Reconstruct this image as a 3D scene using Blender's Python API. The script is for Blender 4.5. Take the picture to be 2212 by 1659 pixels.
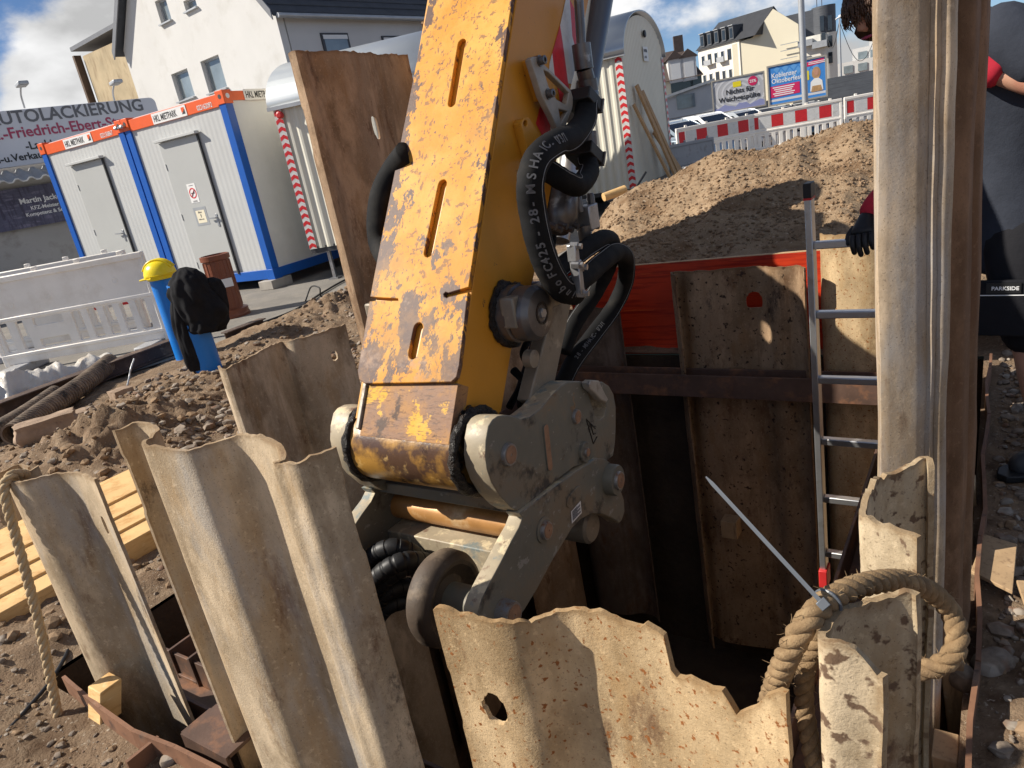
import bpy, bmesh, math, random
import numpy as np
from mathutils import Vector, Matrix, noise
random.seed(7)
for o in list(bpy.data.objects): bpy.data.objects.remove(o)
scene = bpy.context.scene
C = scene.collection
# ---------------------------------------------------------------- camera
# measurements were taken on a 2212 x 1659 view of the photograph
F, CX, CY, H = 1534.0, 1106.0, 829.5, 1.5
dn = Vector((1950-CX, -(5350-CY), -F)).normalized()
UPc = -dn
fw = Vector((0, 0, -1)); Yc = (fw - UPc*fw.dot(UPc)).normalized(); Xc = Yc.cross(UPc)
RM = Matrix((Xc, Yc, UPc))                      # camera space -> world
cam_d = bpy.data.cameras.new('camera'); cam = bpy.data.objects.new('camera', cam_d); C.objects.link(cam)
cam_d.sensor_fit = 'HORIZONTAL'; cam_d.sensor_width = 36.0; cam_d.lens = F/2212*36
cam_d.clip_start = 0.05; cam_d.clip_end = 4000
cam.matrix_world = Matrix.Translation((0, 0, H)) @ RM.to_4x4()
scene.camera = cam
# ---------------------------------------------------------------- sky, sun, exposure
SUN_B, SUN_E = -88.0, 37.0                      # bearing (0 = +Y, clockwise) and elevation
w = bpy.data.worlds.new('World'); scene.world = w; w.use_nodes = True
nt = w.node_tree; nt.nodes.clear()
def wn(t, **k):
    n = nt.nodes.new(t)
    for a, b in k.items(): setattr(n, a, b)
    return n
out = wn('ShaderNodeOutputWorld'); bg = wn('ShaderNodeBackground'); bg.inputs[1].default_value = 0.07
sky = wn('ShaderNodeTexSky', sky_type='NISHITA', sun_disc=False)
sky.sun_elevation = math.radians(SUN_E); sky.sun_rotation = math.radians(SUN_B)
sky.air_density = 0.75; sky.dust_density = 0.0; sky.ozone_density = 5.0; sky.altitude = 1200
tc = wn('ShaderNodeTexCoord'); mp = wn('ShaderNodeMapping'); mp.inputs['Scale'].default_value = (1, 1, 1.7)
mp.inputs['Location'].default_value = (14.4, 0.9, 0.35)
n1 = wn('ShaderNodeTexNoise'); n1.inputs['Scale'].default_value = 2.6; n1.inputs['Detail'].default_value = 9; n1.inputs['Roughness'].default_value = .56
n2 = wn('ShaderNodeTexNoise'); n2.inputs['Scale'].default_value = 7.0; n2.inputs['Detail'].default_value = 6
r1 = wn('ShaderNodeMapRange'); r1.inputs[1].default_value = .515; r1.inputs[2].default_value = .60; r1.interpolation_type = 'SMOOTHSTEP'
cr = wn('ShaderNodeMapRange'); cr.inputs[1].default_value = .35; cr.inputs[2].default_value = .7; cr.inputs[3].default_value = 5.5; cr.inputs[4].default_value = 12.0
cc = wn('ShaderNodeCombineColor'); mixc = wn('ShaderNodeMix', data_type='RGBA')
L = nt.links.new
L(tc.outputs['Generated'], mp.inputs[0]); L(mp.outputs[0], n1.inputs['Vector']); L(mp.outputs[0], n2.inputs['Vector'])
L(n1.outputs[0], r1.inputs[0]); L(n2.outputs[0], cr.inputs[0])
for i in range(3): L(cr.outputs[0], cc.inputs[i])
L(r1.outputs[0], mixc.inputs['Factor']); L(sky.outputs[0], mixc.inputs['A']); L(cc.outputs[0], mixc.inputs['B'])
L(mixc.outputs['Result'], bg.inputs[0]); L(bg.outputs[0], out.inputs[0])
sb, se = math.radians(SUN_B), math.radians(SUN_E)
SUNV = Vector((math.sin(sb)*math.cos(se), math.cos(sb)*math.cos(se), math.sin(se)))
sd = bpy.data.lights.new('sun', 'SUN'); sd.energy = 5.0; sd.angle = math.radians(.5); sd.color = (1, .93, .82)
so = bpy.data.objects.new('sun', sd); C.objects.link(so); so.location = SUNV*40
so.rotation_euler = (-SUNV).to_track_quat('-Z', 'Y').to_euler()
vs = scene.view_settings; vs.view_transform = 'Standard'; vs.look = 'None'; vs.gamma = 1; vs.exposure = 0.5; vs.use_curve_mapping = False
scene.render.engine = 'CYCLES'
# ---------------------------------------------------------------- pixel -> place
EYE = Vector((0, 0, H)); ZZ = Vector((0, 0, 1))
def bvec(b): return Vector((math.sin(math.radians(b)), math.cos(math.radians(b)), 0))
def pol(b, d, z=0): v = bvec(b)*d; v.z = z; return v
def ray(u, v): return RM @ Vector(((u-CX)/F, -(v-CY)/F, -1.0))
def at(u, v, dep): return EYE + ray(u, v)*dep
def onz(u, v, z=0.0):
    d = ray(u, v); return EYE + d*((z-H)/d.z)
def onpl(u, v, p0, n):
    d = ray(u, v); return EYE + d*((p0-EYE).dot(n)/d.dot(n))
E1 = Vector((-.809, .588, 0)).normalized(); E2 = Vector((.588, .809, 0)).normalized()   # along and across the pit
def SW(s, w_, z=0.0): return E1*s + E2*w_ + ZZ*z
# ---------------------------------------------------------------- mesh helpers
class MB:
    def __init__(s): s.v = []; s.f = []
    def add(s, vs_, fs):
        b = len(s.v); s.v += [Vector(p) for p in vs_]; s.f += [tuple(i+b for i in f) for f in fs]; return s
    def box(s, c, x, y, z):                     # centre + half-extent vectors
        c, x, y, z = map(Vector, (c, x, y, z))
        vs_ = [c+x*a+y*b+z*d for d in (-1, 1) for a, b in ((-1, -1), (1, -1), (1, 1), (-1, 1))]
        fs = [(3,2,1,0),(4,5,6,7),(0,1,5,4),(1,2,6,5),(2,3,7,6),(3,0,4,7)]
        if x.cross(y).dot(z) < 0: fs = [f[::-1] for f in fs]
        return s.add(vs_, fs)
    def bar(s, p, q, wd, ht, up=ZZ):            # beam between two points
        p, q = Vector(p), Vector(q); d = (q-p); l = d.length/2; d.normalize()
        sd_ = d.cross(Vector(up)).normalized(); u2 = sd_.cross(d)
        return s.box((p+q)/2, d*l, sd_*wd/2, u2*ht/2)
    def prism(s, poly, vec):
        vec = Vector(vec); n = len(poly); poly = [Vector(p) for p in poly]
        nn = Vector((0,0,0))
        for i in range(n): nn += poly[i].cross(poly[(i+1) % n])
        a = list(range(n)); fs = [tuple(a[::-1]), tuple(i+n for i in a)] + [(i, (i+1) % n, (i+1) % n+n, i+n) for i in a]
        if nn.dot(vec) < 0: fs = [f[::-1] for f in fs]
        return s.add(poly+[p+vec for p in poly], fs)
    def tube(s, path, r, seg=12, cap=True, sq=None):
        path = [Vector(p) for p in path]; n = len(path)
        rr = r if isinstance(r, (list, tuple)) else [r]*n
        t0 = (path[1]-path[0]).normalized(); a = t0.orthogonal().normalized(); vs_ = []; 
        for i in range(n):
            t = (path[min(i+1, n-1)]-path[max(i-1, 0)]).normalized()
            a = (a - t*a.dot(t)).normalized(); b = t.cross(a)
            for k in range(seg):
                g = 2*math.pi*k/seg; vs_.append(path[i]+(a*math.cos(g)+b*math.sin(g))*rr[i])
        fs = [(i*seg+k, i*seg+(k+1) % seg, (i+1)*seg+(k+1) % seg, (i+1)*seg+k) for i in range(n-1) for k in range(seg)]
        if cap: fs += [tuple(range(seg))[::-1], tuple((n-1)*seg+k for k in range(seg))]
        return s.add(vs_, fs)
    def cyl(s, p, q, r, seg=24): return s.tube([p, q], r, seg)
    def lathe(s, p, axis, prof, seg=28):        # prof: list of (offset along axis, radius)
        axis = Vector(axis).normalized(); return s.tube2([Vector(p)+axis*o for o, _ in prof], [r for _, r in prof], axis, seg)
    def tube2(s, path, rr, axis, seg):
        a = axis.orthogonal().normalized(); b = axis.cross(a); vs_ = []; n = len(path)
        for i in range(n):
            for k in range(seg):
                g = 2*math.pi*k/seg; vs_.append(path[i]+(a*math.cos(g)+b*math.sin(g))*rr[i])
        fs = [(i*seg+k, i*seg+(k+1) % seg, (i+1)*seg+(k+1) % seg, (i+1)*seg+k) for i in range(n-1) for k in range(seg)]
        fs += [tuple(range(seg))[::-1], tuple((n-1)*seg+k for k in range(seg))]
        return s.add(vs_, fs)
    def plate(s, outer, holes, O, X, Y, t0, t1, bev=0.0):   # flat plate with holes in plane (O, X, Y), from t0 to t1 along X x Y
        cu = bpy.data.curves.new('c', 'CURVE'); cu.dimensions = '2D'; cu.fill_mode = 'BOTH'
        for lp in [outer]+list(holes):
            sp = cu.splines.new('POLY'); sp.points.add(len(lp)-1); sp.use_cyclic_u = True
            for i, p in enumerate(lp): sp.points[i].co = (p[0], p[1], 0, 1)
        cu.extrude = max(abs(t1-t0)/2-bev, 1e-4); cu.bevel_depth = bev; cu.bevel_resolution = 2; cu.offset = -bev
        ob = bpy.data.objects.new('c', cu); C.objects.link(ob)
        dg = bpy.context.evaluated_depsgraph_get(); me = bpy.data.meshes.new_from_object(ob.evaluated_get(dg))
        N = Vector(X).cross(Vector(Y)).normalized(); mid = (t0+t1)/2
        s.add([Vector(O)+Vector(X)*v.co.x+Vector(Y)*v.co.y+N*(v.co.z+mid) for v in me.vertices], [tuple(p.vertices) for p in me.polygons])
        bpy.data.objects.remove(ob); bpy.data.curves.remove(cu); bpy.data.meshes.remove(me); return s
    def text(s, txt, size, O, X, Y, bold=0.0, align='LEFT', sx=1.0, ext=.0008):
        cu = bpy.data.curves.new('t', 'FONT'); cu.body = txt; cu.size = size; cu.align_x = align; cu.extrude = ext; cu.offset = bold*size; cu.resolution_u = 3
        ob = bpy.data.objects.new('t', cu); C.objects.link(ob)
        dg = bpy.context.evaluated_depsgraph_get(); me = bpy.data.meshes.new_from_object(ob.evaluated_get(dg))
        X = Vector(X).normalized(); Y = Vector(Y).normalized(); N = X.cross(Y)
        s.add([Vector(O)+X*v.co.x*sx+Y*v.co.y+N*v.co.z for v in me.vertices], [tuple(p.vertices) for p in me.polygons])
        bpy.data.objects.remove(ob); bpy.data.curves.remove(cu); bpy.data.meshes.remove(me); return s
    def build(s, name, mat, parent=None, smooth=None, bevel=0.0, origin=None, weld=False, kind=None):
        if parent is not None: o0 = parent_world(parent)
        elif origin is not None: o0 = Vector(origin)
        else:
            a = np.array([list(p) for p in s.v]); o0 = Vector(((a[:,0].min()+a[:,0].max())/2, (a[:,1].min()+a[:,1].max())/2, a[:,2].min()))
        me = bpy.data.meshes.new(name); me.from_pydata([tuple(p-o0) for p in s.v], [], s.f)
        if weld:
            bm = bmesh.new(); bm.from_mesh(me); bmesh.ops.remove_doubles(bm, verts=bm.verts, dist=1e-5); bm.to_mesh(me); bm.free()
        if mat: me.materials.append(mat)
        if smooth:
            me.polygons.foreach_set('use_smooth', [True]*len(me.polygons))
            if smooth < 180: me.set_sharp_from_angle(angle=math.radians(smooth))
        ob = bpy.data.objects.new(name, me); C.objects.link(ob)
        if parent is not None: ob.parent = parent
        else: ob.location = o0
        if bevel:
            m = ob.modifiers.new('bevel', 'BEVEL'); m.width = bevel; m.segments = 2; m.limit_method = 'ANGLE'; m.angle_limit = math.radians(35)
            if not smooth:
                me.polygons.foreach_set('use_smooth', [True]*len(me.polygons)); me.set_sharp_from_angle(angle=math.radians(50))
            m.harden_normals = False
        if kind: ob['kind'] = kind
        return ob
def parent_world(p):
    v = Vector(p.location); q = p.parent
    while q is not None: v += Vector(q.location); q = q.parent
    return v
def tag(o, label, cat, group=None):
    o['label'] = label; o['category'] = cat
    if group: o['group'] = group
    return o
def thing(name, label, cat, loc, group=None):
    o = bpy.data.objects.new(name, None); C.objects.link(o); o.location = loc; o.empty_display_size = .1
    return tag(o, label, cat, group)
def copy_tree(o, parent=None):
    c = o.copy(); C.objects.link(c); c.parent = parent
    for ch in list(o.children): copy_tree(ch, c)
    return c
def smooth_path(pts, n=6):                      # Catmull-Rom
    pts = [Vector(p) for p in pts]; P = [pts[0]*2-pts[1]]+pts+[pts[-1]*2-pts[-2]]; o = []
    for i in range(1, len(P)-2):
        for k in range(n):
            t = k/n; a, b, c, d = P[i-1:i+3]
            o.append(.5*((2*b)+(c-a)*t+(2*a-5*b+4*c-d)*t*t+(3*b-a-3*c+d)*t**3))
    return o+[pts[-1]]
def circle(cx, cy, rx, ry=None, n=20, rot=0):
    ry = ry or rx; c, s_ = math.cos(rot), math.sin(rot)
    return [(cx+rx*math.cos(2*math.pi*i/n)*c-ry*math.sin(2*math.pi*i/n)*s_, cy+rx*math.cos(2*math.pi*i/n)*s_+ry*math.sin(2*math.pi*i/n)*c) for i in range(n)]
def rrect(x0, y0, x1, y1, r, n=4):
    o = []
    for cx, cy, a in ((x1-r, y1-r, 0), (x0+r, y1-r, 90), (x0+r, y0+r, 180), (x1-r, y0+r, 270)):
        for k in range(n+1):
            g = math.radians(a+90*k/n); o.append((cx+r*math.cos(g), cy+r*math.sin(g)))
    return o
def fbm(x, y, z=0.0, o=4):
    return noise.fractal(Vector((x, y, z)), 1.0, 2.0, o)
# ---------------------------------------------------------------- materials
def mat(name, base, rough=.6, metal=0.0, var=.12, vscale=6.0, layers=(), bump=(), stretch=(1,1,1), spec=.5, world=False, coat=0, trans=0, ior=1.45, edge=None):
    m = bpy.data.materials.new(name); m.use_nodes = True; t = m.node_tree; t.nodes.clear()
    N = t.nodes.new; K = t.links.new
    o = N('ShaderNodeOutputMaterial'); b = N('ShaderNodeBsdfPrincipled'); K(b.outputs[0], o.inputs[0])
    b.inputs['Metallic'].default_value = metal; b.inputs['Specular IOR Level'].default_value = spec; b.inputs['Roughness'].default_value = rough
    b.inputs['Coat Weight'].default_value = coat; b.inputs['Transmission Weight'].default_value = trans; b.inputs['IOR'].default_value = ior
    tcn = N('ShaderNodeTexCoord'); mpn = N('ShaderNodeMapping'); mpn.inputs['Scale'].default_value = stretch
    if world:
        g = N('ShaderNodeNewGeometry'); K(g.outputs['Position'], mpn.inputs[0])
    else: K(tcn.outputs['Object'], mpn.inputs[0])
    def nz(scale, detail=5, rgh=.6, vec=None, st=None):
        n = N('ShaderNodeTexNoise'); n.inputs['Scale'].default_value = scale; n.inputs['Detail'].default_value = detail; n.inputs['Roughness'].default_value = rgh
        src = mpn.outputs[0]
        if st:
            m2 = N('ShaderNodeMapping'); m2.inputs['Scale'].default_value = st; K(src, m2.inputs[0]); src = m2.outputs[0]
        K(src, n.inputs['Vector']); return n.outputs[0]
    def rng(sock, a, b_, c=0., d=1.):
        r = N('ShaderNodeMapRange'); r.inputs[1].default_value = a; r.inputs[2].default_value = b_; r.inputs[3].default_value = c; r.inputs[4].default_value = d; K(sock, r.inputs[0]); return r.outputs[0]
    def mix(f, a, b_):
        x = N('ShaderNodeMix'); x.data_type = 'RGBA'; x.clamp_factor = True
        K(f, x.inputs['Factor'])
        for q, k in ((a, 'A'), (b_, 'B')):
            if isinstance(q, (tuple, list)): x.inputs[k].default_value = (*q[:3], 1)
            else: K(q, x.inputs[k])
        return x.outputs['Result']
    if var:
        col = mix(rng(nz(vscale, 6), .3, .7), tuple(c*(1-var) for c in base), tuple(min(1, c*(1+var)) for c in base))
    else:
        rgb = N('ShaderNodeRGB'); rgb.outputs[0].default_value = (*base, 1); col = rgb.outputs[0]
    rv = None
    for ly in layers:
        sc = ly.get('scale', 8)
        if ly.get('kind') == 'vor':
            v = N('ShaderNodeTexVoronoi'); v.inputs['Scale'].default_value = sc; K(mpn.outputs[0], v.inputs['Vector'])
            f = rng(v.outputs['Distance'], ly['hi'], ly['lo'])
        else:
            f = rng(nz(sc, ly.get('detail', 6), ly.get('rgh', .65), st=ly.get('st')), ly['lo'], ly['hi'])
        if 'grad' in ly:                         # (axis, value0, value1): stain that has its own place on the thing
            ax, g0, g1 = ly['grad']; sp = N('ShaderNodeVectorMath'); sp.operation = 'DOT_PRODUCT'; K(tcn.outputs['Object'], sp.inputs[0]); sp.inputs[1].default_value = ((1,0,0),(0,1,0),(0,0,1))[ax] if isinstance(ax, int) else tuple(ax)
            gsock = rng(sp.outputs['Value'], g0, g1)
            q = N('ShaderNodeMath'); q.operation = 'ADD'; K(nz(sc, 8, .7, st=ly.get('st')), q.inputs[0]); 
            q2 = N('ShaderNodeMath'); q2.operation = 'MULTIPLY_ADD'; K(gsock, q2.inputs[0]); q2.inputs[1].default_value = ly.get('gw', .35); q2.inputs[2].default_value = -ly.get('gw', .35)/2; K(q2.outputs[0], q.inputs[1])
            f = rng(q.outputs[0], ly['lo'], ly['hi'])
        if 'op' in ly:
            q = N('ShaderNodeMath'); q.operation = 'MULTIPLY'; K(f, q.inputs[0]); q.inputs[1].default_value = ly['op']; f = q.outputs[0]
        col = mix(f, col, ly['col'])
        if 'rough' in ly:
            x = N('ShaderNodeMix'); x.data_type = 'FLOAT'; K(f, x.inputs['Factor'])
            if rv is None: x.inputs['A'].default_value = rough
            else: K(rv, x.inputs['A'])
            x.inputs['B'].default_value = ly['rough']; rv = x.outputs['Result']
    if edge:
        at_ = N('ShaderNodeAttribute'); at_.attribute_name = 'edge'
        q = N('ShaderNodeMath'); q.operation = 'ADD'; K(at_.outputs['Fac'], q.inputs[0]); K(rng(nz(24, 8, .7), .3, .7, -.55, .35), q.inputs[1])
        col = mix(rng(q.outputs[0], .2, .9, 0, .7), col, edge)
    K(col, b.inputs['Base Color'])
    if rv is not None: K(rv, b.inputs['Roughness'])
    nrm = None
    for sc, st_, ds in bump:
        bp = N('ShaderNodeBump'); bp.inputs['Strength'].default_value = st_; bp.inputs['Distance'].default_value = ds
        K(nz(sc, 6, .65), bp.inputs['Height'])
        if nrm is not None: K(nrm, bp.inputs['Normal'])
        nrm = bp.outputs[0]
    if nrm is not None: K(nrm, b.inputs['Normal'])
    return m
TAN, RUST, DARK, ORNG = (.47,.36,.235), (.14,.07,.035), (.055,.04,.032), (.42,.17,.05)
STK = (1, 1, .12)
def pilemat(name, base, rust=.5, dark=.55, spots=None, grey=None, rough=.8, bs=1.0):
    lt = tuple(min(.82, c*1.42) for c in base)
    ly = [dict(col=tuple(c*k for c, k in zip(base, (.60, .55, .48))), scale=3.2, lo=.44, hi=.62, st=(1,1,.55), detail=9),
          dict(col=lt, scale=6, lo=.49, hi=.62, st=(1,1,.45), detail=8, op=.85),
          dict(col=tuple(c*k for c, k in zip(base, (.78, .62, .42))), scale=11, lo=.52, hi=.66, st=(1,1,.35), detail=9, op=.5),
          dict(col=RUST, scale=8, lo=rust, hi=rust+.10, st=(1,1,.4), detail=11, rgh=.7, op=.8),
          dict(col=(base[0]*.55, base[1]*.5, base[2]*.45), scale=14, lo=rust+.02, hi=rust+.1, st=(1,1,.06), detail=4, op=.35),
          dict(col=DARK, scale=4.2, lo=dark, hi=dark+.07, st=(1,1,.55), detail=10, rgh=.75, op=.8),
          dict(col=lt, scale=70, lo=.57, hi=.66, detail=6, op=.5)]
    if grey: ly.append(dict(col=grey, scale=5, lo=.50, hi=.62, st=(1,1,.25), op=.7, detail=8))
    if spots: ly.append(dict(col=spots[0], scale=spots[1], lo=spots[2], hi=spots[2]+.06, detail=3, rgh=.5))
    ly.append(dict(col=(.06,.038,.025), scale=230, lo=.60, hi=.68, detail=3, op=.5))
    return mat(name, base, rough, 0, .15, 3, ly, ((7, .10*bs, .02), (48, .16*bs, .005), (210, .45*bs, .0028)), spec=.3, edge=(base[0]*.52, base[1]*.42, base[2]*.32))
M = {}
M['pile_pale'] = pilemat('pile_pale', (.47,.37,.25), .57, .585, grey=(.40,.37,.33))
M['pile_tan'] = pilemat('pile_tan', (.48,.35,.20), .60, .68, spots=((.27,.10,.028), 85, .615))
M['pile_mud'] = pilemat('pile_mud', (.46,.37,.265), .57, .60)
M['pile_rust'] = pilemat('pile_rust', (.30,.20,.12), .54, .58, spots=((.05,.03,.02), 40, .62))
M['pile_brown'] = pilemat('pile_brown', (.36,.25,.16), .56, .64)
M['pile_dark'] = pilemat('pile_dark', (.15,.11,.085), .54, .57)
M['pile_spot'] = pilemat('pile_spot', (.45,.36,.24), .58, .68, spots=((.15,.095,.06), 42, .57))
M['pile_grey'] = pilemat('pile_grey', (.42,.325,.225), .58, .62, grey=(.37,.35,.33), rough=.6, bs=.4)
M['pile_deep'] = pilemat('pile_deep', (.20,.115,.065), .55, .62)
M['waler'] = mat('waler', (.105,.062,.045), .6, 0, .25, 8, (dict(col=(.26,.12,.06), scale=7, lo=.52, hi=.68), dict(col=(.35,.30,.25), scale=14, lo=.66, hi=.75, st=(1,1,.15), op=.6)), ((40, .3, .004),))
M['frame_rust'] = mat('frame_rust', (.21,.105,.06), .65, 0, .25, 9, (dict(col=(.40,.33,.25), scale=6, lo=.6, hi=.75, op=.6), dict(col=(.07,.04,.03), scale=12, lo=.58, hi=.7)), ((60, .3, .003),))
M['soil'] = mat('soil', (.225,.155,.10), .95, 0, .3, 2.2, (dict(col=(.33,.245,.165), scale=7, lo=.5, hi=.7), dict(col=(.115,.07,.042), scale=4, lo=.53, hi=.68), dict(col=(.42,.35,.27), scale=60, lo=.62, hi=.68, detail=3)), ((22, .7, .03), (90, .8, .012)), world=True, spec=.15)
M['soil_dry'] = mat('soil_dry', (.32,.225,.14), .95, 0, .2, 1.6, (dict(col=(.20,.125,.07), scale=2.2, lo=.48, hi=.62), dict(col=(.45,.36,.26), scale=30, lo=.58, hi=.68)), ((16, .6, .035), (70, .8, .014)), world=True, spec=.15)
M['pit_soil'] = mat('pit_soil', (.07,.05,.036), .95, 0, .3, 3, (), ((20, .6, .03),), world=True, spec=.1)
M['gravel'] = mat('gravel', (.22,.175,.135), .9, 0, .45, 22, (dict(col=(.33,.285,.235), scale=9, lo=.55, hi=.62, detail=2), dict(col=(.20,.12,.08), scale=13, lo=.57, hi=.66, detail=2)), ((70, .4, .004),), spec=.3, world=True)
M['clod'] = mat('clod', (.25,.17,.105), .95, 0, .35, 14, (), ((60, .6, .006),), spec=.15, world=True)
M['stone'] = mat('stone', (.34,.24,.165), .85, 0, .25, 9, (dict(col=(.20,.13,.09), scale=14, lo=.55, hi=.7),), ((30, .5, .008),))
M['asphalt'] = mat('asphalt', (.20,.185,.165), .9, 0, .18, 1.2, (dict(col=(.28,.25,.21), scale=2.2, lo=.5, hi=.7), dict(col=(.11,.10,.09), scale=90, lo=.58, hi=.66, detail=2)), ((120, .4, .003),), world=True)
M['road'] = mat('road', (.075,.075,.078), .9, 0, .2, 1.5, (), ((120, .3, .003),), world=True)
YEL = (.60,.26,.022)
WORN = (.10,.055,.042)
M['paint_yellow'] = mat('paint_yellow', YEL, .42, 0, .10, 3, (dict(col=(.52,.24,.02), scale=5, lo=.52, hi=.75, op=.7), dict(col=WORN, scale=14, lo=.64, hi=.665, detail=11, rgh=.75), dict(col=(.10,.06,.04), scale=60, lo=.70, hi=.74, detail=4)), ((8, .08, .01), (90, .12, .002)))
def vecscale(*k): return k
M['paint_worn'] = mat('paint_worn', (.58,.245,.022), .55, 0, .12, 3, (
    dict(col=(.68,.37,.08), scale=4, lo=.46, hi=.64, op=.7), dict(col=(.48,.21,.02), scale=3, lo=.52, hi=.68, op=.6),
    dict(col=WORN, scale=8, lo=.565, hi=.585, detail=13, rgh=.78, st=(1,1,.45), grad=(2, 1.7, .55), gw=.26, rough=.5),
    dict(col=WORN, scale=11, lo=.585, hi=.60, detail=13, rgh=.78, st=(1,1,.4), grad=((-.809,.588,0), .10, .30), gw=.30, rough=.5),
    dict(col=WORN, scale=11, lo=.60, hi=.615, detail=13, rgh=.78, st=(1,1,.4), grad=((-.809,.588,0), .03, -.095), gw=.26, rough=.5),
    dict(col=WORN, scale=16, lo=.60, hi=.615, detail=12, rgh=.8, st=(1,1,.5), rough=.5),
    dict(col=WORN, scale=55, lo=.63, hi=.655, detail=6, rgh=.65, st=(1,1,.3), rough=.5),
    dict(col=(.20,.10,.05), scale=34, lo=.585, hi=.615, detail=5, st=(1.5,1.5,.05), op=.8), dict(col=(.15,.08,.05), scale=40, lo=.60, hi=.625, detail=6, st=(.5,.8,1.2), op=.7), dict(col=(.34,.17,.05), scale=5, lo=.5, hi=.64, detail=9, op=.55, grad=(2, 1.6, .6), gw=.2),
    dict(col=(.36,.24,.17), scale=7, lo=.56, hi=.66, detail=8, op=.6, grad=(2, 1.3, .5), gw=.2)), ((6, .08, .012), (70, .25, .0025)), spec=.22)
M['boss'] = mat('boss', (.42,.22,.045), .4, 0, .15, 5, (dict(col=(.085,.045,.028), scale=6, lo=.42, hi=.54, detail=10, rough=.3), dict(col=(.74,.50,.19), scale=13, lo=.58, hi=.68, op=.8), dict(col=(.03,.022,.018), scale=9, lo=.58, hi=.68, rough=.2)), ((40, .3, .004),))
M['lower'] = mat('lower', (.40,.21,.085), .6, 0, .15, 5, (dict(col=(.24,.13,.075), scale=5, lo=.46, hi=.56, detail=9, rough=.5), dict(col=(.64,.35,.045), scale=9, lo=.555, hi=.575, detail=10, rgh=.7), dict(col=(.09,.055,.04), scale=14, lo=.58, hi=.64, detail=8), dict(col=(.10,.06,.045), scale=30, lo=.55, hi=.6, st=(1,1,6), op=.6)), ((60, .3, .003),), spec=.2)
M['lip'] = mat('lip', (.34,.30,.25), .5, .2, .2, 12, (dict(col=(.12,.08,.05), scale=14, lo=.5, hi=.6),))
M['grease'] = mat('grease', (.016,.012,.010), .32, 0, .3, 20, (dict(col=(.07,.045,.03), scale=18, lo=.55, hi=.7),), ((45, 1, .02),))
M['coupler'] = mat('coupler', (.165,.16,.13), .5, 0, .25, 4, (dict(col=(.20,.145,.09), scale=4, lo=.48, hi=.62, detail=9, op=.75), dict(col=(.36,.20,.08), scale=14, lo=.62, hi=.65, detail=9, rgh=.7, op=.7), dict(col=(.27,.26,.23), scale=26, lo=.63, hi=.65, st=(1,.25,1), detail=6), dict(col=(.27,.25,.22), scale=26, lo=.64, hi=.66, st=(.25,1,1.4), detail=6), dict(col=(.045,.042,.038), scale=7, lo=.56, hi=.64, detail=8)), ((50, .3, .003),))
M['coupler_edge'] = mat('coupler_edge', (.36,.30,.21), .5, 0, .2, 8, (dict(col=(.62,.52,.34), scale=14, lo=.55, hi=.62, detail=9), dict(col=(.20,.23,.22), scale=9, lo=.55, hi=.62), dict(col=(.20,.13,.09), scale=22, lo=.6, hi=.68)), ((50, .3, .003),))  # lighter copy of the coupler steel, paints the plate rims as sunlit
M['pin'] = mat('pin', (.30,.29,.28), .4, .5, .2, 30, (dict(col=(.25,.13,.07), scale=30, lo=.5, hi=.65),), ((80, .3, .002),))
M['pin_rust'] = mat('pin_rust', (.30,.17,.10), .7, 0, .25, 30, (), ((80, .4, .003),))
M['shaft'] = mat('shaft', (.46,.23,.075), .42, .15, .2, 8, (dict(col=(.62,.42,.22), scale=9, lo=.55, hi=.68), dict(col=(.16,.075,.035), scale=7, lo=.56, hi=.7)), ((50, .2, .002),))
M['linkage'] = mat('linkage', (.25,.215,.165), .45, .2, .2, 8, (dict(col=(.10,.075,.055), scale=7, lo=.52, hi=.66), dict(col=(.40,.34,.26), scale=16, lo=.62, hi=.7)), ((60, .3, .003),))
M['link_grey'] = mat('link_grey', (.14,.13,.125), .33, .55, .25, 10, (dict(col=(.32,.31,.30), scale=14, lo=.6, hi=.68),), ((60, .3, .003),))
M['hose'] = mat('hose', (.007,.007,.0075), .8, 0, .2, 20, (dict(col=(.022,.019,.016), scale=9, lo=.52, hi=.7),), ((320, .35, .0015),), spec=.25)
M['hose_line'] = mat('hose_line', (.26,.26,.26), .7, var=.1)
M['hose_text'] = mat('hose_text', (.13,.13,.135), .7, var=.1)
M['black'] = mat('black', (.015,.015,.016), .5, 0, .2, 20, (), ((90, .2, .002),))
M['steel'] = mat('steel', (.42,.42,.43), .38, .8, .15, 20, (dict(col=(.22,.2,.18), scale=25, lo=.58, hi=.7),), ((90, .2, .001),))
M['alu_bracket'] = mat('alu_bracket', (.40,.37,.32), .5, .3, .2, 14, (dict(col=(.20,.17,.14), scale=14, lo=.55, hi=.7),), ((70, .2, .002),))
M['alu'] = mat('alu', (.58,.58,.58), .35, .85, .1, 12, (dict(col=(.40,.37,.33), scale=16, lo=.56, hi=.7, op=.7),), ((150, .1, .001),))
M['cyl_grey'] = mat('cyl_grey', (.10,.105,.115), .35, .1, .1, 5)
M['red'] = mat('red', (.56,.03,.03), .45, 0, .1, 12)
M['refl_red'] = mat('refl_red', (.62,.025,.03), .4, 0, .12, 30, (), ((200, .1, .001),))
M['refl_white'] = mat('refl_white', (.66,.65,.63), .4, 0, .08, 20, (dict(col=(.45,.42,.38), scale=12, lo=.56, hi=.75),))
M['ply_red'] = mat('ply_red', (.58,.045,.012), .42, 0, .2, 3, (dict(col=(.34,.018,.008), scale=7, lo=.48, hi=.62, st=(.35,.35,6)), dict(col=(.74,.13,.03), scale=5, lo=.60, hi=.72, st=(.5,.5,8))), ((40, .15, .002),))
M['ply_edge'] = mat('ply_edge', (.55,.36,.20), .8, 0, .2, 30)
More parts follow.
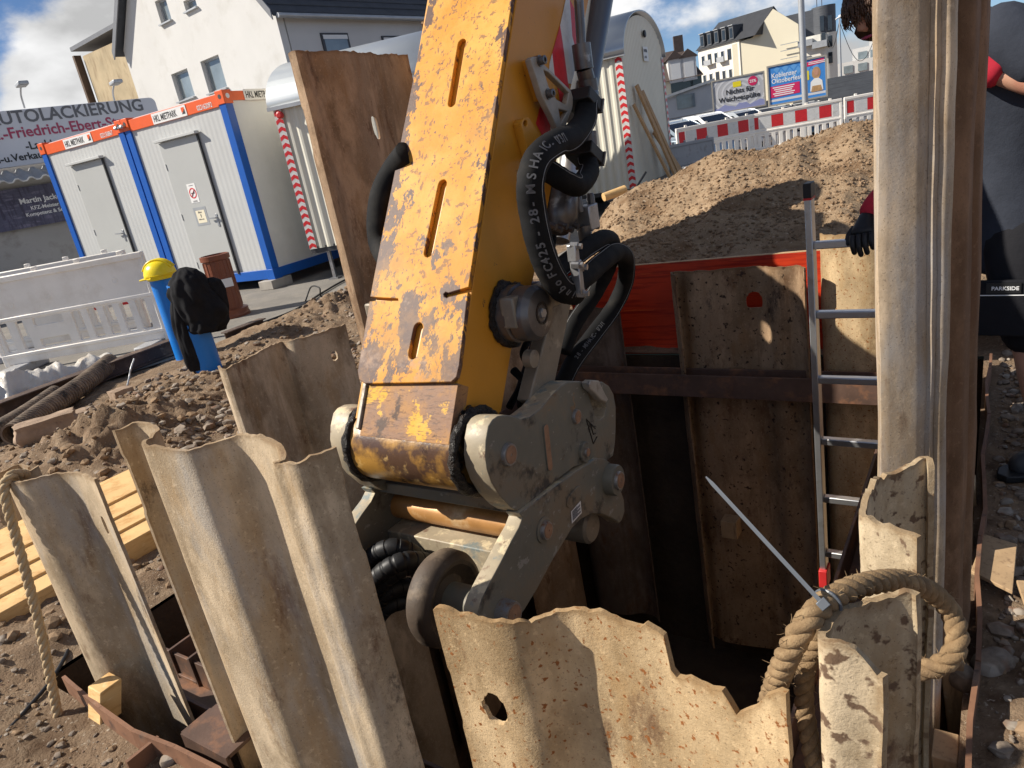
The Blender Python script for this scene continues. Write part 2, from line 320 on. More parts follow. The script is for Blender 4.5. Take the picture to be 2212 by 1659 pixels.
M['timber'] = mat('timber', (.68,.44,.19), .7, 0, .12, 5, (dict(col=(.50,.27,.09), scale=6, lo=.5, hi=.68, st=(2,2,14)), dict(col=(.80,.60,.34), scale=8, lo=.6, hi=.75, st=(3,3,10))), ((80, .15, .002),))
M['wedge'] = mat('wedge', (.40,.27,.15), .8, 0, .15, 12, (dict(col=(.22,.14,.08), scale=9, lo=.52, hi=.7, st=(6,6,1)), dict(col=(.50,.38,.24), scale=20, lo=.6, hi=.7)), ((80, .25, .002),))
M['plank'] = mat('plank', (.47,.28,.13), .75, 0, .15, 5, (dict(col=(.30,.17,.08), scale=7, lo=.5, hi=.7, st=(8,8,.6)),), ((60, .2, .003),))
M['rope'] = mat('rope', (.24,.155,.078), .9, 0, .25, 30, (dict(col=(.34,.235,.125), scale=60, lo=.5, hi=.7), dict(col=(.17,.11,.06), scale=14, lo=.55, hi=.7)), ((400, .7, .003),))
M['rope_pale'] = mat('rope_pale', (.50,.37,.215), .9, 0, .2, 30, (dict(col=(.36,.25,.14), scale=60, lo=.5, hi=.7),), ((400, .6, .002),))
M['tie'] = mat('tie', (.10,.11,.125), .35, 0, .1, 10)
M['white_plastic'] = mat('white_plastic', (.88,.83,.76), .5, 0, .06, 3, (dict(col=(.72,.65,.56), scale=3.5, lo=.5, hi=.7, op=.6), dict(col=(.40,.36,.31), scale=22, lo=.67, hi=.74, op=.6)), ((6, .08, .01),))
M['grey_plastic'] = mat('grey_plastic', (.36,.36,.37), .55, 0, .08, 3, (dict(col=(.26,.25,.24), scale=6, lo=.55, hi=.7),))
M['blue_pipe'] = mat('blue_pipe', (.012,.19,.62), .38, 0, .06, 4, (dict(col=(.10,.22,.42), scale=11, lo=.62, hi=.75, op=.6),))
M['helmet'] = mat('helmet', (.86,.66,.02), .28, 0, .04, 4)
M['cloth_black'] = mat('cloth_black', (.013,.013,.015), .9, 0, .3, 9, (), ((60, .3, .004), (500, .3, .001)), spec=.2)
M['brown_pipe'] = mat('brown_pipe', (.20,.062,.03), .4, 0, .1, 5, (dict(col=(.30,.14,.09), scale=9, lo=.58, hi=.72, op=.6),))
M['corrugated'] = mat('corrugated', (.19,.14,.10), .7, 0, .25, 9, (dict(col=(.30,.225,.155), scale=9, lo=.5, hi=.66), dict(col=(.03,.026,.022), scale=6, lo=.56, hi=.68)), ((80, .3, .003),))
M['beam_dark'] = mat('beam_dark', (.085,.055,.042), .65, 0, .25, 6, (dict(col=(.22,.15,.10), scale=6, lo=.52, hi=.68), dict(col=(.33,.25,.18), scale=17, lo=.62, hi=.7)), ((40, .3, .004),))
M['film'] = mat('film', (.66,.62,.56), .3, 0, .12, 4, (dict(col=(.45,.38,.29), scale=4, lo=.5, hi=.7),), ((14, .5, .02),))
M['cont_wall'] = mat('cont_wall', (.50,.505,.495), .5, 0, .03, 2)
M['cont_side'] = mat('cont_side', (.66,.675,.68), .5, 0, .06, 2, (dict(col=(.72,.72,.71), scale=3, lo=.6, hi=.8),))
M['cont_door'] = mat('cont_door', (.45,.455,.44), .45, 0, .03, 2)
M['cont_orange'] = mat('cont_orange', (.80,.12,.022), .4, 0, .06, 4)
M['cont_blue'] = mat('cont_blue', (.008,.095,.42), .38, 0, .08, 3)
M['label_white'] = mat('label_white', (.78,.77,.75), .5, var=0)
M['ink'] = mat('ink', (.03,.03,.033), .6, var=0)
M['ink_grey'] = mat('ink_grey', (.13,.13,.14), .6, var=0)
M['ink_red'] = mat('ink_red', (.36,.055,.11), .6, var=0)
M['ink_white'] = mat('ink_white', (.78,.78,.78), .6, var=0)
M['dark_gap'] = mat('dark_gap', (.05,.05,.05), .6)
M['concrete'] = mat('concrete', (.36,.33,.29), .9, 0, .15, 6, (), ((40, .3, .003),))
M['wagon_wall'] = mat('wagon_wall', (.68,.65,.55), .45, 0, .05, 1.5)
M['wagon_gable'] = mat('wagon_gable', (.76,.71,.58), .45, 0, .05, 1.5)
M['wagon_roof'] = mat('wagon_roof', (.50,.53,.55), .32, .55, .06, 1.5)
M['render_white'] = mat('render_white', (.60,.59,.57), .9, 0, .04, .7, (dict(col=(.52,.505,.475), scale=1.2, lo=.52, hi=.75),), ((30, .2, .01),))
M['render_grey'] = mat('render_grey', (.56,.55,.54), .9, 0, .05, .7, (), ((30, .15, .01),))
M['render_ochre'] = mat('render_ochre', (.44,.35,.22), .9, 0, .15, 1.2, (dict(col=(.30,.22,.13), scale=5, lo=.5, hi=.7, st=(1,1,.25)),), ((20, .4, .02),))
M['roof_slate'] = mat('roof_slate', (.05,.055,.066), .6, 0, .2, 3)
M['roof_brown'] = mat('roof_brown', (.075,.055,.048), .7, 0, .2, 3)
M['roof_edge'] = mat('roof_edge', (.16,.165,.18), .5, 0, .1, 3)
M['wood_dark'] = mat('wood_dark', (.12,.08,.055), .8, 0, .2, 3)
M['plaster_grey'] = mat('plaster_grey', (.40,.385,.37), .9, 0, .12, 1.0, (dict(col=(.30,.28,.26), scale=2, lo=.55, hi=.7),))
M['sign_grey'] = mat('sign_grey', (.56,.565,.60), .5, 0, .03, 1)
M['banner'] = mat('banner', (.075,.075,.13), .55, 0, .3, 2.5, (dict(col=(.16,.15,.23), scale=3, lo=.5, hi=.62, st=(1,1,5)), dict(col=(.045,.04,.08), scale=5, lo=.5, hi=.62, st=(4,4,.6))))
M['glass'] = mat('glass', (.20,.235,.25), .08, 0, .3, .8, spec=1.0)
M['glass_dark'] = mat('glass_dark', (.02,.024,.03), .06, 0, .2, 2, spec=.9)
M['frame_white'] = mat('frame_white', (.72,.72,.71), .5, var=.03)
M['frame_dark'] = mat('frame_dark', (.05,.05,.055), .5, var=.05)
M['cream'] = mat('cream', (.78,.71,.54), .9, 0, .02, .3)
M['cream_white'] = mat('cream_white', (.74,.71,.63), .9, 0, .03, .3)
M['slate'] = mat('slate', (.085,.092,.105), .6, 0, .12, 1.5, (dict(col=(.06,.064,.075), scale=2, lo=.5, hi=.6, st=(.4,.4,12)),))
M['slate_dark'] = mat('slate_dark', (.035,.037,.043), .6, 0, .15, 1.5)
M['zinc'] = mat('zinc', (.42,.43,.44), .45, .4, .1, 3)
M['car_white'] = mat('car_white', (.72,.73,.75), .25, 0, 0, 1, coat=.6)
M['car_black'] = mat('car_black', (.012,.014,.018), .2, 0, 0, 1, coat=.7)
M['car_silver'] = mat('car_silver', (.33,.36,.40), .28, .5, 0, 1, coat=.6)
M['car_blue'] = mat('car_blue', (.25,.31,.37), .25, .3, 0, 1, coat=.6)
M['tyre'] = mat('tyre', (.02,.02,.02), .8)
M['poster_swirl'] = mat('poster_swirl', (.46,.46,.48), .5, var=0)
M['poster_pale'] = mat('poster_pale', (.62,.62,.64), .5, var=0)
M['poster_lilac'] = mat('poster_lilac', (.27,.29,.50), .5, var=0)
M['poster_yellow'] = mat('poster_yellow', (.80,.66,.02), .5, var=0)
M['poster_pink'] = mat('poster_pink', (.60,.02,.11), .5, var=0)
M['poster_blue'] = mat('poster_blue', (.05,.23,.60), .5, var=0)
M['poster_sky'] = mat('poster_sky', (.11,.33,.68), .5, var=0)
M['skin'] = mat('skin', (.50,.27,.18), .5, 0, .1, 12, (dict(col=(.42,.18,.12), scale=9, lo=.5, hi=.7),), ((200, .1, .001),))
M['hair'] = mat('hair', (.09,.05,.032), .5, 0, .4, 40, (dict(col=(.11,.065,.04), scale=60, lo=.5, hi=.6, st=(1,1,.1)),), ((200, .6, .003),))
M['shirt'] = mat('shirt', (.035,.04,.054), .9, 0, .2, 7, (), ((18, .35, .012), (400, .2, .001)), spec=.2)
M['shirt_grey'] = mat('shirt_grey', (.20,.205,.215), .9, 0, .15, 9, (), ((18, .35, .012),), spec=.2)
M['shorts'] = mat('shorts', (.012,.012,.015), .85, 0, .2, 8, (), ((22, .35, .01),), spec=.25)
M['glove_red'] = mat('glove_red', (.50,.018,.04), .8, 0, .12, 20, (), ((300, .3, .001),))
M['glove_black'] = mat('glove_black', (.014,.014,.015), .5, 0, .2, 20, (), ((120, .3, .002),))
M['boot'] = mat('boot', (.03,.03,.033), .6, 0, .2, 9, (dict(col=(.10,.08,.06), scale=9, lo=.55, hi=.7),))
# ================================================================ GROUND, PIT, HEAP
PIT = (.03, 2.78, .68, 4.30)                    # s0, s1, w0, w1
def toSW(x, y): return x*E1.x+y*E1.y, x*E2.x+y*E2.y
PA, PC = onz(-260, 975), onz(800, 640)          # edge between soil and paved yard
_pd = (PC-PA).normalized(); PN = Vector((-_pd.y, _pd.x, 0))
MOUNDS = [(onz(250, 985), .17, .45), (onz(120, 1010), .08, .4), (onz(420, 860), .10, .7), (onz(330, 930), .10, .55), (onz(690, 690), .13, .6), (onz(560, 735), .08, .5), (onz(760, 665), .12, .5), (onz(30, 1420), .05, .4)]
def sstep(a, b, x):
    t = min(1, max(0, (x-a)/(b-a))); return t*t*(3-2*t)
def road_drop(d): return -.28*sstep(23.5, 28, d)-.34*sstep(29, 38, d)
def gh(x, y):
    p = Vector((x, y, 0)); far = sstep(14, 9, p.length)
    m = sstep(.35, -.15, (p-PA).dot(PN))
    if far*m <= 0:
        return -.03+road_drop(p.length)*sstep(6, 10, math.degrees(math.atan2(x, y)))*sstep(60, 50, math.degrees(math.atan2(x, y)))
    z = .035*fbm(x*1.7, y*1.7)+.018*fbm(x*6, y*6, 3)+.009*fbm(x*21, y*21, 5)
    for c, a, r in MOUNDS:
        q = ((x-c.x)**2+(y-c.y)**2)/(r*r)
        if q < 6: z += a*math.exp(-q)*(1+.35*fbm(x*9, y*9, 8))
    s, w_ = toSW(x, y)
    dp = max(PIT[0]-s, s-PIT[1], PIT[2]-w_, w_-PIT[3])
    z *= sstep(-.02, .22, dp)
    return z*far*m-.03*(1-far*m)
def axis(lo, hi, st, far):
    a = list(np.arange(lo, hi+1e-6, st)); k = st; x = hi
    while x < far: k *= 1.45; x += k; a.append(x)
    k = st; x = lo
    while x > -far: k *= 1.45; x -= k; a.insert(0, x)
    return a
def snap(a, *vals):
    for v in vals:
        i = min(range(len(a)), key=lambda j: abs(a[j]-v)); a[i] = v
    return a
sa = snap(axis(-1.5, 6.4, .03, 900), PIT[0], PIT[1]); wa = snap(axis(-.9, 7.4, .03, 900), PIT[2], PIT[3])
g = MB(); nw = len(wa)
for s_ in sa:
    for w_ in wa:
        p = SW(s_, w_); g.v.append(Vector((p.x, p.y, gh(p.x, p.y))))
for i in range(len(sa)-1):
    for j in range(nw-1):
        if PIT[0]-1e-6 <= sa[i] and sa[i+1] <= PIT[1]+1e-6 and PIT[2]-1e-6 <= wa[j] and wa[j+1] <= PIT[3]+1e-6: continue
        g.f.append((i*nw+j, i*nw+j+1, (i+1)*nw+j+1, (i+1)*nw+j))
ob = g.build('ground', M['soil'], smooth=180, origin=(0,0,0), kind='structure')
# faces must look up
if ob.data.polygons[0].normal.z < 0: ob.data.flip_normals()
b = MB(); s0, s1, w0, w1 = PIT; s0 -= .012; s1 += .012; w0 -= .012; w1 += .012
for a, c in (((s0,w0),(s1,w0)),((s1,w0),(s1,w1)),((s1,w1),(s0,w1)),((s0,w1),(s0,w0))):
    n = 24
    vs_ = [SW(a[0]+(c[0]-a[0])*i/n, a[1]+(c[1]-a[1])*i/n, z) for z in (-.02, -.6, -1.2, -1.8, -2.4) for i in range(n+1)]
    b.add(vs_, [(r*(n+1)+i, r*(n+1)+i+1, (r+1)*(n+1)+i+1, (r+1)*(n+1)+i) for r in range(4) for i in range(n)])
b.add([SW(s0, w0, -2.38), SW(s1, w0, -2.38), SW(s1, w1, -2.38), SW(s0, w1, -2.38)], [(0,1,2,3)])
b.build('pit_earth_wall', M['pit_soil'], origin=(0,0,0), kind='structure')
# paved yard
pv = MB(); P = [onz(-900, 1100), onz(-260, 975), onz(480, 742), onz(800, 640), pol(8, 9), pol(50, 10), pol(55, 23.4), pol(40, 23.3), pol(25, 23.2), pol(9, 23.4), pol(5, 60), pol(-10, 120), pol(-40, 120), pol(-62, 90)]
pv.add([Vector((p.x, p.y, .0)) for p in P], [tuple(range(len(P)))]); o = pv.build('paved_yard', M['asphalt'], origin=(0,0,0), kind='structure')
if o.data.polygons[0].normal.z < 0: o.data.flip_normals()
rd = MB(); rb_ = list(range(11, 47, 5)); rdd = [26, 28, 30, 32, 34, 36, 38, 40, 60, 90]
for b_ in rb_:
    for d in rdd: rd.v.append(pol(b_, d, road_drop(d)-.02))
rd.f = [(i*len(rdd)+j, i*len(rdd)+j+1, (i+1)*len(rdd)+j+1, (i+1)*len(rdd)+j) for i in range(len(rb_)-1) for j in range(len(rdd)-1)]
o = rd.build('road', M['road'], origin=(0,0,0), kind='structure')
if o.data.polygons[0].normal.z < 0: o.data.flip_normals()
# ---- soil heap behind the pit
CR = [(1290,440),(1350,402),(1400,392),(1450,370),(1500,345),(1560,312),(1620,300),(1680,290),(1720,275),(1760,283),(1800,270),(1860,250),(1900,243),(2000,228),(2100,240),(2200,300)]
crb = []; crt = []
for u, v in CR:
    d = ray(u, v); crb.append(math.degrees(math.atan2(d.x, d.y))); crt.append(d.z/math.hypot(d.x, d.y))
DC = 7.5
def heap_z(b_, d):
    zc = H+DC*float(np.interp(b_, crb, crt))-.07
    k = sstep(3.0, crb[0]+1.5, b_)*sstep(50, 38, b_)
    d0 = 4.50/max(.3, bvec(b_).dot(E2))
    z0 = .50 if b_ < 26.5 else .5-.25*sstep(26.5, 30, b_)
    if d < DC:
        t = max(0, (d-d0)/(DC-d0)); z = z0+(zc-z0)*(1.18*t-.18*t*t*t if t < 1 else 1)
    else: z = zc-(d-DC)*.62-.12*sstep(0, .8, d-DC)
    return z*k-.35*(1-k)
hp = MB(); bs = np.arange(2.5, 50, .17); ds = list(np.arange(4.45, 7.9, .035))+list(np.arange(7.9, 11.5, .15)); nd = len(ds)
def heap_n(x, y): return .07*fbm(x*1.6, y*1.6, 2)+.022*fbm(x*5, y*5, 7)+.010*abs(fbm(x*13, y*13, 4))+.008*fbm(x*40, y*40, 1)
for b_ in bs:
    for d in ds:
        d1 = max(d, 4.47/max(.3, bvec(b_).dot(E2))); p = pol(b_, d1); z = heap_z(b_, d1)
        hp.v.append(Vector((p.x, p.y, z+heap_n(p.x, p.y)*(sstep(-.3, .2, z)))))
hp.f = [(i*nd+j, (i+1)*nd+j, (i+1)*nd+j+1, i*nd+j+1) for i in range(len(bs)-1) for j in range(nd-1)]
o = hp.build('soil_heap', M['soil_dry'], smooth=180); tag(o, 'heap of dry brown excavated soil behind the red shuttering board', 'soil heap')
if sum(p.normal.z for p in o.data.polygons) < 0: o.data.flip_normals()
# ---- loose stones and clods
ICO = bmesh.new(); bmesh.ops.create_icosphere(ICO, subdivisions=1, radius=1); IV = [v.co.copy() for v in ICO.verts]; IF = [tuple(v.index for v in f.verts) for f in ICO.faces]
def stone(mb, p, r, fl=.65):
    q = Matrix.Rotation(random.uniform(0, 6.28), 3, 'Z') @ Matrix.Rotation(random.uniform(-.5, .5), 3, 'X')
    sx, sy = random.uniform(.8, 1.35), random.uniform(.7, 1.1)
    mb.add([p+q @ Vector((v.x*sx, v.y*sy, v.z*fl))*r*random.uniform(.8, 1.15) for v in IV], IF)
st = MB()
def scatter(mb, n, sr, wr, r0, r1, pw=2.5):
    for _ in range(n):
        s_, w_ = random.uniform(*sr), random.uniform(*wr)
        if PIT[0]-.07 < s_ < PIT[1]+.03 and PIT[2]-.06 < w_ < PIT[3]+.05: continue
        p = SW(s_, w_); r = r0+(r1-r0)*random.random()**pw
        if (p-PA).dot(PN) > .2: continue
        p.z = gh(p.x, p.y)+r*.2; stone(mb, p, r)
scatter(st, 3600, (-1.5, -.04), (.5, 4.5), .006, .032, 2.2); scatter(st, 2600, (-1.6, -.04), (.5, 5.5), .004, .014, 1.5)
scatter(st, 3200, (1.3, 4.2), (-.9, .66), .003, .017, 3.5); scatter(st, 2600, (2.85, 6.6), (.7, 6.6), .005, .04, 3); scatter(st, 1400, (2.9, 4.6), (2.2, 5.0), .008, .05, 2.5)
st.build('gravel_stones', M['gravel'], smooth=40, origin=(0,0,0), kind='stuff')['label'] = 'loose grey brown stones lying on the soil around the pit'
cl = MB(); scatter(cl, 2600, (2.85, 6.4), (.7, 6.4), .006, .04, 2.5); scatter(cl, 1500, (1.3, 4.2), (-.9, .66), .004, .018, 2.5); scatter(cl, 1200, (-1.6, -.04), (.5, 5.5), .006, .03, 2.5)
for _ in range(11000):
    b_, d = random.uniform(6, 36), random.uniform(4.9, 7.6)**1.0
    if d < 4.62/max(.3, bvec(b_).dot(E2)): continue
    p = pol(b_, d); r = .003+.017*random.random()**3.5; p.z = heap_z(b_, d)+heap_n(p.x, p.y)+r*.2
    if p.z > .1: stone(cl, p, r, .8)
cl.build('soil_clods', M['clod'], smooth=None, origin=(0,0,0), kind='stuff')['label'] = 'loose crumbly clods of brown soil on the heap and around the pit'
# ================================================================ SHEET PILES
def pile(name, label, tops, zbot, mt, group='steel trench sheets around the pit', holes=(), thick=.0095, jit=.008, step=.012, chaik=2, lean=None, fine=.34):
    tops = [Vector(p) for p in tops]
    for _ in range(chaik):
        o = [tops[0]]
        for i in range(len(tops)-1):
            a, b_ = tops[i], tops[i+1]; o += [a.lerp(b_, .25), a.lerp(b_, .75)]
        tops = o+[tops[-1]]
    L_ = [0]
    for i in range(1, len(tops)): L_.append(L_[-1]+math.hypot(tops[i].x-tops[i-1].x, tops[i].y-tops[i-1].y))
    tot = L_[-1]; n = max(8, int(tot/step)); cols = []
    xs = [p.x for p in tops]; ys = [p.y for p in tops]; zs = [p.z for p in tops]
    seed = random.uniform(0, 90)
    for i in range(n+1):
        t = tot*i/n; cols.append((float(np.interp(t, L_, xs)), float(np.interp(t, L_, ys)), float(np.interp(t, L_, zs))+jit*fbm(t*14, seed)+jit*.5*fbm(t*60, seed), t))
    zt = max(c[2] for c in cols); dep = list(np.arange(0, fine, step*1.3)); x = dep[-1]
    while x < zt-zbot-.06: x += min(.08, step*2+ (x-fine)*.15+.01); dep.append(x)
    nr = len(dep); g = MB()
    for (x, y, z, t) in cols:
        zlow = zbot; sc = (z-zlow)/(dep[-1])
        for k in dep:
            zz = z-k*sc
            dx = .0035*fbm(t*5, zz*2, seed)+.0015*fbm(t*22, zz*9, seed)
            g.v.append(Vector((x+dx, y-dx, zz)))
    faces = []
    for i in range(n):
        for j in range(nr-1): faces.append((i*nr+j, i*nr+j+1, (i+1)*nr+j+1, (i+1)*nr+j))
    for hh_ in holes:                # place along the profile, depth below the top, half sizes
        ht, hd, ra, rb = hh_[:4]; sq = len(hh_) > 4; tc_ = ht*tot; keep = []
        def q(idx):
            c = cols[idx//nr]; e = 8 if sq else 2; return (abs((c[3]-tc_)/ra)**e+abs(((c[2]-g.v[idx].z)-hd)/rb)**e)**(1/e)
        qq = {}
        for f in faces:
            if all(abs(cols[i//nr][3]-tc_) < ra*2 for i in f):
                v = [qq.setdefault(i, q(i)) for i in f]
                if sum(v)/4 < .98: continue
            keep.append(f)
        faces = keep
    g.f = faces
    o0 = Vector((sum(c[0] for c in cols)/len(cols), sum(c[1] for c in cols)/len(cols), zbot))
    o = g.build(name, mt, smooth=180, origin=o0)
    bm = bmesh.new(); bm.from_mesh(o.data); bmesh.ops.delete(bm, geom=[v for v in bm.verts if not v.link_faces], context='VERTS')
    # round off the hole edges
    for _ in range(3):
        bmesh.ops.smooth_vert(bm, verts=[v for v in bm.verts if v.is_boundary and 0.02 < min(abs(v.co.z+zbot-zt), 9) and v.co.z > .2 and holes and any(abs((zt-(v.co.z+zbot))-h[1]) < h[3]*1.9 for h in holes)], factor=.5, use_axis_x=True, use_axis_y=True, use_axis_z=True)
    bm.to_mesh(o.data); bm.free()
    at_ = o.data.attributes.new('edge', 'FLOAT', 'POINT'); ev = []
    tr = [(Vector((c[0], c[1], 0)), c[2]) for c in cols]; ax_ = np.array([(c[0]-o0.x, c[1]-o0.y) for c in cols])
    for v in o.data.vertices:
        i = int(np.argmin((ax_[:,0]-v.co.x)**2+(ax_[:,1]-v.co.y)**2)); dt = cols[i][2]-(v.co.z+zbot); de = min(cols[i][3], tot-cols[i][3])
        ev.append(max(math.exp(-max(dt, 0)/.013), .7*math.exp(-de/.008)))
    at_.data.foreach_set('value', ev)
    m = o.modifiers.new('plate', 'SOLIDIFY'); m.thickness = thick; m.offset = 0
    m = o.modifiers.new('crisp', 'EDGE_SPLIT'); m.split_angle = math.radians(48)
    o.data.polygons.foreach_set('use_smooth', [True]*len(o.data.polygons))
    tag(o, label, 'sheet pile', group); return o
Z4 = lambda l: [(x/3, y/3+518) for x, y in l]
ZT = lambda l, z: [onz(u, v, z) for u, v in l]
p1 = ZT(Z4([(30,1560),(110,1570),(190,1560),(290,1530),(430,1500),(570,1520),(625,1560)]), .80)
p1 = [p1[0]+E1*.0+E2*.10, p1[0]+E1*.035+E2*.03] + p1
pile('sheet_pile', 'pale mud-caked steel sheet with rope hung over its corner, beside the stacked timber', p1, -2.1, M['pile_pale'], holes=((.83, .17, .013, .035),))
p2 = ZT(Z4([(735,1242),(860,1182),(960,1178),(1040,1225),(905,1330),(1000,1340),(1200,1360),(1300,1335),(1480,1280),(1600,1270),(1800,1300),(1850,1420),(1740,1440),(1820,1430),(1920,1452),(2050,1400),(2170,1350)]), 1.02)
pile('sheet_pile', 'wide pale mud-caked double steel sheet left of the excavator coupler', p2, -2.1, M['pile_pale'], holes=((.735, .155, .016, .04),), step=.010)
A3, B3 = onz(1440, 1370, .80), onz(1700, 1490, .80); n3 = (B3-A3).cross(ZZ).normalized()
p3 = ZT([(940,1318),(1000,1330),(1060,1345),(1110,1348),(1160,1328),(1215,1315),(1270,1320),(1330,1335),(1400,1355),(1438,1368)], .80)
p3 += [onpl(u, v, A3, n3) for u, v in [(1446,1400),(1460,1462),(1500,1470),(1540,1477),(1575,1492),(1586,1540),(1610,1547),(1640,1530),(1668,1500),(1690,1488),(1698,1500)]]
pile('sheet_pile', 'tan rust-speckled steel sheet with torn notched top in the near foreground', p3, -2.1, M['pile_tan'], holes=((.135, .185, .021, .031),), chaik=1, step=.009, jit=.012)
Z3 = lambda l: [((2500+x/1.406)/1.736, (1700+y/1.406)/1.736) for x, y in l]
pr = ZT(Z3([(1132,1060),(1090,1035),(1000,1015),(880,1000),(810,985),(795,950),(850,880),(930,800),(1100,760),(1270,722),(1322,745)]), .88)
for p in pr[:2]: p.z -= .03
pile('sheet_pile', 'rusty mottled hooked steel sheet with thick rope laid over its top', pr, -2.1, M['pile_spot'], chaik=1, step=.008, jit=.010)
pq = ZT(Z3([(1328,440),(1260,410),(1140,365),(1045,330),(1040,290),(1075,170),(1110,112),(1200,80),(1290,60),(1375,30),(1395,60)]), .87)
pile('sheet_pile', 'pitted rusty hooked steel sheet between rope pile and tall pale sheet', pq, -2.1, M['pile_spot'], chaik=1, step=.009, jit=.012)
tl = [SW(.19,1.74,2.9), SW(.20,1.62,2.9), SW(.186,1.56,2.9), SW(.155,1.572,2.9), SW(.125,1.587,2.9), SW(.112,1.606,2.9), SW(.104,1.599,2.9), SW(.098,1.612,2.9), SW(.084,1.610,2.9), SW(.078,1.632,2.9), SW(.09,1.69,2.9)]
pile('sheet_pile', 'tall pale steel sheet being guided upright by the worker', tl, -1.7, M['pile_grey'], chaik=0, step=.006, fine=.1, thick=.013)
tl2 = [SW(.13,1.75,2.9), SW(.085,1.775,2.9), SW(.062,1.79,2.9), SW(.052,1.80,2.9), SW(.045,1.86,2.9), SW(.055,1.885,2.9), SW(.034,1.91,2.9), SW(.03,1.97,2.9)]
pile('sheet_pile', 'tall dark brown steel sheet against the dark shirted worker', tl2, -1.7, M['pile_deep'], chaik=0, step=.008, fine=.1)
for k, (wq, zt_) in enumerate(((2.2, .55), (2.62, .42), (3.05, .5), (3.48, .45))):
    pile('sheet_pile', ['low brown steel sheet behind tall sheets on right pit side', 'second low steel sheet behind tall sheets on right pit side', 'third low steel sheet behind tall sheets on right pit side', 'last low steel sheet of right pit side, near back corner'][k], [SW(.17,wq,zt_), SW(.165,wq+.1,zt_), SW(.07,wq+.16,zt_), SW(.07,wq+.28,zt_), SW(.16,wq+.34,zt_), SW(.17,wq+.40,zt_)], -2.1, M['pile_brown'], step=.03, fine=.05)
pl_ = ZT(Z4([(1418,815),(1424,838),(1470,840),(1530,800),(1650,740),(1820,650),(1862,658),(1990,630),(2110,590),(2230,540)]), .83)
pile('sheet_pile', 'mud brown steel sheet with small round hole behind the excavator coupler', pl_, -2.1, M['pile_mud'], holes=((.87, .13, .014, .024),), step=.014)
pt_ = ZT([(647,128),(643,108),(665,114),(700,112),(740,108),(790,115),(862,119),(880,118)], 2.07)
pt_[0] = pt_[1]+E1*.07+E2*.005
pile('sheet_pile', 'tall rusty brown steel sheet with square hole left of excavator arm', pt_, -2.1, M['pile_brown'], holes=((.52, .36, .026, .055, 1),), step=.016, fine=.5)
pb_ = [SW(2.62,3.40,2.19), SW(2.66,3.46,2.21), SW(2.64,3.60,2.22), SW(2.52,3.72,2.2), SW(2.52,3.9,2.2), SW(2.6,4.0,2.2)]
pile('sheet_pile', 'dark brown steel sheet peeking out between tall rusty sheet and yellow arm', pb_, -2.1, M['pile_brown'], step=.03)
# unseen tall sheets added behind the arm to cast a shadow on the heap
for k, (x0, y0, zt_) in enumerate(((.12, 4.74, 2.28), (.20, 5.2, 2.5))):
    q0 = Vector((x0, y0, zt_)); Y_ = Vector((.12, 1, 0)).normalized(); X_ = Vector((1, -.12, 0)).normalized()
    sp_ = [q0-ZZ*.14, q0+Y_*.1+X_*.07-ZZ*.06, q0+Y_*.26+X_*.08, q0+Y_*.36-ZZ*.02, q0+Y_*.50-ZZ*.06]
    pile('sheet_pile', ['nearer of two tall sheets standing hidden behind the excavator arm', 'farther of two tall sheets standing hidden behind the excavator arm'][k], sp_, -.6, M['pile_brown'], step=.03)
pk = ZT([(1430,600),(1433,582),(1458,574),(1470,580),(1500,578),(1570,570),(1640,560),(1660,572),(1716,562),(1722,580)], .64)
pile('sheet_pile', 'rust brown steel sheet with square hole standing before the red board', [SW(*toSW(p.x, p.y), .60)+E2*(4.13-toSW(p.x, p.y)[1])*.55 for p in pk], -2.1, M['pile_rust'], holes=((.63, .20, .042, .040, 1),), step=.015)
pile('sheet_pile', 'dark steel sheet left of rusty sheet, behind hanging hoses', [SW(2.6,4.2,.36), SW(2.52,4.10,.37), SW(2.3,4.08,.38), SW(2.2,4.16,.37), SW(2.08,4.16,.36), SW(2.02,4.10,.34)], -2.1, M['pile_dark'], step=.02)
pile('sheet_pile', 'sunlit tan steel sheet behind the ladder', [SW(.80,4.18,.74), SW(.76,4.08,.75), SW(.50,4.06,.74), SW(.44,4.14,.72), SW(.30,4.16,.72), SW(.22,4.1,.7)], -2.1, M['pile_tan'], step=.02)
# ---- steel bracing frame
fr = thing('bracing_frame', 'rust brown steel bracing frame with walers inside the sheet pile pit', 'steel frame', SW(1.3, 2.3, -.2))
def chan(name, p, q, inn, ht=.14, wd=.13):       # channel: web towards the pit, open side up
    mb = MB(); inn = Vector(inn)
    mb.bar(p+inn*wd/2, q+inn*wd/2, .012, ht); mb.bar(p-inn*wd/2, q-inn*wd/2, .012, ht*.96)
    mb.bar(p-ZZ*ht*.32, q-ZZ*ht*.32, wd-.013, .012); return mb.build(name, M['waler'], fr, bevel=.002)
chan('back_waler', SW(.22, 3.96, -.07), SW(2.62, 3.96, -.07), -E2)
chan('side_waler', SW(2.46, 1.0, -.12), SW(2.46, 3.86, -.12), -E1); chan('side_waler', SW(.34, 1.05, -.12), SW(.34, 3.86, -.12), E1)
chan('near_waler', SW(.36, .95, -.14), SW(2.6, .95, -.14), E2)
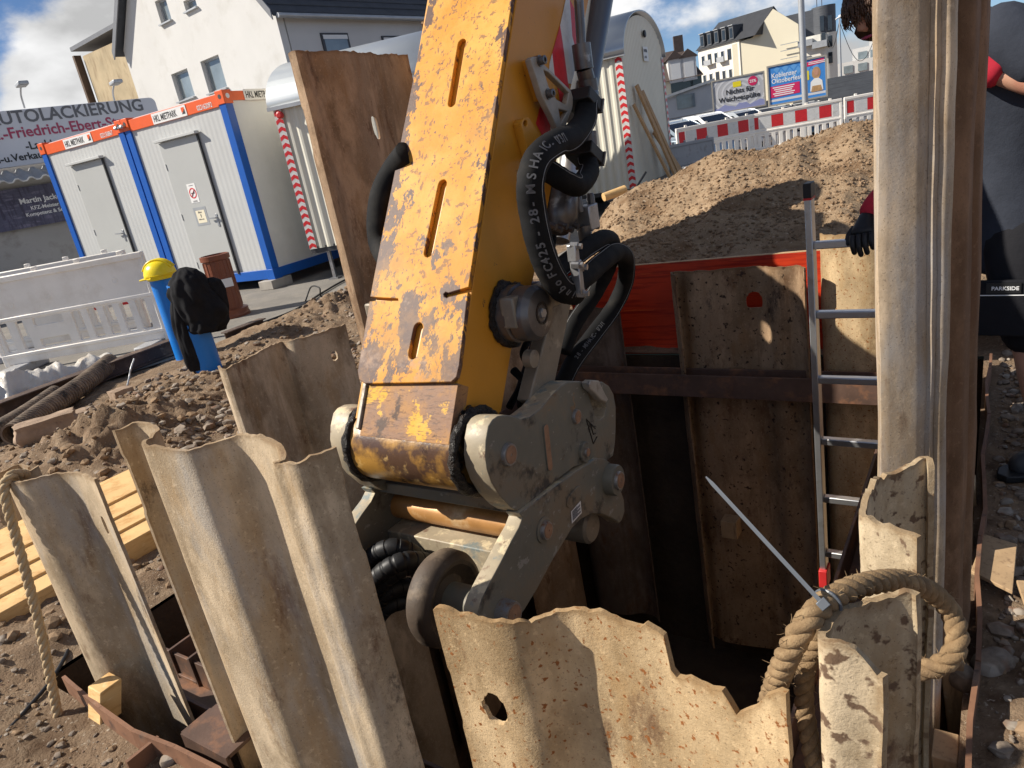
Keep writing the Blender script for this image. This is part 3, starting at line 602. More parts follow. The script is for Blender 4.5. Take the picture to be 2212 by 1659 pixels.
# outer guide strip at ground level: right side and near side
def strip(pts, nm, ht=.16, t=.012, lift=.0):
    mb = MB(); pts = [Vector(p) for p in pts]
    for i in range(len(pts)-1):
        a, b_ = pts[i], pts[i+1]; mb.bar(a, b_+(b_-a).normalized()*.001, t, ht)
    return mb.build(nm, M['frame_rust'], fr, weld=True)
rp_ = [SW(.005+.008*math.sin(i*1.7), .55+.2*i, -.005+.006*math.sin(i*2.3)) for i in range(19)]
strip(rp_, 'guide_strip', .15)
npx = [onz(u, v, .05) for u, v in [(140,1468),(165,1490),(220,1535),(290,1585),(380,1620),(475,1668)]]
npx += [SW(1.35, .60, .05), SW(.8, .585, .05), SW(.1, .56, .05)]
strip([p-ZZ*.045 for p in npx], 'guide_strip', .12)
for sx in (2.0, 1.25, .5):
    mb = MB(); mb.box(SW(sx, .63, .0), E1*.006, E2*.05, ZZ*.05); mb.build('gusset', M['frame_rust'], fr)
mb = MB(); q = onz(455, 1560, .08); qs, qw = toSW(q.x, q.y)
mb.box(SW(qs-.02, .72, -.06), E1*.11, E2*.006, ZZ*.11); mb.box(SW(qs-.02, .78, .045), E1*.11, E2*.06, ZZ*.006); mb.box(SW(qs+.09, .77, -.06), E1*.006, E2*.05, ZZ*.11)
mb.build('beam_end', M['waler'], fr)
# wooden wedges
WD = [(2090,1170,.17,.05),(2058,1285,.16,.045),(2080,1420,.13,.06),(2092,905,.12,.05),(2103,840,.1,.05),(2030,1450,.10,.045),(2020,1540,.12,.05)]
names = ['wooden wedge block beside rope loop, lower of the pair','wooden wedge block with pale sawn top between tall sheets and guide strip','tall wooden wedge block behind the rope loop','wooden wedge block near the worker shoe','wooden wedge block farthest along the right guide strip','small pale wooden wedge block inside the rope loop','wooden wedge block lowest on the right guide strip']
wd = [(1.06,.05),(1.28,.02),(1.52,-.02),(1.78,.05),(2.02,.06),(2.42,.05),(2.72,.06)]
for k, (ww, zt_) in enumerate(wd):
    mb = MB(); mb.box(SW(.045, ww, zt_-.11), E1*.026, E2*.045, ZZ*.13+E1*.012)
    tag(mb.build('wooden_wedge', M['wedge'], bevel=.003), names[k], 'wedge', 'wooden wedges along the pit')
mb = MB(); q = onz(208, 1490, .09); mb.box(q-ZZ*.05+E2*.01, E1*.04, E2*.036, ZZ*.055+E2*.02)
tag(mb.build('wooden_wedge', M['timber'], bevel=.003), 'pale sawn wooden wedge block at the foot of the pale sheet near timber', 'wedge', 'wooden wedges along the pit')
mb = MB(); mb.box(SW(1.35, 3.93, -1.05), E1*.05, E2*.05, ZZ*.06); tag(mb.build('wooden_wedge', M['wedge'], bevel=.003), 'small wooden block low inside the pit at the back', 'wedge', 'wooden wedges along the pit')
# red shuttering board
rb = thing('shuttering_board', 'red coated plywood shuttering board holding back the soil heap', 'shuttering board', SW(1.5, 4.44, -.02))
mb = MB(); Rb = [onpl(u, v, SW(1.5, 4.42), E2) for u, v in [(1350,575),(1795,537)]]
zl = Rb[0].z; zr = Rb[1].z
mb.prism([SW(2.55, 4.42, -.06), SW(.62, 4.42, -.02), SW(.62, 4.42, zr-.004), SW(2.55, 4.42, zl-.01)], E2*.027); mb.build('red_panel', M['ply_red'], rb)
mb = MB(); mb.prism([SW(.62, 4.42, zr-.0035), SW(.62, 4.447, zr-.0035), SW(2.55, 4.447, zl-.0095), SW(2.55, 4.42, zl-.0095)], ZZ*.004); mb.build('board_edge', M['ply_edge'], rb)
# ---- ladder
ld = thing('ladder', 'aluminium ladder standing in the pit with red fitting', 'ladder', SW(*toSW(*onz(1775,1255,-.6).xy), -2.38))
l0 = pol(24.55, 3.02); dr = -E1
def rail(p): 
    mb = MB(); mb.box(p+ZZ*-.62, E2*.034, dr*.0125, ZZ*1.74); return mb.build('rail', M['alu'], ld, bevel=.003)
rail(l0); rail(l0+dr*.40)
mb = MB(); mb.box(l0+ZZ*1.135, E2*.036, dr*.0145, ZZ*.028); mb.build('end_cap', M['black'], ld, bevel=.003)
mb = MB(); mb.box(l0+ZZ*1.104, E2*.0365, dr*.015, ZZ*.004); mb.build('end_cap_band', M['red'], ld)
for k in range(11):
    z = .92-.281*k; mb = MB(); mb.box(l0+dr*.2+ZZ*z, dr*.188, E2*.017, ZZ*.0145); mb.build('rung', M['alu'], ld, bevel=.004)
mb = MB(); mb.box(l0+ZZ*-.60-E1*.002-E2*.01, E2*.04, dr*.018, ZZ*.045); mb.build('red_fitting', M['red'], ld, bevel=.004)
# ================================================================ EXCAVATOR ARM
AO = at(1013, 630, 2.0); AT = math.radians(32.5)
AA = ZZ*math.cos(AT)+E2*math.sin(AT); AN = -E2*math.cos(AT)+ZZ*math.sin(AT)
def fp(u, v):
    p = onpl(u, v, AO, AN)-AO; return (p.dot(-E1), p.dot(AA))
def sp3(u, v, k=0.0): return onpl(u, v, AO-E1*k, E1)          # on the arm's right side, k outwards
def spc(u, v, k=0.0):
    p = sp3(u, v, k)-AO; return (p.dot(-AN), p.dot(AA))
D2 = lambda l: [(737+x/3, y/3) for x, y in l]
D5 = lambda l: [(691+x/3, 553+y/3) for x, y in l]
D6 = lambda l: [(691+x*.3472, 806+y*.3472) for x, y in l]
W_ = -fp(805, 640)[0]; KC = .115                            # arm width; coupler plate plane offset
BC = sp3(1095, 981, KC)
BR = abs((BC-AO).dot(AN))
print('arm width', round(W_, 3), 'boss r', round(BR, 3), 'boss', BC)
arm = thing('excavator_arm', 'worn yellow excavator arm with grey quick coupler reaching into the pit', 'excavator arm', Vector((BC.x, BC.y, BC.z-.55))+E1*.2)
def two(o, m2, ax=E1, lim=.6):
    o.data.materials.append(m2)
    for p in o.data.polygons:
        if abs(p.normal.dot(ax)) < lim: p.material_index = 1
    return o
# box section
q = [spc(u, v) for u, v in [(1083,890),(1108,740),(1153,600),(1166,540),(1206,330),(1242,150),(1272,0)]]
dx = (q[-1][0]-q[-2][0])/(q[-1][1]-q[-2][1])
TOPY = q[-1][1]+1.25
side = [(.014, spc(975, 905)[1]-.02), (.012, TOPY), (q[-1][0]+dx*(TOPY-q[-1][1]), TOPY)] + q[::-1]
low = spc(1075, 940); side.append((low[0]-.01, low[1]-.03))
mb = MB(); mb.plate(side, [], AO, -AN, AA, -W_, 0, .004); mb.build('box_section', M['paint_yellow'], arm, smooth=30)
# wear plate with slits and slots
lft = [(925,17),(819,547),(801,642),(861,645.5),(862,650),(800,651),(774,803),(777,820),(789,829)]
rgt = [(976,826),(988,815),(994,788),(1012.5,632),(971,641.5),(966.5,644),(961,641),(960,636),(964,632),(970,634),(1014,621),(1025,547),(1105,17)]
lp = [fp(*p) for p in lft]; rp = [fp(*p) for p in rgt]
dl = (lp[0][0]-lp[1][0])/(lp[0][1]-lp[1][1]); dr_ = (rp[-1][0]-rp[-2][0])/(rp[-1][1]-rp[-2][1])
outl = [(lp[0][0]+dl*(TOPY-lp[0][1]), TOPY)]+lp+rp+[(rp[-1][0]+dr_*(TOPY-rp[-1][1]), TOPY)]
def capsule(a, b, r, n=8):
    a, b = Vector(a), Vector(b); d = (b-a).normalized(); g0 = math.atan2(d.y, d.x); o = []
    for c, st_ in ((b, -90), (a, 90)):
        for k in range(n+1):
            g = g0+math.radians(st_+180*k/n); o.append((c.x+r*math.cos(g), c.y+r*math.sin(g)))
    return o
slots = [capsule(fp(999,95), fp(978,222), .0155), capsule(fp(957,400), fp(927,545), .0165), capsule(fp(905,710), fp(894,764), .0175)]
mb = MB(); mb.plate(outl, slots, AO, -E1, AA, -.012, .004, .0025); two(mb.build('wear_plate', M['paint_worn'], arm, smooth=30), M['paint_worn'])
# lower front section and boss
yB = (BC-AO).dot(AA); fl, fr2 = fp(790,826), fp(984,826)
mb = MB(); mb.prism([AO-E1*x+AA*y-AN*.0125 for x, y in (fl, (fl[0], yB), (fr2[0], yB), fr2)], -AN*.05)
mb.build('lower_front', M['lower'], arm, bevel=.002)
mb = MB(); mb.prism([AO-E1*x+AA*y-AN*.004 for x, y in ((fl[0]-.016, fl[1]), (fl[0]-.016, yB+.02), (fl[0]-.001, yB+.02), (fl[0]-.001, fl[1]))], -AN*.05); mb.build('front_lip', M['lip'], arm, bevel=.003)
sl = W_
B0 = BC+E1*KC
mb = MB(); mb.lathe(B0-E1*.0, E1, [(-.004,BR*.9),(.0,BR-.0128),(W_,BR-.0128),(W_+.006,BR*.9)], 48); mb.build('boss', M['boss'], arm, smooth=40)
def lumpy_ring(p, ax, r, r2, n=36, m=10, amp=.35, seed=0):
    mb = MB(); ax = Vector(ax).normalized(); a = ax.orthogonal().normalized(); b_ = ax.cross(a)
    for i in range(n):
        g = 2*math.pi*i/n; rd_ = a*math.cos(g)+b_*math.sin(g)
        for j in range(m):
            h = 2*math.pi*j/m; k = r2*(1+amp*fbm(math.cos(g)*4+seed, math.sin(g)*4, h)+amp*.7*fbm(math.cos(g)*13+seed, math.sin(g)*13, h*2))
            mb.v.append(Vector(p)+rd_*(r+k*math.cos(h))+ax*k*math.sin(h)*.8)
    mb.f = [(i*m+j, ((i+1) % n)*m+j, ((i+1) % n)*m+(j+1) % m, i*m+(j+1) % m) for i in range(n) for j in range(m)]
    return mb
lumpy_ring(B0-E1*.018, E1, BR-.018, .018, 60, 12, .4, 1).build('grease_ring', M['grease'], arm, smooth=180)
lumpy_ring(B0+E1*(W_+.018), E1, BR-.018, .018, 60, 12, .4, 5).build('grease_ring', M['grease'], arm, smooth=180)
mb = MB()
for k in range(30):
    c = sp3(random.gauss(1006, 9), random.gauss(925, 24), .0); stone(mb, c, random.uniform(.006, .015), .8)
mb.build('grease_smear', M['grease'], arm, smooth=180, kind='stuff')
# ---- quick coupler
cp = bpy.data.objects.new('quick_coupler', None); C.objects.link(cp); cp.parent = arm; cp.location = BC-Vector(arm.location); cp.empty_display_size = .1
cp['label'] = 'grey scratched steel quick coupler with rusty pins'
def c2(u, v, k=KC):
    p = onpl(u, v, AO-E1*k, E1)-BC; return (p.dot(E2), p.z)
up = [(1050,330),(1075,290),(1110,266),(1150,260),(1195,264),(1250,285),(1310,270),(1380,215),(1440,140),(1500,80),(1545,52),(1620,50),(1650,70),(1668,110),(1690,190),(1715,270),(1745,292),(1770,270),(1785,215),(1775,170),(1745,150),(1722,100),(1715,58),(1760,54),(1800,80),(1828,130),(1842,210),(1842,330),(1838,430),(1825,515),(1790,545),(1700,552),(1580,585),(1480,662),(1380,745),(1300,815),(1262,862),(1235,865),(1190,838),(1120,765),(1070,680),(1042,600),(1030,520),(1034,420)]
UPX = [c2(*p) for p in D6(up)]
def cplate(nm, out2, t0, t1, O=BC, mt='coupler', holes=()):
    mb = MB(); mb.plate(out2, holes, O, E2, ZZ, t0, t1, .004); return two(mb.build(nm, M[mt], cp, smooth=35), M['coupler_edge'])
cplate('side_plate', UPX, -.075, 0)
cplate('side_plate', UPX, 0, .075, O=BC+E1*(2*KC+W_))
KL = KC+.014
lo = [(1240,872),(1330,806),(1420,738),(1580,622),(1680,555),(1722,528),(1780,535),(1815,565),(1832,620),(1842,680),(1870,720),(1893,790),(1897,860),(1880,915),(1862,935),(1820,903),(1760,878),(1690,876),(1625,908),(1570,965),(1520,1050),(1440,1180),(1350,1350),(1270,1480),(1210,1560),(1150,1615),(1090,1625),(1020,1600),(985,1540),(985,1480),(1010,1400),(1060,1300),(1130,1170),(1190,1050),(1240,960),(1262,900)]
LOX = [c2(*p, KL) for p in D6(lo)]
BL = BC-E1*(KL-KC)
cplate('link_plate', LOX, -.05, 0, O=BL+(AO-E1*KL-BL).dot(E1)*E1)
cplate('link_plate', LOX, 0, .05, O=BC+E1*(2*KC+W_+.014))
def pin(x, y, r, k, h=.012, rust=True, boss_=None):
    u, v = D6([(x, y)])[0]; p = onpl(u, v, AO-E1*k, E1)
    if boss_: mb = MB(); mb.lathe(p, -E1, [(-.01, boss_[0]), (boss_[1]*.8, boss_[0]), (boss_[1], boss_[0]*.93)], 32); mb.build('pin_boss', M['coupler'], cp, smooth=35); p = p-E1*boss_[1]
    mb = MB(); mb.lathe(p, -E1, [(-.01, r*1.12), (h*.5, r*1.12), (h, r*1.04)], 28); o = mb.build('pin', M['pin'], cp, smooth=35)
    mb = MB(); mb.lathe(p-E1*h, -E1, [(-.004, r*.86), (.0015, r*.86), (.002, r*.16), (-.003, r*.1)], 24); mb.build('pin_head', M['pin_rust'], cp, smooth=35)
pin(1168, 505, .030, KC, .012); pin(1592, 270, .022, KC, .009); pin(1390, 975, .026, KL, .012, boss_=(.04, .006)); pin(1800, 660, .030, KL, .010, boss_=(.055, .035)); pin(1135, 1490, .036, KL, .04)
pin(1640, 490, .014, KC, .006, boss_=(.035, .012))
mb = MB(); mb.plate(capsule(c2(*D6([(1400,345)])[0]), c2(*D6([(1425,580)])[0]), .0135), [], BC, E2, ZZ, -.001, .006, .002); two(mb.build('stop_pad', M['pin_rust'], cp, smooth=35), M['coupler'])
mb = MB(); mb.plate(capsule(c2(*D6([(1550,800)])[0], KL), c2(*D6([(1600,740)])[0], KL), .02), [], BL, E2, ZZ, -.001, .005, .002); mb.build('stop_pad', M['coupler'], cp, smooth=35)
mb = MB(); lq = [c2(*p, KL) for p in D6([(1560,862),(1618,795),(1625,870),(1565,935)])]; mb.prism([BL+E2*x+ZZ*y-E1*.0015 for x, y in lq], -E1*.001); o = mb.build('type_label', M['label_white'], cp)
mb = MB()
for k in range(9):
    a_ = .1+.09*k; p0 = Vector(lq[0]).lerp(Vector(lq[3]), a_); p1_ = Vector(lq[1]).lerp(Vector(lq[2]), a_); e_ = .9 if k % 3 else .6
    mb.bar(BL+E2*(p0.x*.92+p1_.x*.08)+ZZ*(p0.y*.92+p1_.y*.08)-E1*.003, BL+E2*(p0.x+(p1_.x-p0.x)*e_)+ZZ*(p0.y+(p1_.y-p0.y)*e_)-E1*.003, .0008, .0022)
mb.build('label_print', M['ink_grey'], o, kind='stuff')
lv = [c2(*p) for p in D6([(1620,60),(1640,40),(1690,45),(1700,70),(1725,120),(1748,160),(1735,182),(1700,165),(1660,120),(1630,95)])]
mb = MB(); mb.plate(lv, [], BC, E2, ZZ, .002, .03, .005); mb.build('latch', M['alu_bracket'], cp, smooth=40)
mb = MB(); p = onpl(*D6([(1668,68)])[0], AO-E1*(KC+.03), E1); mb.lathe(p, -E1, [(0,.010),(.008,.010),(.009,.006)], 6); mb.build('bolt', M['steel'], cp)
# arrow mark cut into the plate
mb = MB()
for a_, b_ in (((1655,285),(1700,440)), ((1655,285),(1712,345)), ((1700,440),(1722,395)), ((1680,320),(1690,345)), ((1672,330),(1715,330)), ((1690,345),(1700,380)), ((1700,380),(1716,372))):
    x, y = c2(*D6([a_])[0]), c2(*D6([b_])[0]); mb.bar(BC+E2*x[0]+ZZ*x[1]-E1*.001, BC+E2*y[0]+ZZ*y[1]-E1*.001, .003, .003)
mb.build('arrow_mark', M['grease'], cp, kind='stuff')
# cross members between the plates
def cross(nm, x, y, mt, r=None, box=None, inset=.05, sm=35):
    u, v = D6([(x, y)])[0]; p = onpl(u, v, AO-E1*KL, E1)+E1*inset; q_ = p+E1*(W_+2*KL-2*inset)
    mb = MB()
    if r: mb.cyl(p, q_, r, 36)
    else: mb.box((p+q_)/2, (q_-p)/2, E2*box[0], ZZ*box[1])
    return mb.build(nm, M[mt], cp, smooth=sm if r else None, bevel=0 if r else .004)
cross('locking_shaft', 1390, 975, 'shaft', r=.043, inset=.03)
cross('cross_bar', 1400, 1175, 'coupler_edge', box=(.06, .045)); cross('cross_bar', 1330, 800, 'coupler', box=(.05, .02))
cross('front_bar', 1560, 640, 'coupler', box=(.05, .08), inset=.07)
mb = MB(); u, v = D6([(1700, 960)])[0]; p = onpl(u, v, AO-E1*(KC-.04), E1); q_ = p+E1*.10
mb.lathe(p, E1, [(0,.05),(.01,.06),(.10,.06),(.11,.05)], 30); mb.build('hook_roller', M['linkage'], cp, smooth=35)
M['wheel_dirty'] = mat('wheel_dirty', (.07,.05,.036), .65, 0, .3, 6, (dict(col=(.22,.165,.115), scale=7, lo=.50, hi=.66, detail=8), dict(col=(.03,.024,.02), scale=9, lo=.56, hi=.68)), ((50, .4, .004),))
# hub and wheel of the vibro head
u, v = D6([(1135, 1490)])[0]; hb = onpl(u, v, AO-E1*KL, E1)
mb = MB(); mb.lathe(hb+E1*.03, E1, [(0,.062),(.05,.06),(.07,.052),(.16,.052)], 40); mb.build('hub', M['coupler'], cp, smooth=35)
mb = MB(); mb.lathe(hb+E1*.165, E1, [(-.055,.046),(.01,.05),(.02,.072),(.012,.09),(-.002,.104),(-.004,.116),(.004,.13),(.02,.14),(.055,.142),(.07,.134),(.08,.10),(.085,.04),(.11,.04)], 56); mb.build('drive_wheel', M['wheel_dirty'], cp, smooth=35)
def ribbed(pts, r, nm, par, mt='black', rib=.012, amp=.1):
    path = smooth_path(pts, 10); L_ = 0; o = []; rr = []
    n = 140; idx = np.linspace(0, len(path)-1, n); prev = None
    for t in idx:
        i = int(t); p = path[i].lerp(path[min(i+1, len(path)-1)], t-i)
        if prev is not None: L_ += (p-prev).length
        prev = p; o.append(p); ph = (L_/rib) % 1; rr.append(r*(1-amp if ph < .22 else 1))
    mb = MB(); mb.tube(o, rr, 16); return mb.build(nm, M[mt], par, smooth=50)
for pts in ([(270,1230,2.35),(340,1130,2.3),(450,1085,2.28),(560,1110,2.3),(640,1180,2.36)], [(300,1330,2.3),(400,1230,2.24),(520,1170,2.24),(640,1170,2.3),(760,1200,2.38)], [(300,1290,2.42),(420,1190,2.4),(520,1160,2.42)], [(320,1400,2.34),(420,1270,2.28),(560,1200,2.3),(700,1210,2.4)], [(300,1480,2.38),(400,1380,2.34),(500,1330,2.36),(620,1330,2.42)], [(330,1560,2.42),(420,1450,2.38),(540,1410,2.42)]):
    ribbed([at(*D6([(a, b_)])[0], c_) for a, b_, c_ in pts], .03, 'wrapped_hose', cp, rib=.03)
# ---- linkage and cylinder
mb = MB(); hc = sp3(1097, 678, .0); mb.lathe(hc, -E1, [(-.02,.088),(.045,.088),(.05,.076),(.055,.083),(.10,.083),(.118,.07),(.122,.05)], 44); mb.build('link_hub', M['link_grey'], arm, smooth=35)
hq = hc-E1*.122
mb = MB(); mb.lathe(hq, -E1, [(-.01,.034),(.002,.034),(.002,.026),(-.01,.025)], 28); mb.build('hub_recess', M['grease'], arm, smooth=35)
mb = MB(); mb.lathe(hq, -E1, [(-.01,.016),(.006,.016),(.009,.013)], 6); mb.build('hub_bolt', M['steel'], arm)
lumpy_ring(hc-E1*.004, E1, .088, .016, 50, 10, .7, 9).build('grease_ring', M['grease'], arm, smooth=180)
def lever(a, b_, wa_, wb_, k, t, nm, mt, both=False):
    p, q_ = sp3(*a, k), sp3(*b_, k); d = (q_-p).normalized(); n_ = d.cross(E1)
    for off in ((0, 1) if both else (0,)):
        mb = MB(); s_ = E1*(W_+2*k)*off
        mb.prism([p+n_*wa_+s_, q_+n_*wb_+s_, q_-n_*wb_+s_, p-n_*wa_+s_], E1*t); o = mb.build(nm, M[mt], arm, bevel=.006)
    return o
lever((1112,678), (1232,618), .046, .040, .085, .05, 'tipping_lever', 'linkage', True)
lever((1222,630), (1165,880), .052, .062, .05, .05, 'connecting_link', 'linkage', True)
mb = MB(); p = sp3(1150, 775, .06); mb.lathe(p, -E1, [(-.02,.028),(.008,.028),(.01,.02)], 20); mb.build('link_bolt', M['linkage'], arm, smooth=35)
mb = MB(); p = sp3(1222, 628, .11); mb.lathe(p, E1, [(0,.035),(W_+.2,.035)], 28); mb.build('linkage_pin', M['link_grey'], arm, smooth=35)
def mid(u, v): return onpl(u, v, AO+E1*W_*.45, E1)
ca, cb = mid(1300, -60), mid(1232, 330); cd = (cb-ca).normalized()
mb = MB(); mb.lathe(ca-cd*1.0, cd, [(0,.066),(1.0+(cb-ca).length*.66,.066),(1.0+(cb-ca).length*.68,.074),(1.0+(cb-ca).length*.8,.074),(1.0+(cb-ca).length*.81,.04)], 36); mb.build('cylinder_barrel', M['cyl_grey'], arm, smooth=35)
ce = mid(1208, 520)
mb = MB(); mb.cyl(cb-cd*.1, ce, .04, 24); mb.build('cylinder_rod', M['steel'], arm, smooth=35)
mb = MB(); c0 = sp3(1213, 415, .0); mb.lathe(c0, (sp3(1200,520,0)-c0), [(-.02,.05),(0,.062),(.09,.066),(.11,.055),(.14,.04)], 28); mb.build('cylinder_eye', M['link_grey'], arm, smooth=40)
for k in range(5):
    mb = MB(); a_ = sp3(1195+k*12, 488+(k % 2)*7, .055); mb.lathe(a_, -E1-ZZ*.4, [(-.02,.011),(.012,.011)], 6); mb.build('bolt', M['link_grey'], arm)
# valve block
mb = MB(); p = sp3(1268, 470, .05); mb.box(p, E2*.035, -E1*.03, ZZ*.042); vb = mb.build('valve_block', M['steel'], arm, bevel=.004)
for (u, v, r, h) in ((1262,500,.022,.05),(1252,445,.012,.03),(1278,445,.014,.035),(1288,470,.009,.03)):
    mb = MB(); a_ = sp3(u, v, .055); mb.lathe(a_, ZZ if v < 460 else -ZZ, [(-.02,r),(h,r),(h+.01,r*.7)], 12); mb.build('fitting', M['link_grey'], vb, smooth=35)
# bracket, lug, decals
def plate_sp(nm, out, holes, k, t, mt, conv=D2, bev=.003):
    mb = MB(); O = AO-E1*k
    mb.plate([spc(u, v, k) for u, v in conv(out)], [[spc(u, v, k) for u, v in conv(h)] for h in holes], O, -AN, AA, -t, 0, bev); return mb.build(nm, M[mt], arm, smooth=35)
br = plate_sp('hose_bracket', [(1228,384),(1245,366),(1275,368),(1300,400),(1490,585),(1506,640),(1500,700),(1445,850),(1415,862),(1370,760),(1300,620)], [[(1312,452),(1345,470),(1478,600),(1462,680),(1398,645),(1345,560)], [(1410,705),(1470,720),(1425,800)]], .05, .022, 'alu_bracket')
for u, v in D2([(1285,395),(1340,610)]):
    mb = MB(); mb.lathe(sp3(u, v, .05), -E1, [(-.03,.017),(.003,.017),(.003,.013),(.02,.013),(.021,.007),(.012,.006)], 16); mb.build('bolt', M['link_grey'], br, smooth=35)
mb = MB(); a_, b_ = sp3(*D2([(1215,385)])[0], .02), sp3(*D2([(1295,650)])[0], .02); mb.bar(a_, b_, .02, .05, E1); mb.build('bracket_foot', M['paint_yellow'], arm, bevel=.003)
plate_sp('lug', [(1165,800),(1185,765),(1215,760),(1235,790),(1290,880),(1245,990),(1225,1020)], [[(1195+13*math.cos(a), 800+20*math.sin(a)) for a in np.linspace(0, 6.28, 12, endpoint=False)]], .03, .03, 'paint_yellow')
def decal(nm, poly, mt, k=.0015):
    mb = MB(); mb.prism([sp3(u, v, k) for u, v in D2(poly)], -E1*.0006); return mb.build(nm, M[mt], arm)
decal('red_stripe', [(1480,-5),(1565,168),(1532,375),(1497,235)], 'refl_red'); decal('white_stripe', [(1455,-5),(1480,-5),(1497,235),(1532,375),(1492,545),(1470,540),(1440,310),(1418,165)], 'refl_white')
decal('red_stripe', [(1418,165),(1440,310),(1470,540),(1480,585),(1410,600),(1385,510),(1367,345)], 'refl_red'); decal('white_stripe', [(1367,345),(1385,510),(1345,470),(1350,410)], 'refl_white')
decal('red_stripe', [(1410,600),(1470,590),(1462,690),(1425,720)], 'refl_red', .0018)
decal('red_stripe', [(1288,690),(1348,760),(1358,850),(1318,908),(1262,800)], 'refl_red'); decal('white_stripe', [(1348,760),(1388,850),(1372,880),(1358,850)], 'refl_white')
mb = MB()
for a_, b_ in (((1520,5),(1560,60)),((1560,60),(1545,105)),((1545,105),(1556,62)),((1520,5),(1527,25))): mb.bar(sp3(*D2([a_])[0], .002), sp3(*D2([b_])[0], .002), .0025, .002, E1)
mb.build('emblem', M['grease'], arm, kind='stuff')
# hose clamps
def clampblk(uv, k, nm='hose_clamp'):
    c = sp3(*uv, k); mb = MB(); mb.box(c, -AN*.045, -E1*.05, AA*.022); o = mb.build(nm, M['black'], arm, bevel=.004)
    mb = MB(); mb.box(c-AN*.049-E1*.0, -AN*.004, -E1*.055, AA*.026); mb.build('clamp_plate', M['link_grey'], o, bevel=.002)
    for sgn in (-1, 1):
        mb = MB(); mb.lathe(c-AN*.05-E1*.038*sgn, -AN, [(-.005,.011),(.014,.011),(.015,.007)], 10); mb.build('bolt', M['steel'], o)
clampblk((1258, 218), .06); clampblk((1262, 333), .06)
# fittings above the clamps
for u0, v0, u1, v1, r in ((1255,95,1262,150,.032),(1262,150,1272,190,.028),(1268,172,1272,198,.034),(1270,285,1272,315,.03),(1250,0,1256,100,.016)):
    mb = MB(); mb.cyl(sp3(u0, v0, .05), sp3(u1, v1, .05), r, 14); mb.build('hose_fitting', M['link_grey'], arm, smooth=35)
# hoses: pixel path, offset outwards
def hose(pts, r, line=True, txt=None, nm='hydraulic_hose', t0=.1, size=.03, side=None):
    path = smooth_path([sp3(u, v, k) for u, v, k in pts], 10); n = len(path)
    mb = MB(); rr = [r*(1+.05*fbm(i*.35, r*99)) for i in range(n)]; mb.tube(path, rr, 20); o = mb.build(nm, M['hose'], arm, smooth=180)
    def frame(i):
        t = (path[min(i+1, n-1)]-path[max(i-1, 0)]).normalized(); v = (EYE-path[i]); v = (v-t*v.dot(t)).normalized(); return t, v, v.cross(t)
    if line:
        ln = []
        for i in range(n):
            t, v, b_ = frame(i); g = -.95; ln.append(path[i]+(v*math.cos(g)+b_*math.sin(g))*r*1.01)
        mb = MB(); mb.tube(ln, .0011, 5); mb.build('seam_line', M['hose_line'], o)
    if txt:
        Ls = [0]
        for i in range(1, n): Ls.append(Ls[-1]+(path[i]-path[i-1]).length)
        mb = MB(); x = t0
        for ch in txt:
            if ch != ' ' and x < Ls[-1]:
                f = float(np.interp(x, Ls, range(n))); i = int(f); p = path[i].lerp(path[min(i+1, n-1)], f-i); t, v, b_ = frame(i)
                yd = v.cross(t); mb.text(ch, size, p+v*r*1.035-yd*size*.36, t, yd, bold=.02, ext=.0004)
            x += size*(.30 if ch in ' I1/' else .62)
        mb.build('hose_lettering', M['hose_text'], o, kind='stuff')
    return o
hose([(1268,225,.07),(1262,262,.09),(1235,296,.13),(1195,312,.16),(1160,345,.18),(1146,395,.18),(1150,450,.17),(1164,520,.17),(1185,580,.17),(1212,622,.17),(1240,632,.16)][::-1], .039, txt='dinbo FC425 - 28 - MSHA IC - 173/1', t0=.06, size=.035)
hose([(1268,345,.07),(1272,372,.10),(1250,400,.13),(1222,392,.13),(1190,372,.10),(1170,365,.06)], .034)
hose([(1185,600,.10),(1235,560,.10),(1280,528,.10),(1308,515,.09),(1322,530,.05),(1312,580,.0),(1280,640,-.05),(1240,700,-.08),(1215,760,-.1)], .032)
hose([(1215,632,.15),(1262,600,.15),(1302,565,.14),(1332,545,.12),(1352,560,.08),(1350,610,.02),(1325,665,-.03),(1285,720,-.06),(1240,780,-.08),(1215,830,-.1)][::-1], .033, txt='28 - MSHA IC - 173/1', t0=.10, size=.022)
hose([(1150,330,-.1),(1195,420,-.12),(1190,520,-.15),(1175,620,-.15),(1160,730,-.12),(1120,860,-.1)], .02, line=False)
hose([(1110,800,-.12),(1135,830,-.06),(1125,870,-.05),(1138,905,-.04)], .014, line=False); hose([(1100,880,-.1),(1140,800,-.1),(1130,760,-.1),(1160,700,-.1)], .012, line=False)
# left hose bulging past the arm
def lsp(u, v, k=0): return onpl(u, v, AO+E1*(W_+k), E1)
pth = smooth_path([lsp(u, v, k) for u, v, k in [(880,330,-.05),(850,370,.03),(826,420,.06),(818,480,.07),(824,530,.06),(850,575,-.03)]], 10)
mb = MB(); mb.tube(pth, .04, 20); mb.build('hydraulic_hose', M['hose'], arm, smooth=180)
# lower double clamp bar
for (a_, b_) in (((1236,528),(1240,565)), ((1243,562),(1251,635))):
    mb = MB(); mb.bar(sp3(*a_, .21), sp3(*b_, .21), .022, .03, E1); mb.build('clamp_bar', M['steel'], arm, bevel=.003)
for u, v in ((1240,532),(1243,572),(1252,577),(1255,634)):
    mb = MB(); mb.lathe(sp3(u, v, .215), -E1-AN*.2, [(-.01,.013),(.012,.013),(.013,.009),(.024,.009)], 6); mb.build('bolt', M['steel'], arm)
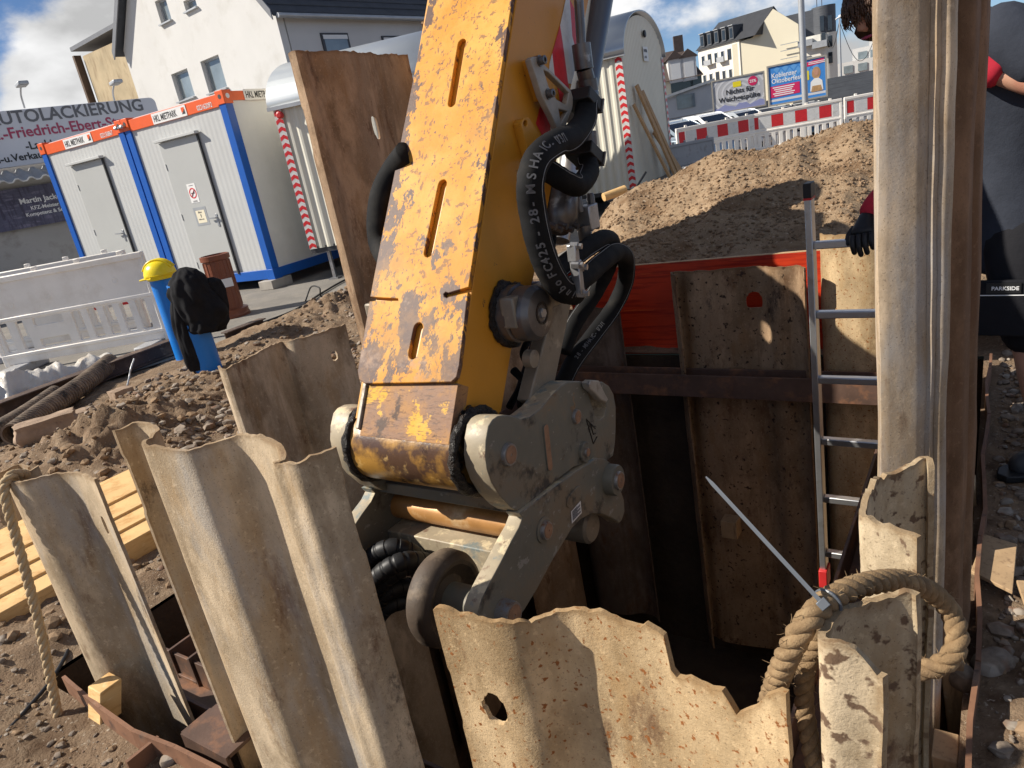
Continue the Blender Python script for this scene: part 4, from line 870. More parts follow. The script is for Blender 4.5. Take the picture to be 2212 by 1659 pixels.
# ================================================================ SITE: barriers, containers, wagons, small things
def barrier_mesh_parts(striped, colour):
    th = thing('barrier', 'x', 'barrier', (0,0,0)); slots_ = [rrect(x, .25, x+.11, .585, .02) for x in (.10,.31)]+[rrect(.52,.50,.87,.585,.015), rrect(.52,.25,.87,.34,.015)]+[rrect(x, .25, x+.11, .585, .02) for x in (.98,1.17,1.36,1.55,1.74)]
    if striped: slots_ = [rrect(x, .22, x+.07, .55, .02) for x in np.arange(.1, 1.85, .155)]
    X, Y = Vector((1,0,0)), ZZ
    mb = MB(); mb.plate(rrect(.01, .1, 1.99, 1.06, .03), slots_, (0,0,0), X, Y, -.022, .022, .006); mb.build('panel', M[colour], th, smooth=35)
    for z0, z1, y in ((1.03, 1.10, .04), (.60, .645, .034), (.18, .225, .034)):
        mb = MB(); mb.box((1, 0, (z0+z1)/2), (.995,0,0), (0,y,0), (0,0,(z1-z0)/2)); mb.build('rail', M[colour], th, bevel=.01)
    for x in (.03, 1.97):
        mb = MB(); mb.box((x, 0, .58), (.03,0,0), (0,.032,0), (0,0,.5)); mb.build('end_post', M[colour], th, bevel=.01)
    for x in (.25, .75, 1.25, 1.75):
        mb = MB(); mb.box((x, 0, 1.12), (.03,0,0), (0,.02,0), (0,0,.025)); mb.build('peg', M[colour], th, bevel=.006)
    for x in (.2, 1.8):
        mb = MB(); mb.box((x, 0, .05), (.11,0,0), (0,.30,0), (0,0,.05)); mb.build('foot', M['grey_plastic'], th, bevel=.02)
    if striped:
        for sy in (-1, 1):
            for k in range(8):
                mb = MB(); mb.box((.105+.2557*k, sy*.0235, .845), (.1275 if 0 < k < 7 else .10,0,0), (0,.0012,0), (0,0,.15)); mb.build('reflector', M['refl_red' if k % 2 == 0 else 'refl_white'], th)
    else:
        for k, (x, z) in enumerate(((.35,.78),(.8,.8),(1.25,.83),(1.6,.84),(.4,.2),(1.5,.2),(1.75,.21))):
            mb = MB(); mb.lathe(Vector((x, -.0235, z)), (0,-1,0), [(-.004,.034),(.003,.034),(.004,.028),(-.002,.02),(-.006,.008)], 18); mb.build('dimple', M[colour], th, smooth=60)
    return th
def place(th, label, p, q, group='plastic site barriers'):
    p, q = Vector(p), Vector(q); d = q-p; th.location = (p.x, p.y, p.z); th.rotation_euler = (0, 0, math.atan2(d.y, d.x)); tag(th, label, 'barrier', group)
bw = barrier_mesh_parts(False, 'white_plastic'); a_, b_ = onz(22, 808), onz(380, 745)
place(bw, 'plain white plastic barrier beside the blue pipes and yellow helmet', a_, a_+(b_-a_).normalized()*2)
b2 = copy_tree(bw); place(b2, 'white plastic barrier standing right behind the plain white one', a_+Vector((-.75, 1.1, 0)), a_+Vector((1.25, 1.05, 0)))
bs_ = barrier_mesh_parts(True, 'white_plastic')
RB0 = pol(20.75, 21.2); RBd = (pol(27.2, 21.6)-RB0).normalized()
place(bs_, 'red and white striped barrier above the middle of the soil heap', RB0, RB0+RBd*2.2)
bs_.scale = (1.16, 1.0, 1.0)
c = copy_tree(bs_); place(c, 'red and white striped barrier nearest the site wagon', RB0-RBd*2.25+Vector((.1,-.9,0)), RB0+Vector((0,-.05,0)))
c = copy_tree(bs_); place(c, 'red and white striped barrier beside the tall pale sheet', RB0+RBd*2.36+Vector((.1,.2,0)), RB0+RBd*4.7+Vector((.1,.3,0)))
wb = thing('warning_board', 'low red and white warning board seen through the white barrier slots', 'warning board', a_+Vector((.9, 1.9, 0)))
for k in range(9):
    mb = MB(); mb.box(a_+Vector((.0+.2*k, 1.9, .40)), (.0995,0,0), (0,.012,0), (0,0,.075)); mb.build('stripe', M['refl_red' if k % 2 else 'refl_white'], wb)
for k in (0, 1.6): mb = MB(); mb.box(a_+Vector((k, 1.93, .24)), (.03,0,0), (0,.015,0), (0,0,.24)); mb.build('leg', M['zinc'], wb)
bg_ = barrier_mesh_parts(False, 'grey_plastic')
for k in range(4):
    c = bg_ if k == 0 else copy_tree(bg_); p = pol(19+3.6*k, 27.5+1.4*k, -.42); place(c, ['grey plastic barrier right behind the striped ones, in front of white car', 'grey plastic barrier in front of the dark car', 'grey plastic barrier below the blue billboard', 'grey plastic barrier at the foot of the mast'][k], p, p+pol(102, 2), 'grey barriers along the road')
c = copy_tree(bg_); p = pol(14.9, 14.6); place(c, 'grey plastic barrier leaning beside the wagon planks', p, p+pol(75, 2), 'grey barriers along the road'); c.scale = (.5, 1, .85)
# ---- office containers
KC_ = pol(-16.5, 11.9); EF, ED = bvec(-59), bvec(31); CWD, CLN, Z0, Z1 = 2.44, 6.0, .14, 2.95
def container(K, lab, num, signs, side):
    t = thing('site_container', lab, 'container', K+EF*CWD/2+ED*CLN/2+ZZ*0, 'site containers')
    P = lambda f, d, z: K+EF*f+ED*d+ZZ*z
    for f in (0, CWD):
        for d in (0, CLN):
            mb = MB(); sg = .07 if f == 0 else -.07; sd_ = .07 if d == 0 else -.07
            mb.box(P(f+sg, d+sd_, (Z0+Z1)/2), EF*.07, ED*.07, ZZ*(Z1-Z0)/2-ZZ*.16); mb.build('corner_post', M['cont_blue'], t, bevel=.004)
            mb = MB(); mb.box(P(f+sg, d+sd_, Z1-.08), EF*.082, ED*.082, ZZ*.095); o = mb.build('corner_casting', M['cont_orange'], t, bevel=.006)
            if d == 0:
                mb = MB(); mb.lathe(P(f+sg, d+sd_-.083, Z1-.07), -ED, [(-.002,.032),(.002,.032)], 14); mb.build('casting_hole', M['dark_gap'], o)
            if f == 0 and d == 0:
                mb = MB(); mb.lathe(P(f+sg-.083, d+sd_, Z1-.07), -EF, [(-.002,.036),(.002,.036)], 14); mb.build('casting_hole', M['label_white'], o)
            mb = MB(); mb.box(P(f+sg, d+sd_, Z0+.08), EF*.081, ED*.081, ZZ*.082); mb.build('corner_foot', M['cont_blue'], t, bevel=.004)
    def rl(nm, a, b, z, h, mt, th_=.05):
        mb = MB(); mb.bar(a+ZZ*z, b+ZZ*z, th_*2, h); return mb.build(nm, M[mt], t, bevel=.004)
    rl('top_rail', P(.15,.055,0), P(CWD-.15,.055,0), Z1-.11, .17, 'cont_orange'); rl('top_rail', P(.055,.15,0), P(.055,CLN-.15,0), Z1-.07, .13, 'cont_orange')
    rl('bottom_rail', P(.15,.055,0), P(CWD-.15,.055,0), Z0+.085, .15, 'cont_blue'); rl('bottom_rail', P(.055,.15,0), P(.055,CLN-.15,0), Z0+.085, .15, 'cont_blue')
    def corr(p, dx, ln, z0_, z1_, outw, nm, mt, pitch=.1, amp=.0015):
        mb = MB(); n = int(ln/pitch)*4; row = []
        for i in range(n+1):
            x = ln*i/n; k = i % 4; row.append(p+dx*x+outw*(amp if k in (1, 2) else 0))
        mb.add([r+ZZ*z0_ for r in row]+[r+ZZ*z1_ for r in row], [(i, i+1, n+2+i, n+1+i) for i in range(n)]); return mb.build(nm, M[mt], t)
    corr(P(CWD-.14, .03, 0), -EF, CWD-.28, Z0+.15, Z1-.19, -ED, 'front_wall', 'cont_wall')
    corr(P(.03, .14, 0), ED, CLN-.28, Z0+.15, Z1-.13, -EF, 'side_wall', 'cont_side', .25, .002)
    mb = MB(); mb.box(P(CWD/2, CLN/2, Z1-.05), EF*(CWD/2-.1), ED*(CLN/2-.1), ZZ*.05); mb.build('roof', M['cont_side'], t)
    mb = MB(); mb.box(P(CWD-.05, CLN/2, 1.5), EF*.01, ED*(CLN/2-.15), ZZ*1.2); mb.build('far_wall', M['cont_side'], t); mb = MB(); mb.box(P(CWD/2, CLN-.05, 1.5), EF*(CWD/2-.15), ED*.01, ZZ*1.2); mb.build('rear_wall', M['cont_side'], t)
    # door
    x0, x1 = .80, 1.72
    mb = MB(); mb.box(P((x0+x1)/2, .012, (Z0+.2+2.47)/2), EF*(x1-x0)/2, ED*.014, ZZ*(2.47-Z0-.2)/2); d = mb.build('door', M['cont_door'], t, bevel=.004)
    mb = MB(); mb.box(P(x0-.012, .004, 1.38), EF*.012, ED*.016, ZZ*1.1); mb.build('door_seal', M['dark_gap'], d)
    mb = MB(); mb.box(P((x0+x1)/2-.02, -.03, 2.50), EF*.50, ED*.045, ZZ*.02); mb.build('drip_ledge', M['cont_wall'], d, bevel=.004)
    mb = MB(); mb.box(P(x0+.09, -.006, 1.17), EF*.02, ED*.006, ZZ*.10); mb.build('handle_plate', M['steel'], d, bevel=.003)
    mb = MB(); mb.bar(P(x0+.09, -.04, 1.21), P(x0+.25, -.045, 1.22), .018, .018); mb.bar(P(x0+.09, -.002, 1.21), P(x0+.09, -.045, 1.21), .018, .018); mb.build('handle', M['steel'], d)
    for z in (.5, 1.3, 2.1):
        mb = MB(); mb.cyl(P(x1-.02, -.006, z-.05), P(x1-.02, -.006, z+.05), .007, 8); mb.build('hinge', M['cont_door'], d)
    def sign(p, X, size, wd, txt=True):
        N = X.cross(ZZ); mb = MB(); mb.box(p+X*wd/2+ZZ*.075, X*wd/2, N*.002, ZZ*.078); o = mb.build('name_plate', M['label_white'], t)
        mb = MB(); mb.text('HKL MIETPARK', .135, p+X*.03+ZZ*.028+N*.003, X, ZZ, bold=.018, sx=.62); mb.build('lettering', M['ink'], o, kind='stuff')
        mb = MB(); mb.box(p+X*(wd-.07)+ZZ*.09+N*.003, X*.035, N*.001, ZZ*.035); mb.build('emblem', M['cont_orange'], o)
        mb = MB(); mb.add([p+X*(wd-.11)+ZZ*.03+N*.0045, p+X*(wd-.03)+ZZ*.03+N*.0045, p+X*(wd-.03)+ZZ*.10+N*.0045], [(0,1,2)]); mb.build('emblem', M['ink'], o)
    sign(P(1.68, .0, Z1-.19), -EF, .1, .82)
    mb = MB(); mb.text(num, .10, P(.62, .002, Z1-.17), -EF, ZZ, bold=.004, sx=.75); mb.build('number', M['ink_white'], t, kind='stuff')
    if side: sign(P(.0, .40, Z1-.14), ED, .1, .98)
    if signs:
        mb = MB(); q = P(1.27, -.004, 1.64); mb.box(q, EF*.10, ED*.001, ZZ*.15); o = mb.build('notice', M['label_white'], d)
        mb = MB(); mb.plate(circle(0,0,.083,n=28), [circle(0,0,.064,n=28)], q-ED*.002, -EF, ZZ, 0, .001); mb.bar(q-ED*.003-EF*.05+ZZ*.05, q-ED*.003+EF*.05-ZZ*.05, .001, .016, up=ED.cross(Vector((1,0,0))) if False else ED); mb.build('prohibition_ring', M['refl_red'], o)
        mb = MB()
        for z in (-.12, -.135, .12): mb.box(q-ED*.002+ZZ*z, EF*.05, ED*.0008, ZZ*.004)
        mb.box(q-ED*.002, EF*.045, ED*.0008, ZZ*.008); mb.build('notice_print', M['ink_grey'], o, kind='stuff')
        mb = MB(); q = P(1.24, -.004, 1.27); mb.box(q, EF*.15, ED*.001, ZZ*.145); o = mb.build('notice', M['zinc'], d)
        mb = MB(); mb.box(q-ED*.002-ZZ*.005, EF*.105, ED*.001, ZZ*.10); o2 = mb.build('sheet', M['poster_pale'], d); o2.data.materials[0] = M['cream']
        mb = MB(); mb.text('Büro', .045, q-ED*.0035+ZZ*.05+EF*.05, -EF, ZZ, bold=.01); mb.bar(q-ED*.004+ZZ*.035, q-ED*.004-ZZ*.02, .006, .004, up=EF); mb.bar(q-ED*.004+ZZ*.02-EF*.015, q-ED*.004+ZZ*.02+EF*.015, .006, .004)
        mb.text('Kaffeeraum', .028, q-ED*.0035-ZZ*.055+EF*.075, -EF, ZZ, bold=.01); mb.build('notice_print', M['ink'], o, kind='stuff')
    return t
K2 = KC_+EF*(CWD+.03)
container(KC_, 'grey office container with orange top rail and notices on its door', '022162092', True, True)
container(K2, 'grey office container with plain door, left of the one with notices', '022150867', False, False)
mb = MB(); mb.bar(K2-EF*.12-ED*.05+ZZ*(Z1-.10), K2+EF*.12-ED*.05+ZZ*(Z1-.10), .03, .03); mb.lathe(K2-EF*.09-ED*.05+ZZ*(Z1-.10), EF, [(0,.03),(.04,.03)], 8); mb.lathe(K2+EF*.06-ED*.05+ZZ*(Z1-.10), EF, [(0,.03),(.04,.03)], 8)
tag(mb.build('clamp', M['steel']), 'steel clamp bolt joining the two container tops', 'clamp')
for k, (f, d) in enumerate(((.12, .1), (.12, 2.6), (CWD+.03, .1))):
    mb = MB(); mb.box(KC_+EF*f+ED*d+ZZ*.07, EF*.15, ED*.22, ZZ*.07); tag(mb.build('support_block', M['concrete'], bevel=.008), ['concrete block under the right front container corner', 'concrete block under the right container side', 'concrete block under the joint of the containers'][k], 'block', 'blocks under the containers')
# yellow scuff on container side is paint
# ---- site wagons
def wagon(Cn, sd, ln, gd, wd_, zb, ze, zt, lab, gable_right, mt_side='wagon_wall'):
    # Cn: visible corner, sd: direction of long side away from it, gd: direction of gable away from it
    t = thing('site_wagon', lab, 'site wagon', Cn+sd*ln/2+gd*wd_/2, 'site wagons')
    on = -gd; og = -sd                           # outward normals of side and gable
    def corr(p, dx, l_, z0_, z1f, outw, nm, mt, pitch, amp):
        mb = MB(); n = max(4, int(l_/pitch)*4)
        for i in range(n+1):
            x = l_*i/n; q_ = p+dx*x+outw*(amp if i % 4 in (1, 2) else 0); mb.v += [q_+ZZ*z0_, q_+ZZ*z1f(x)]
        mb.f = [(2*i, 2*i+2, 2*i+3, 2*i+1) for i in range(n)]; return mb.build(nm, M[mt], t)
    arch = lambda x: ze+(zt-ze)*math.sqrt(max(0, 1-((x-wd_/2)/(wd_/2))**2))
    corr(Cn, sd, ln, zb, lambda x: ze, on, 'side_wall', mt_side, .14, .018); corr(Cn, gd, wd_, zb, arch, og, 'end_wall', 'wagon_gable', .09, .010)
    corr(Cn+gd*wd_, sd, ln, zb, lambda x: ze, -on, 'side_wall', mt_side, .14, .018); corr(Cn+sd*ln, gd, wd_, zb, arch, -og, 'end_wall', 'wagon_gable', .09, .010)
    mb = MB(); n = 22
    for i in range(n+1):
        g_ = math.pi*i/n; x = wd_/2-(wd_/2+.06)*math.cos(g_); z = ze+(zt-ze+.05)*math.sin(g_)
        for e_ in (-.06, ln+.06): mb.v.append(Cn+gd*x+sd*e_+ZZ*z)
    mb.f = [(2*i, 2*i+1, 2*i+3, 2*i+2) for i in range(n)]; o = mb.build('roof', M['wagon_roof'], t, smooth=60); m_ = o.modifiers.new('s', 'SOLIDIFY'); m_.thickness = .03
    mb = MB(); mb.bar(Cn-gd*.065+ZZ*ze-sd*.06, Cn-gd*.065+ZZ*ze+sd*(ln+.06), .03, .05); mb.build('gutter', M['zinc'], t)
    mb = MB(); mb.box(Cn+sd*ln/2+gd*wd_/2+ZZ*(zb-.02), sd*ln/2, gd*wd_/2, ZZ*.05); mb.build('floor_frame', M['frame_dark'], t)
    for cpt, dd, nn in ((Cn+sd*.065, sd, on), (Cn+gd*(wd_-.08), gd, og)):
        stp = MB(); nst = 18; hh = (ze-zb)/nst
        mb = MB(); mb.box(cpt+nn*.022+ZZ*(zb+ze)/2, dd*.062, nn*.004, ZZ*(ze-zb)/2); o = mb.build('warning_strip', M['refl_white'], t)
        for k in range(nst):
            z = zb+hh*(k+.5); q_ = cpt+nn*.0265; stp.prism([q_+dd*-.06+ZZ*(z-hh*.45), q_+ZZ*(z-hh*.15), q_+dd*.06+ZZ*(z-hh*.45), q_+dd*.06+ZZ*(z+hh*.02), q_+ZZ*(z+hh*.32), q_+dd*-.06+ZZ*(z+hh*.02)], nn*.001)
        stp.build('chevrons', M['refl_red'], o, kind='stuff')
    for e_ in (.25, ln-.25):
        mb = MB(); mb.bar(Cn+sd*e_+gd*.08+ZZ*zb, Cn+sd*e_+gd*.08+ZZ*.02, .05, .05, up=sd); mb.box(Cn+sd*e_+gd*.08+ZZ*.012, sd*.08, gd*.08, ZZ*.012); mb.build('support_leg', M['steel'], t)
    for e_ in (ln*.5,):
        for g_ in (.25, wd_-.25):
            mb = MB(); mb.lathe(Cn+sd*e_+gd*g_+ZZ*.30, gd, [(-.09,.2),(-.085,.3),(.085,.3),(.09,.2)], 24); mb.build('wheel', M['tyre'], t, smooth=35)
    return t
WA = pol(-13.4, 11.55)
wagon1 = wagon(WA, bvec(106), 3.3, bvec(16), 2.3, .51, 2.56, 3.22, 'pale corrugated site wagon between container and tall rusty sheet', False)
WB = pol(12.35, 12.9)
wagon2 = wagon(WB, bvec(-61), 3.0, bvec(29), 2.6, .40, 2.54, 3.20, 'cream corrugated site wagon with arched end wall behind the soil heap', True)
mb = MB(); og = -bvec(-61); gd = bvec(29); q = WB+gd*1.35+ZZ*2.9+og*.03
mb.lathe(q, og, [(0,.06),(.03,.06),(.035,.05)], 16); mb.build('vent', M['black'], wagon2)
mb = MB(); mb.box(q-ZZ*.33, gd*.15, og*.004, ZZ*.12); o = mb.build('plate_sign', M['label_white'], wagon2)
mb = MB(); mb.text('F METRA', .07, q-ZZ*.30-gd*.13+og*.006, gd, ZZ, bold=.02, sx=.8); mb.text('A 4x3', .06, q-ZZ*.40-gd*.11+og*.006, gd, ZZ, bold=.02, sx=.9); mb.build('sign_print', M['ink'], o, kind='stuff')
mb = MB(); mb.lathe(WA+bvec(106)*.12-bvec(16)*.05+ZZ*2.46, -bvec(16), [(0,.05),(.05,.05),(.06,.03)], 12); mb.build('marker_light', M['red'], wagon1)
# planks leaning on the wagon
for k, (x, ln_, wd_, dz) in enumerate(((.55, 2.05, .16, 0), (.85, 1.95, .14, .1), (1.35, 1.25, .24, -.1), (.25, 1.75, .10, .1))):
    b0 = WB+gd*(x+.25)+og*.62+ZZ*.02; b1 = WB+gd*(x-.15)+og*.07+ZZ*(ln_); d = (b1-b0).normalized(); s_ = gd-d*gd.dot(d); s_.normalize()
    mb = MB(); mb.box((b0+b1)/2, d*(b1-b0).length/2, s_*wd_/2, d.cross(s_)*.02); tag(mb.build('plank', M['plank'], bevel=.004), ['longest brown plank leaning on the cream wagon', 'brown plank leaning second from the wagon corner', 'short wide orange plank leaning on the wagon', 'thin dark plank nearest the wagon corner strip'][k], 'plank', 'planks leaning on the wagon')
mb = MB(); a_ = at(1365, 420, 9.5); b_ = at(1395, 372, 9.7); mb.cyl(a_-(b_-a_)*.6, b_, .016, 10); o = mb.build('shovel_handle', M['black'], smooth=40); tag(o, 'dark tool handle sticking out of the soil heap near the wagon', 'tool handle')
mb = MB(); a_ = at(1335, 415, 8.6); mb.lathe(a_, Vector((1,.3,.12)), [(-.2,.05),(.1,.055),(.102,.045)], 16); tag(mb.build('timber_log', M['timber'], smooth=40), 'small pale round timber end on the heap beside the wagon', 'log')
# ---- blue pipes, helmet, jacket
def bpipe(u, v, z1, r, lab, lean=Vector((0,0,0))):
    p = onz(u, v, .02); t = thing('blue_pipe', lab, 'pipe', Vector((p.x, p.y, 0)), 'blue pipes standing in the soil'); n = 32
    mb = MB(); top = Vector((p.x, p.y, z1))+lean; mb.tube2([Vector((p.x,p.y,-.3)), top], [r, r], ZZ, n)
    mb.f = mb.f[:-1]; mb.tube2([top, Vector((p.x,p.y,-.2))], [r*.93, r*.93], ZZ, n); mb.f = mb.f[:-2]
    b0 = n; b1 = 2*n; mb.f += [(b0+k, b0+(k+1) % n, b1+(k+1) % n, b1+k) for k in range(n)]
    mb.build('tube', M['blue_pipe'], t, smooth=50); return p, t
P1, t1 = bpipe(402, 768, .92, .105, 'blue plastic pipe with the yellow helmet on top'); P2, t2 = bpipe(452, 800, .85, .12, 'blue plastic pipe with black jacket hung over it')
ht = thing('helmet', 'yellow safety helmet sitting on the blue pipe', 'helmet', P1+ZZ*.86-Vector((P1.x,P1.y,P1.z))*0)
FWD = Vector((P1.x, P1.y, 0)).normalized()
hc_ = onpl(345, 588, P1, FWD)
mb = MB(); n, m_ = 28, 12
hx = RM @ Vector((1,0,0)); hx.z = 0; hx.normalize(); hy = ZZ.cross(hx)
for j in range(m_+1):
    f_ = math.pi/2*j/m_
    for i in range(n):
        g_ = 2*math.pi*i/n; r = .142*math.cos(f_)**.8 if j < m_ else .001; rg = 1+.03*(abs(math.sin(g_*1)) < .25)*(j > 2)
        mb.v.append(hc_+hx*r*1.12*math.cos(g_)*rg+hy*r*math.sin(g_)+ZZ*(.15*math.sin(f_)-.03))
mb.f = [(j*n+i, j*n+(i+1) % n, (j+1)*n+(i+1) % n, (j+1)*n+i) for j in range(m_) for i in range(n)]
o = mb.build('shell', M['helmet'], ht, smooth=180); s_ = o.modifiers.new('s', 'SOLIDIFY'); s_.thickness = .006
mb = MB(); mb.lathe(hc_-ZZ*.03, ZZ, [(-.035,.132),(0,.142),(.012,.146),(.014,.138)], 32); mb.build('rim', M['helmet'], ht, smooth=60)
mb = MB(); br_ = [hc_-ZZ*.045+(-hx*math.cos(a)+hy*math.sin(a))*r for a, r in [(g_, .205 if abs(g_) < .8 else .15) for g_ in np.linspace(-1.3, 1.3, 14)]]+[hc_-ZZ*.03+(-hx*math.cos(a)+hy*math.sin(a))*.13 for a in np.linspace(1.3, -1.3, 14)]
mb.prism(br_, ZZ*.008); mb.build('peak', M['helmet'], ht, smooth=40)
for k in range(3):
    mb = MB(); pts = [hc_+ (hx*(-.15+.03*q)*1.0)+hy*(.035*(k-1))+ZZ*(.155*math.sqrt(max(0,1-((-.15+.03*q)/.165)**2))-.026) for q in range(11)]; mb.tube(pts, .009, 8); mb.build('ridge', M['helmet'], ht, smooth=60)
# jacket: a draped, folded cloth over the front pipe, with a hanging sleeve
jk = thing('jacket', 'black hooded jacket draped over the blue pipe', 'jacket', P2+ZZ*.0)
def drape(rings, nm, seed, n=44, amp=.16):
    mb = MB(); vx = hx; vy = hy
    R_ = []
    for i in range(len(rings)-1):
        for k in range(5): R_.append(tuple(np.array(rings[i])*(1-k/5)+np.array(rings[i+1])*k/5))
    R_.append(rings[-1])
    for j, (u, v, rx, ry) in enumerate(R_):
        c = onpl(u, v, P2-FWD*.03, FWD)
        for i in range(n):
            g_ = 2*math.pi*i/n; f_ = 1+amp*fbm(math.cos(g_)*2.2+seed, math.sin(g_)*2.2, j*.10)+.45*amp*fbm(math.cos(g_)*6+seed, math.sin(g_)*6, j*.16)
            mb.v.append(c+vx*rx*math.cos(g_)*f_+vy*ry*math.sin(g_)*f_)
    mb.f = [(j*n+i, j*n+(i+1) % n, (j+1)*n+(i+1) % n, (j+1)*n+i) for j in range(len(R_)-1) for i in range(n)]+[tuple(range(n)), tuple((len(R_)-1)*n+i for i in range(n))[::-1]]
    o = mb.build(nm, M['cloth_black'], jk, smooth=180); s_ = o.modifiers.new('s', 'SUBSURF'); s_.levels = s_.render_levels = 1; return o
drape([(395,578,.03,.03),(398,586,.10,.09),(402,600,.145,.14),(412,625,.185,.17),(428,652,.20,.19),(440,680,.205,.19),(446,700,.20,.18),(450,712,.17,.15)], 'jacket_body', 3, amp=.24)
drape([(452,600,.03,.03),(455,608,.09,.07),(460,630,.12,.08),(466,665,.12,.08),(470,700,.10,.07),(470,714,.08,.06)], 'hood', 9, amp=.22)
drape([(388,640,.07,.07),(392,680,.085,.075),(400,720,.09,.075),(412,755,.09,.075),(422,785,.085,.07),(428,798,.07,.06)], 'sleeve', 17, amp=.2)
# brown pipe with flange
bp = thing('brown_pipe', 'brown clay pipe stub with flange standing on the paving', 'pipe', onz(505, 690)); p = onz(503, 683); tp = Vector((p.x, p.y, .83))
mb = MB(); mb.lathe(Vector((p.x,p.y,0)), ZZ, [(0,.235),(.03,.235),(.045,.225),(.10,.225),(.115,.19),(.12,.17),(.75,.165),(.76,.185),(.82,.185),(.825,.165),(.70,.155)], 40); mb.build('body', M['brown_pipe'], bp, smooth=30)
for z in (.45,): 
    for k in range(18):
        g_ = 2*math.pi*k/18; mb = MB(); mb.cyl(Vector((p.x+.168*math.cos(g_), p.y+.168*math.sin(g_), .14)), Vector((p.x+.166*math.cos(g_), p.y+.166*math.sin(g_), .74)), .007, 6); mb.build('rib', M['brown_pipe'], bp)
mb = MB(); v_ = Vector((-p.x,-p.y,0)).normalized(); s_ = v_.cross(ZZ)*-1; mb.box(Vector((p.x,p.y,.46))+v_*.176+s_*.04, s_*.085, v_*.002, ZZ*.055); mb.build('label', M['label_white'], bp)
# dark steel beams lying on the ground
def hbeam(a, b, lab, hw=.07, hh=.07):
    t = thing('steel_beam', lab, 'steel beam', (a+b)/2-ZZ*.0, 'dark steel beams on the ground'); d = (b-a).normalized(); s_ = d.cross(ZZ)
    for dz, nm in ((hh, 'top_flange'), (-hh, 'bottom_flange')):
        mb = MB(); mb.bar(a+ZZ*dz, b+ZZ*dz, hw*2, .014); mb.build(nm, M['beam_dark'], t, bevel=.003)
    mb = MB(); mb.bar(a, b, .012, hh*2-.014); mb.build('web', M['beam_dark'], t)
hbeam(onz(-60, 932)+ZZ*.08, onz(385, 762)+ZZ*.09, 'long dark steel beam lying behind the ribbed pipes')
hbeam(onz(490, 738)+ZZ*.05, onz(572, 706)+ZZ*.05, 'short dark steel beam at the edge of the paving', .06, .05)
# corrugated drain pipes
def drain(pts, r, lab):
    t = thing('drain_pipe', lab, 'pipe', Vector(pts[0])*1.0, 'ribbed drain pipes on the soil'); path = smooth_path(pts, 40); Ls = [0]
    for i in range(1, len(path)): Ls.append(Ls[-1]+(path[i]-path[i-1]).length)
    pitch = .042; n = int(Ls[-1]/pitch*5); P_ = []; R_ = []
    for i in range(n+1):
        x = Ls[-1]*i/n; f_ = float(np.interp(x, Ls, range(len(path)))); k = int(f_); P_.append(path[k].lerp(path[min(k+1, len(path)-1)], f_-k)); R_.append(r*(1.0 if (i % 5) in (0,1,2) else .80))
    mb = MB(); mb.tube(P_, R_, 28, cap=False); nn = len(mb.v)
    mb.tube([P_[0], P_[min(40, n)], ], [r*.82, r*.8], 28, cap=False); mb.f += [(k, (k+1) % 28, nn+(k+1) % 28, nn+k) for k in range(28)]
    mb.build('ribbed_tube', M['corrugated'], t, smooth=40)
    mb = MB(); d = (P_[3]-P_[0]).normalized(); mb.lathe(P_[0]+d*.12, d, [(0,r*.8),(.004,r*.8)], 28); mb.build('dark_inside', M['dark_gap'], t)
    return t
drain([onz(38, 962)+ZZ*.09, onz(110, 905)+ZZ*.09, onz(190, 850)+ZZ*.10, onz(248, 808)+ZZ*.13], .088, 'ribbed black drain pipe with open end beside the stone block')
drain([onz(-30, 968)+ZZ*.08, onz(60, 915)+ZZ*.08, onz(130, 868)+ZZ*.09], .075, 'ribbed black drain pipe partly behind the other one')
# stones
def rock(c, ax, ay, az, rot, nm, lab, mt='stone', seed=0, cat='stone'):
    bm = bmesh.new(); bmesh.ops.create_cube(bm, size=2); bmesh.ops.subdivide_edges(bm, edges=bm.edges, cuts=7, use_grid_fill=True); mb = MB(); q = Matrix.Rotation(rot, 3, 'Z')
    for v in bm.verts:
        w_ = v.co.copy(); l_ = max(abs(w_.x), abs(w_.y), abs(w_.z)); sph = w_.normalized()*1.12; w_ = w_.lerp(sph, .28 if mt == 'stone' else .75); am = .16 if mt == 'stone' else .06; f_ = 1+am*fbm(w_.x*1.3+seed, w_.y*1.3, w_.z*1.3)+am*.25*fbm(w_.x*5+seed, w_.y*5, w_.z*5); mb.v.append(Vector(c)+q @ Vector((w_.x*ax*f_, w_.y*ay*f_, w_.z*az*f_)))
    mb.f = [tuple(v.index for v in f.verts) for f in bm.faces]; bm.free(); return tag(mb.build(nm, M[mt], smooth=35), lab, cat, 'larger stones by the pit')
rock(onz(112, 948)+ZZ*.09, .21, .10, .085, .55, 'stone_block', 'long brown sandstone block in front of the ribbed pipe end', seed=2)
rock(onz(192, 908)+ZZ*.04, .10, .08, .06, .3, 'stone', 'rounded brown stone just right of the sandstone block', seed=5)
rock(onz(268, 862)+ZZ*.04, .09, .07, .06, .9, 'stone', 'reddish stone below the ribbed pipe at its far end', seed=8)
rock(onz(160, 980)+ZZ*.08, .16, .10, .07, .2, 'stone', 'flat broken brown slab half buried in dark soil', seed=11)
rock(onz(2145, 1440)+ZZ*.01, .05, .035, .03, .2, 'stone', 'largest grey stone on the gravel outside the rope loop', 'gravel', 13)
rock(onz(2075, 1470)+ZZ*.015, .028, .04, .03, .2, 'stone', 'upright brown stone beside the guide strip', 'gravel', 19)
rock(onz(365, 1645)+ZZ*.005, .022, .018, .014, .2, 'stone', 'pale pebble by the near guide strip at the picture edge', 'gravel', 23)
